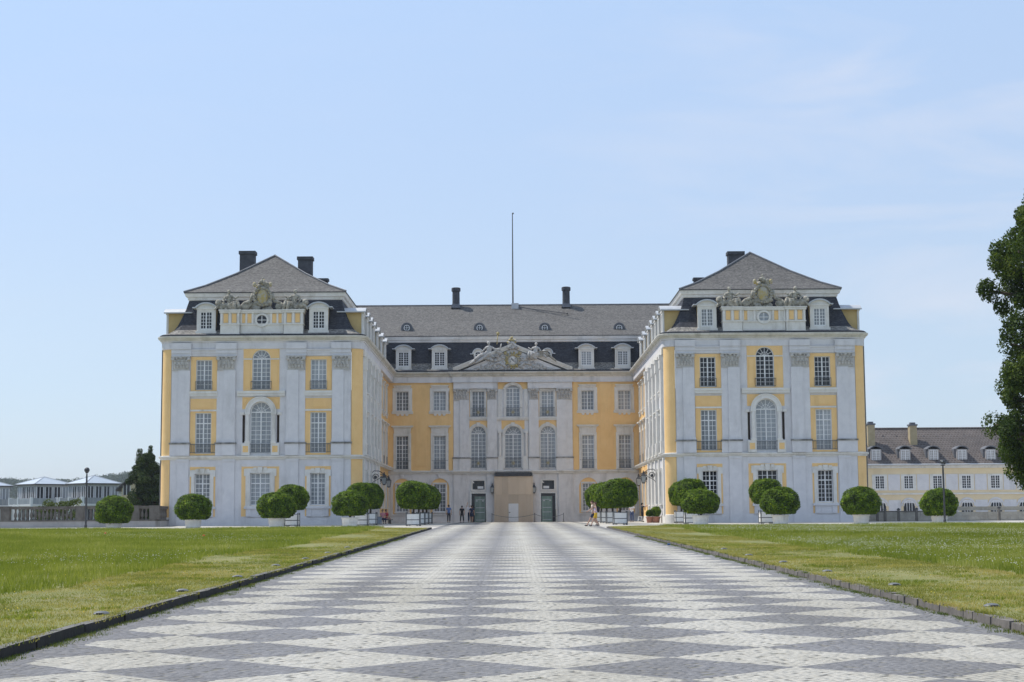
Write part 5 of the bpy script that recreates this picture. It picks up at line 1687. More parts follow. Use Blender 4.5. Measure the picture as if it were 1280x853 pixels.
# flat round lights sunk into the grass along the kerbs
M['lightcap'] = pmat('grey_light_cap', (0.09, 0.095, 0.10), (0.16, 0.165, 0.17), .5, 4)
def gl(u, v, lb):
    left = u < 640
    Y = 1.5 * 2000 / (v - 631)
    p = at(u, v, Y); z = lawn_z(p.x, Y)
    o = thing('ground_light', (p.x, Y, z), lb, 'ground light', 'flat grey lights along the left kerb' if left else 'flat grey lights along the right kerb')
    m = MB(); m.lathe([(.12, -.03), (.12, .012), (.10, .03), (.06, .046), (0.01, .05)], n=14); m.build('cap', M['lightcap'], o, smooth=False)
    m = MB(); m.box(-.05, .05, -.126, -.05, .008, .028); m.build('lens', M['iron'], o)
for (u, v), lb in zip(((127, 763), (228, 736), (297, 719), (345, 705), (382, 697), (410, 690), (434, 683)),
                      ('nearest flat grey light cap beside the left kerb', 'second nearest flat grey light cap beside the left kerb', 'third nearest light cap beside the left kerb', 'fourth light cap beside the left kerb', 'fifth light cap beside the left kerb', 'sixth light cap beside the left kerb', 'farthest light cap beside the left kerb')):
    gl(u, v, lb)
for (u, v), lb in zip(((1240, 760), (1118, 733), (1034, 716), (979, 705), (936, 696), (905, 688)),
                      ('nearest flat grey light cap beside the right kerb', 'second nearest flat grey light cap beside the right kerb', 'third nearest light cap beside the right kerb', 'fourth light cap beside the right kerb', 'fifth light cap beside the right kerb', 'farthest light cap beside the right kerb')):
    gl(u, v, lb)
Yc = 3200 / (682.5 - 631); p = at(849, 682, Yc)
can = thing('drink_can', (XR - .22, Yc, gz(Yc) + .033), 'small blue drink can lying on the paving by the right kerb', 'can')
M['bluecan'] = pmat('blue_can', (0.03, 0.10, 0.28), (0.05, 0.14, 0.34), .35, metal=.4); 
m = MB(lambda a, b, c: (c - .06, b, a)); m.lathe([(.024, 0), (.033, .008), (.033, .10), (.026, .115)], n=12); m.build('can_body', M['bluecan'], can)
m = MB(lambda a, b, c: (c - .06, b, a)); m.lathe([(.025, .1155), (.026, .118), (.020, .119)], n=12); m.build('lid', M['zinc'], can)

# ---------------------------------------------------------------- clipped trees in tubs
M['box'] = leafmat('clipped_box', (0.022, 0.042, 0.003), (0.112, 0.190, 0.008), (0.29, 0.37, 0.025), .22, 2.2, 2.6)
M['boxcore'] = leafmat('clipped_box_inner', (0.012, 0.020, 0.006), (0.02, 0.032, 0.009), None, .1, 2.0)
M['tub'] = pmat('cream_white_tub', (0.76, 0.735, 0.67), (0.86, 0.84, 0.79), .7, 2.5, stain=(0.42, 0.40, 0.34), stain_amt=.6, stain_scale=2)
M['crate'] = pmat('white_board', (0.80, 0.785, 0.75), (0.88, 0.87, 0.84), .7, 2.5, (1, 1, .3), stain=(0.42, 0.42, 0.40), stain_amt=.5, stain_scale=2)
M['bark'] = pmat('bark', (0.06, 0.045, 0.033), (0.11, 0.085, 0.06), .95, 6, (1, 1, .3), bump=.5)
M['soil'] = pmat('soil', (0.04, 0.03, 0.022), (0.06, 0.048, 0.035), .95, 6)

def crown_mesh(rx, ry, rz, n, e_h=2.6, e_v=2.6, seed=1, size=.085, flat=-.72):
    """leaves all over a superellipsoid, bottom cut at flat*rz"""
    rg = np.random.default_rng(seed)
    d = rg.normal(size=(int(n * 1.6), 3)); d /= np.linalg.norm(d, axis=1)[:, None]
    den = ((np.abs(d[:, 0] / rx) ** e_h + np.abs(d[:, 1] / ry) ** e_h) ** (e_v / e_h) + np.abs(d[:, 2] / rz) ** e_v) ** (1 / e_v)
    p = d / den[:, None]
    wob = 1 + .05 * np.sin(p[:, 0] * 5 + seed) * np.sin(p[:, 1] * 4.3 + 1) * np.sin(p[:, 2] * 5.1 + seed) + .035 * np.sin(p[:, 0] * 11 + seed) * np.sin(p[:, 1] * 10 + 2) * np.sin(p[:, 2] * 12) + .03 * np.sin(p[:, 2] * 6 + p[:, 0] * 3 + seed * 2)
    p = p * wob[:, None] * (1.035 - .15 * rg.uniform(0, 1, len(p)) ** 1.6)[:, None]
    low = p[:, 2] < flat * rz
    p[low, 2] = flat * rz + rg.uniform(-.06, .06, low.sum())
    q = p[:n]
    nrm = q / np.array([rx, ry, rz]) ** 2; nrm /= np.linalg.norm(nrm, axis=1)[:, None]
    nrm = nrm * .75 + np.array([0, 0, .55]) + rg.normal(0, .38, (len(q), 3)); nrm /= np.linalg.norm(nrm, axis=1)[:, None]
    t = np.cross(nrm, rg.normal(size=(len(q), 3))); t /= np.linalg.norm(t, axis=1)[:, None]
    b = np.cross(nrm, t)
    s = rg.uniform(.6, 1.25, len(q))[:, None] * size
    V = np.stack([q - t * s, q - b * s * .5, q + t * s, q + b * s * .5], 1).reshape(-1, 3)
    Fc = np.arange(len(q) * 4).reshape(-1, 4)
    k_ = rg.random(len(q)) < .012                 # stray shoots standing out of the clipped surface
    V = V.reshape(-1, 4, 3); V[k_] += (q / np.linalg.norm(q, axis=1)[:, None])[k_][:, None] * rg.uniform(.03, .12, (k_.sum(), 1, 1)); V = V.reshape(-1, 3)
    me = np_mesh('crown', V, Fc, M['box'])
    # inner mass that stops the light
    mb = MB()
    N1, N2 = 20, 12
    for k in range(N2 + 1):
        th = pi * k / N2
        for i in range(N1):
            a = 2 * pi * i / N1
            dd = np.array([sin(th) * cos(a), sin(th) * sin(a), cos(th)])
            den = ((abs(dd[0] / rx) ** e_h + abs(dd[1] / ry) ** e_h) ** (e_v / e_h) + abs(dd[2] / rz) ** e_v) ** (1 / e_v)
            pp_ = dd / den * .86
            mb.v.append((pp_[0], pp_[1], max(pp_[2], flat * rz * .93)))
    for k in range(N2):
        for i in range(N1):
            j = (i + 1) % N1
            mb.f.append((k * N1 + i, (k + 1) * N1 + i, (k + 1) * N1 + j, k * N1 + j)); mb.mi.append(0)
    return me, mb.mesh('crown_core', M['boxcore'])

dome = [crown_mesh(1.38, 1.38, 1.12, 13000, 2.1, 2.15, s, .072) for s in (1, 2, 3)]
def tub_mesh():
    m = MB(); m.lathe([(.52, 0), (.55, .04), (.56, .30), (.60, .31), (.605, .36), (.59, .37), (.60, .60), (.66, .61), (.67, .70), (.62, .71), (.60, .66)], n=26)
    return m.mesh('tub', M['tub'])
TUB = tub_mesh()
def round_tub(u, v0, v1, Y, lb, k, rx=1.38):
    """clipped dome in a round tub; v0..v1 are the rows of the crown's top and bottom"""
    pt, pb = at(u, v0, Y), at(u, v1, Y)
    zg = gz(Y)
    o = thing('potted_bush', (pt.x, Y, zg), lb, 'potted bush', 'round clipped bushes in white tubs')
    link('tub', TUB, o)
    m = MB(); m.lathe([(.001, .58), (.59, .58)], n=16); m.build('soil', M['soil'], o)
    m = MB(); m.path([(0, 0, .5), (.03, 0, .9), (0, .02, 1.4)], .09, 7); m.build('stem', M['bark'], o)
    H = pt.z - pb.z
    zc = pb.z - zg + H * .42
    c = link('crown', dome[k % 3][0], o, (0, 0, zc), k * 1.3); c.scale = (rx / 1.38 * (1 + .05 * sin(u)), rx / 1.38 * (1 + .05 * cos(u)), H / (1.12 * 1.72))
    d = link('crown_core', dome[k % 3][1], c)
for i, (u, v0, v1, rx, lb) in enumerate((
        (143, 620.5, 653, 1.40, 'round clipped bush in a tub beside the lamp post, before the balustrade'),
        (242, 618, 648.5, 1.38, 'round clipped bush in a white tub below the left wing\'s outermost window'),
        (346, 616, 646.5, 1.38, 'round clipped bush in a white tub below the left wing\'s middle window'),
        (437.5, 614, 643.5, 1.38, 'round clipped bush in a white tub at the left wing\'s inner corner'),
        (875, 611.5, 641, 1.38, 'round clipped bush in a white tub at the right wing\'s inner corner'),
        (974.5, 609.5, 641.5, 1.38, 'round clipped bush in a white tub below the right wing\'s middle window'),
        (1075.5, 609.5, 642, 1.38, 'round clipped bush in a white tub at the right wing\'s outer corner'),
        (1173, 611, 643.5, 1.40, 'round clipped bush in a tub beside the right lamp post, before the stone wall'))):
    round_tub(u, v0, v1, 120.5, lb, i, rx)

boxc = [crown_mesh(1.30, 1.25, 1.02, 13000, 3.0, 2.4, s, .072, flat=-.84) for s in (5, 6)]
def crate_parts(o, w=1.02, h=.94):
    hw = w / 2
    m = MB()
    for a in (-1, 1):
        for b in (-1, 1):
            m.box(a * hw - .04, a * hw + .04, b * hw - .04, b * hw + .04, 0, h + .10)
    m.box(-hw, hw, -hw - .015, -hw + .015, .08, .12); m.box(-hw, hw, -hw - .016, -hw + .014, h * .5 - .02, h * .5 + .02); m.box(-hw, hw, -hw - .017, -hw + .013, h - .03, h + .01)
    for a in (-1, 1):
        m.box(a * hw - .016, a * hw + .016, -hw, hw, h * .5 - .021, h * .5 + .021); m.box(a * hw - .017, a * hw + .017, -hw, hw, .081, .121)
    m.build('metal_frame', M['railing'], o)
    for z0, z1 in ((.13, h * .5 - .03), (h * .5 + .03, h - .04)):
        m = MB(); m.box(-hw + .03, hw - .03, -hw - .004, -hw + .03, z0, z1); m.box(-hw + .03, hw - .03, hw - .03, hw, z0, z1)
        m.box(-hw, -hw + .03, -hw + .03, hw - .03, z0, z1); m.box(hw - .03, hw, -hw + .03, hw - .03, z0, z1)
        m.build('board', M['crate'], o)
    m = MB(); m.box(-hw + .05, hw - .05, -hw + .05, hw - .05, .2, h - .08); m.build('soil', M['soil'], o)
    m = MB()
    for a in (-1, 1):
        for b in (-1, 1):
            m.ball((a * hw * .6, b * hw * .8, .06), (.08, .08, .06), 7, 5)
    m.build('foot', M['crate'], o)
def boxed_tree(x, Y, zt, zb, rx, lb, k, grp):
    zg = gz(Y)
    o = thing('boxed_tree', (x, Y, zg), lb, 'potted tree', grp)
    crate_parts(o)
    m = MB(); m.path([(0, 0, .8), (.02, 0, 1.3), (0, .02, 2.3)], .085, 7)
    m.path([(0, 0, 1.2), (-.12, 0, 2.2)], .05, 6); m.path([(.02, 0, 1.2), (.14, .05, 2.2)], .05, 6); m.build('trunk', M['bark'], o)
    H = zt - zb
    c = link('crown', boxc[k % 2][0], o, (0, 0, zb - zg + H * .457), (k % 4) * pi / 2 + .06 * k); c.scale = (rx / 1.30, rx / 1.30, H / (1.02 * 1.84))
    link('crown_core', boxc[k % 2][1], c)
p = at(517, 602, 124); q = at(517, 634.5, 124)
for i, (Y, nm) in enumerate(((124, 'nearest'), (132, 'second'), (139, 'third'), (146, 'farthest'))):
    xx = -7.68 - .06 * i
    boxed_tree(xx, Y, p.z + .03 * i, q.z + .03 * i, 1.28, f'{nm} box-clipped tree in a white crate in the row left of the drive', i, 'box-clipped trees in crates left of the drive')
p = at(772, 599, 124); q = at(772, 633, 124)
for i, (Y, nm) in enumerate(((124, 'nearest'), (132, 'second'), (139, 'third'), (146, 'farthest'))):
    xx = 8.24 - .08 * i
    boxed_tree(xx, Y, p.z + .03 * i, q.z + .03 * i, 1.37, f'{nm} box-clipped tree in a white crate in the row right of the drive', i + 1, 'box-clipped trees in crates right of the drive')
for i, (u, v0, v1, Y, rx, lb) in enumerate((
        (365.5, 606.5, 636.5, 125, 1.22, 'box-clipped tree in a white crate behind the tub at the left wing\'s middle window'),
        (452, 604, 634, 125, 1.18, 'box-clipped tree in a white crate behind the tub at the left wing\'s inner corner'),
        (463, 605, 635, 131, 1.05, 'half hidden box-clipped tree in a crate beside the left court wall'),
        (863, 599, 631.5, 125, 1.22, 'box-clipped tree in a white crate behind the tub at the right wing\'s inner corner'),
        (851, 603, 631, 132, .95, 'half hidden box-clipped tree in a crate beside the right court wall'),
        (957, 599, 629, 125, 1.20, 'box-clipped tree in a white crate behind the tub at the right wing\'s middle window'))):
    a, b = at(u, v0, Y), at(u, v1, Y)
    boxed_tree(a.x, Y, a.z, b.z, rx, lb, i, 'box-clipped trees in crates before the wings')
# terracotta pots
M['terra'] = pmat('terracotta', (0.34, 0.15, 0.10), (0.42, 0.20, 0.13), .85, 3)
smallc = crown_mesh(.42, .42, .42, 2200, 2, 2, 9, .06)
for (u, s, lb) in ((811.8, .72, 'left small round bush in a terracotta pot by the right court wall'), (819.8, 1.05, 'right bigger round bush in a terracotta pot by the right court wall')):
    Y = 137; a = at(u, 648, Y)
    o = thing('potted_bush', (a.x, Y, gz(Y)), lb, 'potted bush', 'bushes in terracotta pots')
    m = MB(); m.lathe([(.24 * s + .05, 0), (.30 * s + .05, .42), (.36 * s + .05, .43), (.36 * s + .05, .52), (.30 * s + .05, .52), (.30 * s + .05, .48)], n=18); m.build('pot', M['terra'], o)
    c = link('crown', smallc[0], o, (0, 0, .55 + .36 * s)); c.scale = (s, s, s); link('crown_core', smallc[1], c)
# ---------------------------------------------------------------- balustrade on the left
M['oldstone'] = pmat('grey_brown_old_stone', (0.10, 0.09, 0.078), (0.19, 0.175, 0.155), 0.95, 2.5, bump=.4, bscale=10, stain=(0.08, 0.075, 0.06), stain_amt=.8, stain_scale=1.2)
M['blockwall'] = pmat('pale_block_wall', (0.38, 0.36, 0.35), (0.48, 0.455, 0.44), 0.95, 1.2, bump=.3, bscale=10, stain=(0.24, 0.23, 0.22), stain_amt=.6, stain_scale=.7)
BAL = MB(); BAL.lathe([(.11, 0), (.11, .08), (.06, .12), (.13, .32), (.12, .45), (.055, .72), (.09, .80), (.10, .86)], n=9)
BALME = BAL.mesh('baluster', M['oldstone'])
def balustrade(p, q, zb, zt, piers, lb):
    """from p to q (x, y); zb..zt is the height of the balusters' zone"""
    p, q = Vector(p), Vector(q)
    d = (q - p); L_ = d.length; ang = math.atan2(d.y, d.x)
    g = gz(p.y) - .35
    o = thing('balustrade', (p.x, p.y, g), lb, 'balustrade', rot=ang)
    zb -= g; zt -= g
    n = max(1, round(L_ / 1.55))
    for k in range(n):
        m = MB(); m.box(L_ * k / n + .004, L_ * (k + 1) / n - .004, -.22 + .004 * (k % 3), .22, 0, zb - .1); m.build('wall_block', M['blockwall'], o)
    m = MB(); m.box(0, L_, -.27, .27, zb - .10, zb); m.build('base_moulding', M['oldstone'], o)
    m = MB(); m.box(0, L_, -.20, .20, zt - .14, zt); m.box(0, L_, -.25, .25, zt, zt + .07); m.build('handrail', M['oldstone'], o)
    ps = sorted(piers)
    for a in ps:
        m = MB(); m.box(a - .36, a + .36, -.26, .26, zb + .001, zt - .001); m.box(a - .40, a + .40, -.30, .30, zt + .002, zt + .10); m.box(a - .25, a + .25, -.285, -.25, zb + .15, zt - .22); m.build('pier', M['oldstone'], o)
    s = (zt - .14 - zb) / .86
    x = .3
    while x < L_ - .2:
        if all(abs(x - a) > .48 for a in ps):
            b = link('baluster', BALME, o, (x, 0, zb)); b.scale = (1, 1, s)
        x += .315
A, B = at(-25, 650, 128), at(195, 650, 128)
zb, zt = at(60, 650.5, 128).z, at(60, 634.5, 128).z
px = lambda u: at(u, 650, 128).x - A.x
balustrade((A.x, 128), (B.x, 128), zb, zt, [px(-22), px(7), px(101), px(169), px(193)], 'dark weathered stone balustrade on a pale block wall at the left')
C_ = at(209, 650, 134.2)
balustrade((B.x + .06, 128.3), (C_.x, 134.2), zb, zt, [6.0], 'short stone balustrade running back to the left wing\'s corner')

# ---------------------------------------------------------------- right: stone wall, posts, service wing
M['rubble'] = pmat('buff_stone_wall', (0.33, 0.30, 0.25), (0.46, 0.43, 0.37), 0.95, 3, bump=.5, bscale=8, stain=(0.20, 0.19, 0.17), stain_amt=.7, stain_scale=.9)
a, b = at(1083, 640, 140), at(1300, 640, 140)
w = thing('stone_wall', (a.x, 140, gz(140) - .3), 'low buff stone garden wall behind the right tubs', 'wall')
zt = at(1180, 638.5, 140).z - w.location.z
L_ = b.x - a.x
z0 = 0
rw = 0
while z0 < zt - .12:
    h = min(.36, zt - .1 - z0); x = -(.35 * (rw % 2))
    while x < L_:
        l = random.uniform(.6, 1.15)
        x0, x1 = max(0, x), min(L_, x + l)
        if x1 - x0 > .1:
            m = MB(); yo = random.uniform(-.03, .02); m.box(x0 + .012, x1 - .012, -.2 + yo, .2, z0 + .008, z0 + h - .008); m.build('stone', M['rubble'], w)
        x += l
    z0 += h; rw += 1
m = MB(); m.box(0, L_, -.17, .17, 0, zt - .12); m.build('mortar_core', M['blockwall'], w)
m = MB(); m.box(0, px(1198) - px(1083), -.26, .26, zt - .1, zt); m.build('coping', M['oldstone'], w)
x0, x1 = (at(1192, 640, 140).x - a.x), L_
m = MB(); m.box(x0, x1, -.05, .25, zt, zt + .22); m.box(x0, x1, -.08, .3, zt + .22, zt + .34); m.build('upper_course', M['rubble'], w)
for u, vt, lb in ((1096.5, 637, 'first dark post in front of the stone wall, right of the palace'), (1106, 636.5, 'second dark post in front of the stone wall'), (1123, 636, 'third dark post in front of the stone wall'), (1145.5, 635.5, 'fourth dark post in front of the stone wall, left of the round tub'), (1248.5, 634, 'dark post at the step of the stone wall near the big tree')):
    p, q = at(u, vt, 138.8), at(u, 655, 138.8)
    o = thing('wall_post', (p.x, 138.8, gz(138.8) - .1), lb, 'post', 'dark posts before the stone wall')
    h = p.z - o.location.z
    m = MB(); m.frustum((0, 0), .11, .11, .09, .09, 0, h - .1); m.build('shaft', M['oldstone'], o)
    m = MB(); m.box(-.13, .13, -.13, .13, h - .1, h - .03); m.frustum((0, 0), .10, .10, .02, .02, h - .03, h + .06); m.build('cap', M['iron'], o)

M['wingwall'] = pmat('pale_yellow_wall', (0.74, 0.60, 0.38), (0.82, 0.69, 0.47), .9, .6, stain=(0.55, 0.45, 0.32), stain_amt=.5, stain_scale=.4)
def tile_mat():
    m, N, L, P = nodes_of('brown_pantiles')
    P.inputs['Roughness'].default_value = .8
    geo = N.new('ShaderNodeNewGeometry')
    mpn = N.new('ShaderNodeMapping'); mpn.inputs['Rotation'].default_value = (R(-90), 0, 0); mpn.inputs['Scale'].default_value = (1, 1, 1.35)
    L.new(geo.outputs['Position'], mpn.inputs['Vector'])
    br = N.new('ShaderNodeTexBrick')
    br.inputs['Scale'].default_value = 1.0; br.inputs['Brick Width'].default_value = .36; br.inputs['Row Height'].default_value = .34
    br.inputs['Mortar Size'].default_value = .05; br.inputs['Mortar Smooth'].default_value = .5
    br.inputs['Color1'].default_value = (.070, .055, .048, 1); br.inputs['Color2'].default_value = (.105, .086, .078, 1); br.inputs['Mortar'].default_value = (.165, .145, .135, 1)
    L.new(mpn.outputs['Vector'], br.inputs['Vector'])
    nz = N.new('ShaderNodeTexNoise'); nz.inputs['Scale'].default_value = .7; nz.inputs['Detail'].default_value = 6
    L.new(geo.outputs['Position'], nz.inputs['Vector'])
    mxn = N.new('ShaderNodeMix'); mxn.data_type = 'RGBA'; mxn.blend_type = 'MULTIPLY'; mxn.inputs[0].default_value = .7
    L.new(br.outputs['Color'], mxn.inputs[6])
    rp = N.new('ShaderNodeValToRGB'); rp.color_ramp.elements[0].position = .3; rp.color_ramp.elements[0].color = (.6, .6, .6, 1); rp.color_ramp.elements[1].position = .7; rp.color_ramp.elements[1].color = (1.15, 1.12, 1.1, 1)
    L.new(nz.outputs['Fac'], rp.inputs['Fac']); L.new(rp.outputs['Color'], mxn.inputs[7])
    L.new(mxn.outputs[2], P.inputs['Base Color'])
    bp = N.new('ShaderNodeBump'); bp.inputs['Strength'].default_value = .8; bp.inputs['Distance'].default_value = .05
    L.new(br.outputs['Fac'], bp.inputs['Height']); L.new(bp.outputs['Normal'], P.inputs['Normal'])
    return m
M['tiles'] = tile_mat()
M['buffbrick'] = pmat('buff_chimney', (0.36, 0.29, 0.17), (0.46, 0.38, 0.24), .9, 2, bump=.3, bscale=6)
def service_wing():
    Y = 188
    x0, x1 = 40.5, 84.0
    U = 1175
    zr, ze, zs, zg = at(U, 537, Y + 5.2).z, at(U, 581, Y).z, at(U, 617, Y).z, 0.6
    o = thing('service_building', (60, Y, zg), 'long low yellow side building with a brown tiled roof and small dormers', 'building')
    T = frame(0, Y)
    OFF = (-60, -Y, -zg)
    def b_(n, m, mat, par=o): return m.build(n, M[mat], par, OFF if par is o else (0, 0, 0))
    m = MB(T); m.box(x0, x1, 0, 9.9, zg, ze); b_('wall', m, 'wingwall')
    m = MB(T); m.box(x0, x1, -.12, .0, zs - .12, zs + .06); b_('string_course', m, 'trim')
    m = MB(T); m.box(x0, x1, -.2, 0, ze - .4, ze - .18); m.box(x0, x1, -.35, 0, ze - .18, ze + .02); b_('eaves_cornice', m, 'trim')
    m = MB(T)
    e = ze
    m.hexa([(x0, -.5, e), (x1, -.5, e), (x1, 5.2, zr), (x0, 5.2, zr), (x0, -.5, e + .12), (x1, -.5, e + .12), (x1, 5.2, zr + .12), (x0, 5.2, zr + .12)])
    m.hexa([(x0, 5.2, zr), (x1, 5.2, zr), (x1, 10.6, e), (x0, 10.6, e), (x0, 5.2, zr + .12), (x1, 5.2, zr + .12), (x1, 10.6, e + .12), (x0, 10.6, e + .12)])
    m.add([(x0, 0, e), (x0, 10, e), (x0, 5.2, zr)], [(0, 1, 2)])
    b_('roof', m, 'tiles')
    m = MB(T); m.tube((x0, 5.2, zr + .10), (x1, 5.2, zr + .10), .16); b_('ridge_tiles', m, 'tiles')
    m = MB(T); m.tube((x0, -.52, e + .02), (x1, -.52, e + .02), .09); b_('gutter', m, 'zinc')
    wz0, wz1 = at(U, 611.3, Y).z, at(U, 594.5, Y).z
    uu = [1099.5 + 36.1 * k for k in range(9)]
    for k, u in enumerate(uu):
        x = at(u, 600, Y).x
        m = MB(T)
        for s in (-1, 1):
            m.box(x + s * .72 - .17, x + s * .72 + .17, -.07, 0, wz0 - .15, wz1 + .15)
        m.box(x - .55, x + .55, -.071, 0, wz1, wz1 + .151); m.box(x - .6, x + .6, -.12, 0, wz0 - .16, wz0)
        sr = b_('window_surround', m, 'trim')
        ms = window_meshes(w=1.1, h=round(wz1 - wz0, 2), rows=(1, 5), pane='darkglass', cols=4)
        wo = link('window', ms['frame'], o, (x - 60, -.06, wz0 - zg)); link('pane', ms['pane'], wo)
        xp = at(u + 18, 600, Y).x
        m = MB(T); m.box(xp - .70, xp + .70, -.05, 0, wz0 - .15, wz1 + .15); b_('wall_panel', m, 'plaster')
        m = MB(T); m.box(xp - .72, xp + .72, -.05, 0, 2.0, zs - .75); b_('wall_panel', m, 'plaster')
        m = MB(T); m.box(x - .78, x + .78, -.05, 0, zs - 1.1, zs - .75); m.ring(x, 2.9, .80, 1.0, 0, pi, -.09, 0, 14)
        b_('arch_frame', m, 'plaster')
        m = MB(T); m.prism([(x - .66, 1.6), (x + .66, 1.6)] + [(x + .66 * cos(pi * k_ / 10), 2.9 + .66 * sin(pi * k_ / 10)) for k_ in range(11)], -.03, 0); wo = b_('window', m, 'darkglass')
        m = MB(T); m.ring(x, 2.9, .62, .70, 0, pi, -.08, -.03, 12)
        for s in (-.3, 0, .3): m.box(x + s - .03, x + s + .03, -.07, -.03, 1.6, 3.48)
        m.build('window_bars', M['white'], wo)
    for u in (1094.5, 1131, 1166.5, 1202, 1238):
        Yd = .12
        p = at(u + .8, 576, Y + Yd); z0 = p.z; x = p.x
        m = MB(T); m.box(x - .62, x + .62, Yd, Yd + 2.2, z0 - .3, z0 + 1.35); d = b_('dormer', m, 'blockwall')
        m = MB(T); m.ring(x, z0 + 1.35 - .55, .86, .98, R(35), R(145), Yd - .15, Yd + 2.2, 8); m.box(x - .85, x - .6, Yd + .3, Yd + 1.8, z0 + .2, z0 + 1.38); m.build('dormer_roof', M['lead'], d)
        ms = window_meshes(w=.95, h=1.25, rows=(1, 4), pane='darkglass')
        g = link('window_frame', ms['frame'], d, (x, Y + Yd - .04, z0)); link('pane', ms['pane'], d, (x, Y + Yd - .04, z0))
    for u, v0, Yd in ((1087.7, 528.5, 2.6), (1140.2, 529.5, 3.0)):
        p = at(u, v0, Y + Yd)
        zb_ = ze + (zr - ze) * Yd / 5.4
        m = MB(T); m.box(p.x - .42, p.x + .42, Yd - .5, Yd + .5, zb_ - 1.0, p.z - .2); c = b_('chimney', m, 'buffbrick')
        m = MB(T); m.box(p.x - .5, p.x + .5, Yd - .58, Yd + .58, p.z - .3, p.z - .12); m.box(p.x - .3, p.x + .3, Yd - .3, Yd + .3, p.z - .12, p.z + .1); m.build('chimney_cap', M['lead'], c)
        m = MB(T); m.box(p.x - .5, p.x + .5, Yd - .7, Yd + .5, zb_ - .45, zb_ - .2); m.build('flashing', M['zinc'], c)
    m = MB(T)
    for k in range(9):
        p = at(1103 + 17 * k, 546, Y + 4.2); m.box(p.x - .12, p.x + .12, 3.9, 4.3, p.z - .1, p.z + .1)
    b_('roof_vents', m, 'lead')
service_wing()

# ---------------------------------------------------------------- left: houses, yellow gable, hedge
M['housewhite'] = pmat('white_render', (0.66, 0.67, 0.68), (0.74, 0.745, 0.75), .9, .6)
M['housegrey'] = pmat('warm_grey_render', (0.42, 0.42, 0.42), (0.50, 0.50, 0.49), .9, .6)
M['metalroof'] = pmat('pale_blue_metal_roof', (0.36, 0.41, 0.46), (0.44, 0.49, 0.54), .5, .5, metal=.2)
M['gable'] = pmat('gable_yellow', (0.52, 0.43, 0.28), (0.58, 0.49, 0.33), .9, .8)
M['darkroof'] = pmat('dark_roof', (0.055, 0.05, 0.05), (0.09, 0.08, 0.08), .8, 1.5)
def house(uc, ua, va, ve, hw_px, Y, lb):
    """villa with a square plan seen across its corner under a low pyramid roof"""
    c = at(uc, ve, Y + 4)
    za = at(ua, va, Y + 4).z; ze = at(uc, ve, Y + 1).z
    s = hw_px / F * Y / 1.4142
    g = 1.0
    o = thing('villa', (c.x, Y + 4, g), lb, 'house', 'white villas with pale metal roofs', rot=R(44))
    H = ze - g
    w = s - .35
    zm = H * .52
    B = lambda m, n, mat, par=o: m.build(n, M[mat], par)
    m = MB(); m.box(-w, w, -w, w, 0, zm); B(m, 'lower_wall', 'housewhite')
    m = MB(); m.box(-w + .02, w - .02, -w + .02, w - .02, zm, H); B(m, 'upper_wall', 'housegrey')
    m = MB(); A_ = [(-s, -s, H), (s, -s, H), (s, s, H), (-s, s, H)]
    m.box(-s, s, -s, s, H - .12, H + .05); r_ = B(m, 'eaves', 'darkroof')
    m = MB(); m.add([(a, b, H + .051) for a, b, _ in A_] + [(0, 0, za - g)], [(0, 1, 4), (1, 2, 4), (2, 3, 4), (3, 0, 4)]); rf = B(m, 'roof', 'metalroof')
    m = MB()
    for a, b, _ in A_: m.tube((a, b, H + .06), (0, 0, za - g + .02), .07, n=5)
    m.build('hip_capping', M['zinc'], rf)
    # windows on the two visible faces (-y and -x)
    for f in (0, 1):
        for k in range(4):
            t = -w + (k + .5) * 2 * w / 4
            for z0, z1 in ((zm + .35, H - .45), (.6, zm - .7)):
                m = MB()
                if f == 0: m.box(t - w * .19, t + w * .19, -w - .04, -w + .05, z0, z1)
                else: m.box(-w - .04, -w + .05, t - w * .19, t + w * .19, z0, z1)
                wo = B(m, 'window', 'darkglass' if k != 3 else 'curtain')
                m = MB()
                for e_ in (-.19, 0, .19):
                    if f == 0: m.box(t + e_ * w - .05, t + e_ * w + .05, -w - .09, -w - .041, z0, z1)
                    else: m.box(-w - .09, -w - .041, t + e_ * w - .05, t + e_ * w + .05, z0, z1)
                m.build('window_frame', M['housewhite'], wo)
    m = MB(); m.box(-w - 1.5, w + .2, -w - 1.5, -w - .1, zm - .25, zm); m.box(-w - 1.5, -w - .1, -w - .1, w + .2, zm - .249, zm); bl = B(m, 'balcony', 'housewhite')
    m = MB(); m.box(-w - 1.45, w + .15, -w - 1.46, -w - 1.43, zm + .05, zm + .95); m.box(-w - 1.46, -w - 1.43, -w - 1.4, w + .15, zm + .05, zm + .95); m.build('balcony_glass', M['curtain'], bl)
    for x, y in ((-w - 1.3, -w - 1.3), (0, -w - 1.3), (w, -w - 1.3), (-w - 1.3, 0), (-w - 1.3, w)):
        m = MB(); m.tube((x, y, 0), (x, y, zm + 1.1), .24, n=10); B(m, 'column', 'housewhite')
house(55, 60, 596.3, 605.5, 37, 250, 'white villa with a pale metal pyramid roof, middle of three beyond the balustrade')
house(117, 122, 594.6, 604.5, 36, 246, 'white villa with a pale metal pyramid roof, behind the left lamp post')
house(-20, -15, 598, 607.5, 37, 254, 'white villa with a pale metal roof cut off by the left edge of the photo')
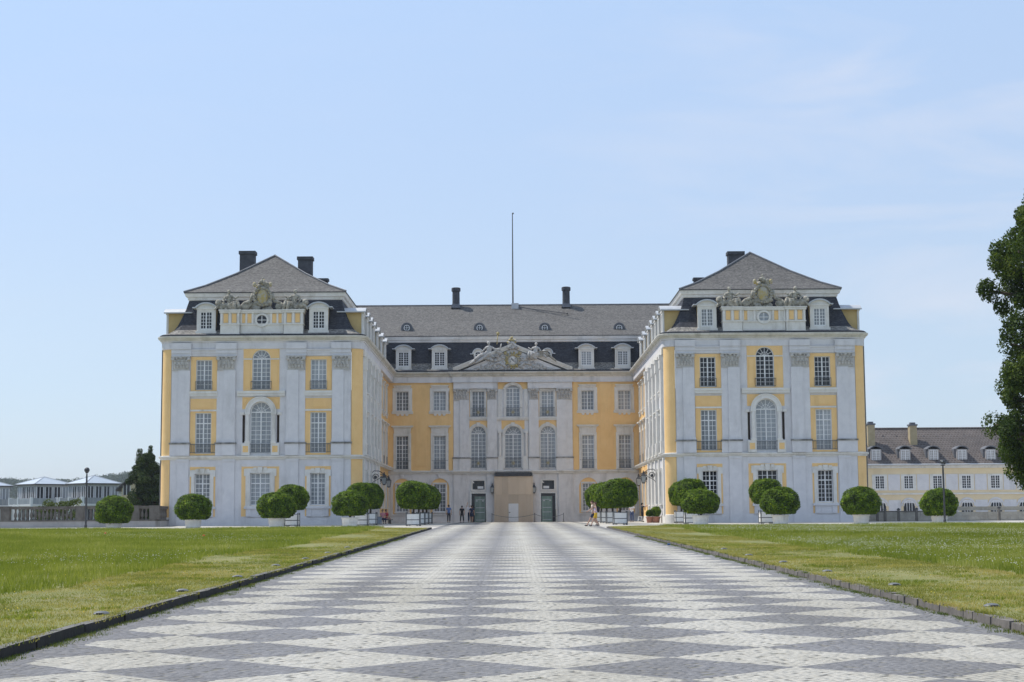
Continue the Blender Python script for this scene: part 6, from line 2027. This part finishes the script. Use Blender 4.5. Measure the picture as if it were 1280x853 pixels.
def gable_house():
    Y = 212
    a = at(147.5, 611, Y); b = at(171, 590, Y)
    half = b.x - a.x
    o = thing('gabled_house', (b.x, Y, 1.0), 'pale yellow gabled house half hidden by the dark tree on the left', 'house')
    zt, ze = b.z - 1, a.z - 1
    m = MB(); m.prism([(-half + .5, 0), (half - .5, 0), (half - .5, ze), (0, zt - .5), (-half + .5, ze)], 0, 9); m.build('wall', M['gable'], o)
    m = MB()
    for s in (-1, 1):
        m.hexa([(0, -.5, zt - .25), (s * (half + .2), -.5, ze - .35), (s * (half + .2), 9.4, ze - .35), (0, 9.4, zt - .25), (0, -.5, zt + .02), (s * (half + .2), -.5, ze - .08), (s * (half + .2), 9.4, ze - .08), (0, 9.4, zt + .02)])
    m.build('roof', M['darkroof'], o)
    x = at(158.5, 612, Y).x - b.x; z = at(158.5, 619, Y).z - 1
    for xx in (x, x + 2.2):
        m = MB(); m.box(xx - .45, xx + .45, -.05, .03, z, z + 1.4); wo = m.build('window', M['darkglass'], o)
        m = MB(); m.box(xx - .5, xx - .42, -.09, -.051, z, z + 1.4); m.box(xx + .42, xx + .5, -.09, -.051, z, z + 1.4); m.box(xx - .04, xx + .04, -.09, -.051, z, z + 1.4); m.build('window_frame', M['housewhite'], wo)
gable_house()

M['hedge'] = leafmat('hedge_leaves', (0.055, 0.085, 0.020), (0.11, 0.145, 0.035), (0.17, 0.19, 0.06), .3, .8)
M['darktree'] = leafmat('dark_tree_leaves', (0.018, 0.034, 0.012), (0.045, 0.075, 0.020), (0.09, 0.12, 0.035), .25, .6)
M['conifer'] = leafmat('conifer_sprays', (0.018, 0.036, 0.009), (0.070, 0.110, 0.018), (0.17, 0.21, 0.05), .30, .75, 1.8)
def leaf_cloud(name, centers, radii, per, size, mat, seed=1, aspect=.5, squash=.8):
    rg = np.random.default_rng(seed)
    C = np.repeat(np.array(centers), per, 0); r = np.repeat(np.array(radii), per)
    d = rg.normal(size=C.shape); d /= np.linalg.norm(d, axis=1)[:, None]
    p = C + d * (r * rg.uniform(.35, 1.05, len(r)) ** .6)[:, None] * np.array([1, 1, squash])
    nrm = d + rg.normal(0, .8, d.shape); nrm /= np.linalg.norm(nrm, axis=1)[:, None]
    t = np.cross(nrm, rg.normal(size=d.shape)); t /= np.linalg.norm(t, axis=1)[:, None]
    b = np.cross(nrm, t)
    s = rg.uniform(.6, 1.3, len(p))[:, None] * size
    V = np.stack([p - t * s, p - b * s * aspect, p + t * s, p + b * s * aspect], 1).reshape(-1, 3)
    return np_mesh(name, V, np.arange(len(p) * 4).reshape(-1, 4), mat)
rg = random.Random(3)
a, b = at(50, 636, 134), at(98, 636, 134)
hd = thing('shrub', ((a.x + b.x) / 2, 134, gz(134) - .3), 'loose yellowish green shrub growing behind the balustrade', 'shrub')
cs = [(rg.uniform(-1.6, 1.6), rg.uniform(-.6, .6), rg.uniform(.3, 2.35)) for _ in range(50)]
link('foliage', leaf_cloud('foliage', cs, [rg.uniform(.25, .5) for _ in cs], 90, .085, M['hedge'], 4), hd)
m = MB()
for k in range(5): m.path([(rg.uniform(-.6, .6), 0, 0), (rg.uniform(-1.2, 1.2), 0, 1.6)], .04, 5)
m.build('stems', M['bark'], hd)

def tree(name, x, Y, prof, n, per, size, mat, lb, cat, seed, rc=(.35, .6), trunk=.3, squash=.85, inner=.35):
    """prof: (height, radius) pairs of the crown; limbs run out to the clumps"""
    rg = random.Random(seed)
    g = gz(Y) - .15
    o = thing(name, (x, Y, g), lb, cat)
    zs = [z for z, r in prof]
    zmax = max(zs)
    ctr, rad = [], []
    mt = MB()
    for k in range(12):
        z0, z1 = zmax * .97 * k / 12, zmax * .97 * (k + 1) / 12
        mt.tube((.06 * sin(k * 1.3), .05 * cos(k), z0), (.06 * sin(k * 1.3 + 1.3), .05 * cos(k + 1), z1), trunk * (1 - k / 12.5), trunk * (1 - (k + 1) / 12.5), 9)
    for i in range(n):
        z = rg.uniform(zs[0], zs[-1])
        r = np.interp(z, zs, [q for _, q in prof])
        a = rg.uniform(0, 2 * pi)
        f = math.sqrt(rg.uniform(inner, 1.0))
        rr = r * f * (1 + .10 * sin(a * 3 + z * 1.1) + .07 * sin(a * 5 - z * 2.3))
        s = rg.uniform(*rc)
        rr = max(0, min(rr, r * 1.03) - s * .75)
        ctr.append((rr * cos(a), rr * sin(a), z)); rad.append(s)
        if i % 3 == 0 or (i % 2 == 0 and f > .85):
            mt.path([(0, 0, max(.3, z - .5 - .25 * rr)), (rr * .5 * cos(a), rr * .5 * sin(a), z - .3), (rr * cos(a), rr * sin(a), z)], .035 + trunk * .08, 5)
    mt.build('trunk', M['bark'], o)
    link('crown', leaf_cloud('crown', ctr, rad, per, size, mat, seed, squash=squash), o)
    return o
tree('dark_tree', at(184, 600, 150).x, 150, [(.6, 1.3), (1.2, 1.9), (3.0, 2.05), (4.6, 1.95), (5.4, 1.6), (6.0, 1.1), (6.6, .65)], 190, 260, .085, M['darktree'], 'dense dark green tree beside the left wing behind the balustrade', 'tree', 5, (.3, .5), .18, inner=.1)
# its two thin leading tips
o = [q for q in bpy.data.objects if q.name.startswith('dark_tree')][0]
cs = [(-.85 + .1 * k * .3, 0, 6.2 + .22 * k) for k in range(5)] + [(.25, 0, 6.3 + .22 * k) for k in range(6)] + [(1.15, 0, 5.2 + .15 * k) for k in range(3)]
link('crown', leaf_cloud('crown', cs, [.34 - .012 * k for k in range(len(cs))], 180, .06, M['darktree'], 8), o)
tree('conifer_tree', 24.3, 70, [(1.4, 1.3), (2.2, 2.2), (3.2, 3.0), (4.4, 3.75), (5.0, 3.6), (5.7, 2.7), (6.2, 2.9), (7.0, 3.2), (8.4, 3.35), (9.1, 2.7), (9.5, 2.4), (10.2, 3.2), (11.6, 3.55), (13.0, 3.65), (13.7, 3.2), (14.6, 2.2), (15.6, 1.3), (16.3, .5)], 500, 430, .074, M['conifer'], 'tall dark conifer with drooping sprays at the right edge', 'tree', 12, (.34, .62), .42, squash=1.15, inner=.05)

# ---------------------------------------------------------------- hills and far wood
M['hill'] = pmat('hill_ground', (0.035, 0.055, 0.022), (0.055, 0.075, 0.03), .95, .01)
M['farwood'] = leafmat('far_wood_leaves', (0.026, 0.045, 0.016), (0.055, 0.085, 0.025), None, .2, .02)
def hill_h(x, y):
    u = 640 + x / y * F
    top = np.interp(u, [-300, -60, 0, 40, 85, 130, 165, 220, 330, 500], [34, 37, 38, 37, 36, 40, 43, 45, 42, 14])
    return float(max(0, top * math.exp(-((y - 1500) / 330) ** 2) - 3))
xs = list(np.linspace(-1500, 100, 40)); ys = list(np.linspace(1000, 2200, 25))
strip_sheet('hills', xs, ys, lambda x, y: hill_h(x, y) + .5, M['hill'], 'low wooded hills on the horizon at the left', 'hills')
rg = random.Random(9)
cs, rs = [], []
for _ in range(1500):
    y = rg.uniform(1250, 1520); u = rg.uniform(-60, 320); x = (u - 640) / F * y
    s = rg.uniform(3.0, 5.5)
    cs.append((x, y, hill_h(x, y) + s * .9)); rs.append(s)
tag(link('wood', leaf_cloud('wood', cs, rs, 70, .85, M['farwood'], 3)), 'far wood covering the hills at the left', 'wood', kind='stuff')

# ---------------------------------------------------------------- lamp posts
def lamp(u, vt, Y, lb, kind):
    t = at(u, vt, Y)
    g = gz(Y)
    o = thing('lamp_post', (t.x, Y, g), lb, 'lamp post', 'black lamp posts on the lawns')
    h = t.z - g
    m = MB(); m.lathe([(.11, 0), (.11, .3), (.075, .36), (.065, h - .75), (.05, h - .46)], n=12); m.lathe([(.03, h - .46), (.03, h - .36)], n=8); m.build('pole', M['iron'], o)
    m = MB()
    if kind == 0:
        m.ball((0, 0, h - .19), .195, 16, 10); m.lathe([(.09, h - .42), (.12, h - .36)], n=12)
    else:
        m.ball((-.03, 0, h - .17), (.20, .16, .16), 14, 9); m.ball((.13, 0, h - .24), (.11, .11, .12), 10, 7); m.lathe([(.12, h - .46), (.2, h - .42), (.06, h - .36)], n=12)
    m.build('lamp_head', M['iron'], o, smooth=True)
    m = MB(); m.ball((-.07 if kind else .02, -.13, h - .14), (.07, .05, .05), 8, 6); m.build('lens', M['lampglass'], o)
lamp(108.8, 584.5, 116, 'slim black lamp post with a round head beside the leftmost tub', 0)
lamp(1178.3, 574.5, 116, 'slim black lamp post with a lantern head beside the rightmost tub', 1)

# ---------------------------------------------------------------- rope barrier, stool, box, signs
prev = None
for u, lb in ((615, 'left post of the rope barrier before the portal'), (668.5, 'middle post of the rope barrier before the portal'), (704.5, 'right post of the rope barrier, in front of the right glass door')):
    Y = 163
    x = at(u, 645, Y).x
    o = thing('barrier_post', (x, Y, gz(Y)), lb, 'post', 'rope barrier posts')
    m = MB(); m.lathe([(.16, 0), (.16, .03), (.03, .06), (.025, .82), (.04, .86), (.01, .92)], n=12); m.build('pole', M['iron'], o)
    if prev is not None:
        r_ = thing('barrier_rope', (prev, Y, gz(Y) + .8), 'sagging rope ' + ('before the white site door' if u < 680 else 'before the right glass door'), 'rope')
        m = MB(); d = x - prev
        m.path([(d * k / 12, 0, -.32 * (1 - (2 * k / 12 - 1) ** 2)) for k in range(13)], .022, 6); m.build('rope', M['railing'], r_)
    prev = x
Y = 150; x = at(799.5, 648, Y).x
st = thing('stool', (x, Y - .6, gz(Y)), 'small white stool beside the person in black', 'stool')
m = MB(); m.box(-.2, .2, -.18, .18, .47, .52); m.build('seat', M['white'], st)
for a in (-1, 1):
    for b in (-1, 1):
        m = MB(); m.tube((a * .19, b * .17, 0), (a * .15, b * .13, .47), .03, n=6); m.build('leg', M['white'], st)
m = MB(); m.box(-.17, .17, -.15, .15, .2, .23); m.build('stretcher', M['white'], st)
M['bluegrey'] = pmat('blue_grey_board', (0.26, 0.30, 0.36), (0.31, 0.35, 0.41), .6, 3)
Y = 138; p = at(473.5, 650, Y)
bx = thing('planter_box', (p.x, Y, gz(Y)), 'small blue grey box near the seated people in the court', 'box')
m = MB(); m.box(-.24, .24, -.2, .2, .06, .62); m.build('body', M['bluegrey'], bx)
m = MB(); m.box(-.26, .26, -.22, .22, .62, .66); m.build('lid', M['railing'], bx)
for a in (-1, 1):
    m = MB(); m.box(a * .2 - .03, a * .2 + .03, -.15, .15, 0, .06); m.build('foot', M['iron'], bx)

# ---------------------------------------------------------------- people
def cloth(name, c): 
    M[name] = pmat(name, c, tuple(min(1, q * 1.25) for q in c), .85, 9)
for n_, c_ in (('blue_shirt', (.10, .17, .36)), ('dark_trousers', (.035, .035, .045)), ('black_cloth', (.015, .015, .018)), ('white_shirt', (.70, .70, .72)), ('navy', (.02, .03, .07)), ('red_shirt', (.38, .04, .05)),
               ('pink_shirt', (.55, .25, .28)), ('tan_top', (.55, .45, .38)), ('lilac_top', (.50, .45, .60)), ('mustard', (.55, .34, .02)), ('jeans', (.05, .075, .17)), ('hair_dark', (.02, .014, .010)), ('hair_grey', (.42, .40, .38)), ('hair_brown', (.07, .035, .02)), ('shoe', (.03, .028, .028))):
    cloth(n_, c_)
def skin_obj(name, pts, edges, rad, mat, parent=None, loc=(0, 0, 0), rot=0, sub=1, root=0):
    me = bpy.data.meshes.new(name)
    me.from_pydata(pts, edges, [])
    me.materials.append(mat)
    o = link(name, me, parent, loc, rot)
    o.modifiers.new('skin', 'SKIN')
    sv = me.skin_vertices[0].data
    for i, r in enumerate(rad):
        sv[i].radius = r if hasattr(r, '__len__') else (r, r)
    for i in range(len(pts)): sv[i].use_root = (i == root)
    o.modifiers['skin'].use_smooth_shade = True
    s = o.modifiers.new('sub', 'SUBSURF'); s.levels = sub; s.render_levels = sub
    return o
def person(loc, rot, H, lb, top, bottom, hair, arms=None, legs=None, lean=(0, 0), seat=False, shorts=False, sleeves=True, long_hair=False, bag=False, fem=False, grp=None):
    """figure facing -y; arms/legs give elbow, wrist / knee, ankle per side (left -1, right +1)"""
    k = H / 1.72
    zp = .93 if not seat else .50
    dz = zp - .93
    lx, ly = lean
    def tz(x, y, z):                          # lean the upper body
        f = max(0, (z - .93)) / .8
        return (x + lx * f, y + ly * f, z + dz)
    ar = {-1: ((-.24, .02, 1.14), (-.25, -.06, .90)), 1: ((.24, .02, 1.14), (.25, -.06, .90))}
    ar.update(arms or {})
    lg = {-1: ((-.10, -.02, .50), (-.10, .03, .09)), 1: ((.10, -.02, .50), (.10, .03, .09))}
    if seat: lg = {-1: ((-.11, -.42, .50), (-.12, -.40, .09)), 1: ((.11, -.42, .50), (.12, -.36, .09))}
    lg.update(legs or {})
    sh = .165 if fem else .185
    P, E, Rr = [], [], []
    def v(p, r, par=None):
        P.append(tuple(q * k for q in p)); Rr.append(tuple(q * k for q in r) if hasattr(r, '__len__') else r * k)
        if par is not None: E.append((par, len(P) - 1))
        return len(P) - 1
    pel = v((0, 0, zp), (.145, .11))
    sp = v(tz(0, .0, 1.10), (.125, .10), pel)
    chst = v(tz(0, .0, 1.30), (.15, .115), sp)
    nb = v(tz(0, .0, 1.45), (.07, .065), chst)
    nk = v(tz(0, -.01, 1.52), .055, nb)
    hd_ = v(tz(0, -.025, 1.60), (.078, .092), nk)
    tp = v(tz(0, -.015, 1.675), (.07, .085), hd_)
    v(tz(0, -.115, 1.60), .016, hd_)          # nose
    for s in (-1, 1):
        v(tz(s * .085, 0, 1.605), .018, hd_)   # ears
        a = v(tz(s * sh, 0, 1.40), .062, chst)
        e = v(tz(*ar[s][0]), .043, a); w = v(tz(*ar[s][1]), .030, e)
        d = (Vector(ar[s][1]) - Vector(ar[s][0])).normalized()
        q = d.orthogonal().normalized()
        wv = Vector(ar[s][1])
        pm = v(tz(*(wv + d * .07)), (.035, .022), w)
        for f in range(4):
            o_ = q * (f - 1.5) * .018
            b0 = v(tz(*(wv + d * .115 + o_)), .009, pm); v(tz(*(wv + d * (.165 + .012 * (1.5 - abs(f - 1.5))) + o_ + d.cross(q) * .012)), .008, b0)
        t0 = v(tz(*(wv + d * .05 + q * .04)), .010, w); v(tz(*(wv + d * .09 + q * .055)), .009, t0)
        hp = v((s * .09, 0, zp - .06), .088, pel)
        kn = v(lg[s][0], .058, hp); an = v(lg[s][1], .04, kn)
        fd = -1
        v((lg[s][1][0], lg[s][1][1] - .13, max(.035, lg[s][1][2] - .055)), (.038, .03), an)
    body = skin_obj('person', P, E, Rr, M['skin'], None, loc, rot, 1, 0)
    tag(body, lb, 'person', grp)
    # shirt
    P, E, Rr = [], [], []
    c0 = v((0, 0, zp - (.10 if not fem else .04)), (.172, .138)); c0 = v((0, 0, zp + .05), (.165, .132), c0); c1 = v(tz(0, 0, 1.10), (.15, .125), c0); c2 = v(tz(0, 0, 1.30), (.175, .138), c1); v(tz(0, 0, 1.43), (.095, .085), c2)
    for s in (-1, 1):
        a = v(tz(s * sh, 0, 1.395), .078, c2)
        if sleeves:
            el = Vector(ar[s][0]); sv_ = Vector((s * sh, 0, 1.395)); v(tz(*(sv_.lerp(el, .72 if sleeves is True else 1.0))), .062, a)
    skin_obj('shirt', P, E, Rr, M[top], body)
    P, E, Rr = [], [], []
    c0 = v((0, 0, zp + .15), (.158, .125)); c1 = v((0, 0, zp - .03), (.165, .13), c0)
    for s in (-1, 1):
        hp = v((s * .09, 0, zp - .10), .108, c1)
        kn = Vector(lg[s][0]); an = Vector(lg[s][1]); hv = Vector((s * .09, 0, zp - .10))
        if shorts: v(tuple(hv.lerp(kn, .8)), .092, hp)
        else:
            kk = v(tuple(kn), .078, hp); v(tuple(kn.lerp(an, .93)), .060, kk)
    skin_obj('shorts' if shorts else 'trousers', P, E, Rr, M[bottom], body)
    for s in (-1, 1):
        a = Vector(lg[s][1])
        m = MB(lambda x, y, z: (x * k, y * k, z * k)); m.ball((a.x, a.y - .05, max(.045, a.z - .035)), (.047, .125, .045), 10, 6); m.build('shoe', M['shoe'], body, smooth=True)
    hc = tz(0, .015, 1.655)
    m = MB(lambda x, y, z: (x * k, y * k, z * k)); m.ball(hc, (.098, .112, .088), 12, 8)
    if long_hair: m.ball((hc[0], hc[1] + .075, hc[2] - .15), (.075, .05, .17), 10, 7)
    else: m.ball((hc[0], hc[1] + .04, hc[2] - .06), (.085, .075, .075), 10, 7)
    m.build('hair', M[hair], body, smooth=True)
    if bag:
        m = MB(lambda x, y, z: (x * k, y * k, z * k)); c = tz(0, .20, 1.22); m.ball(c, (.15, .11, .22), 12, 8)
        for s in (-1, 1): m.path([(s * .10 + lx * .5, .12, 1.40), (s * .11 + lx * .5, -.02, 1.45), (s * .12 + lx * .4, -.135, 1.30), (s * .12, .02, 1.08)], .018, 6)
        m.build('backpack', M['black_cloth'], body, smooth=True)
    return body
def stand(u, Y): return (at(u, 645, Y).x, Y, gz(Y))
G_ = None
person(stand(561, 160), pi, 1.76, 'person in a blue shirt standing with back turned, left of the glass door', 'blue_shirt', 'dark_trousers', 'hair_dark')
person(stand(577.5, 160), pi, 1.66, 'person all in black standing alone left of the pair by the glass door', 'black_cloth', 'black_cloth', 'hair_dark', legs={-1: ((-.14, 0, .5), (-.17, .03, .09)), 1: ((.14, 0, .5), (.17, .03, .09))})
person(stand(587.0, 160.6), pi, 1.78, 'grey haired person in a white shirt with one arm raised by the left glass door', 'white_shirt', 'navy', 'hair_grey', arms={1: ((.30, -.05, 1.50), (.22, -.1, 1.78))})
person(stand(589.6, 160), pi - .3, 1.68, 'person in a dark navy dress beside the left glass door', 'navy', 'navy', 'hair_dark', shorts=True, fem=True)
Y7 = 114.6
wl_ = {-1: ((-.09, -.20, .52), (-.09, -.42, .10)), 1: ((.09, .04, .50), (.09, .28, .14))}
wr_ = {1: ((.09, -.18, .52), (.09, -.34, .10)), -1: ((-.09, .02, .49), (-.09, .22, .13))}
person(stand(741.5, Y7 + .4), -pi / 2, 1.82, 'person in a tan top and navy shorts walking left across the drive', 'tan_top', 'navy', 'hair_brown', shorts=True, legs=wl_, lean=(0, -.08), arms={-1: ((-.25, .14, 1.16), (-.24, .10, .92)), 1: ((.24, -.12, 1.16), (.2, -.32, 1.05))}, sleeves=True)
person(stand(744.8, Y7), -pi / 2, 1.72, 'person in mustard shorts and a lilac top with a dark backpack walking left', 'lilac_top', 'mustard', 'hair_brown', shorts=True, legs=wr_, lean=(0, -.05), arms={1: ((.22, .05, 1.14), (.2, -.16, 1.02)), -1: ((-.22, .06, 1.14), (-.2, -.14, 1.0))}, sleeves=False, bag=True, fem=True, long_hair=False)
person(stand(790, 150), -.4, 1.76, 'person in a white shirt and blue jeans standing behind the right row of crates', 'white_shirt', 'jeans', 'hair_dark', arms={-1: ((-.25, -.02, 1.14), (-.14, -.24, 1.15)), 1: ((.25, -.02, 1.14), (.12, -.26, 1.18))})
person(stand(803, 150), pi / 2 + .3, 1.76, 'person in black holding both arms up to take a picture by the right court wall', 'black_cloth', 'black_cloth', 'hair_dark', arms={-1: ((-.20, -.25, 1.36), (-.10, -.48, 1.50)), 1: ((.20, -.25, 1.36), (.10, -.48, 1.50))})
person((at(478.3, 645, 146).x, 146, gz(146)), .5, 1.70, 'person in a pink top sitting by the left court wall', 'pink_shirt', 'navy', 'hair_dark', seat=True, arms={-1: ((-.24, -.08, 1.14), (-.12, -.28, 1.02)), 1: ((.24, -.08, 1.14), (.12, -.28, 1.02))})
person((at(482.6, 645, 147).x, 147.2, gz(147)), .9, 1.72, 'person in a red shirt sitting by the left court wall', 'red_shirt', 'pink_shirt', 'hair_dark', seat=True, shorts=True, arms={-1: ((-.24, -.08, 1.14), (-.12, -.28, 1.02)), 1: ((.24, -.08, 1.14), (.12, -.28, 1.02))})
bn = thing('bench', (at(480.4, 645, 146.8).x, 146.9, gz(146)), 'low stone bench under the two seated people', 'bench')
m = MB(); m.box(-.75, .75, -.3, .5, .32, .40); m.build('seat', M['oldstone'], bn)
for a in (-.5, .5):
    m = MB(); m.box(a - .1, a + .1, -.2, .4, 0, .32); m.build('leg', M['oldstone'], bn)
# ---------------------------------------------------------------- haze
if HAZE:
    hz = MB(); hz.box(-4200, 4200, -400, 5200, -5.0, 62.0)
    hm = bpy.data.materials.new('haze_air'); hm.use_nodes = True
    hn = hm.node_tree.nodes; hn.clear()
    ho = hn.new('ShaderNodeOutputMaterial'); pv = hn.new('ShaderNodeVolumePrincipled')
    pv.inputs['Color'].default_value = (0.80, 0.88, 1.0, 1); pv.inputs['Density'].default_value = HAZE; pv.inputs['Anisotropy'].default_value = 0.2
    hm.node_tree.links.new(pv.outputs[0], ho.inputs['Volume'])
    tag(hz.build('haze', hm), 'thin pale blue summer haze filling the air', 'haze', kind='stuff')
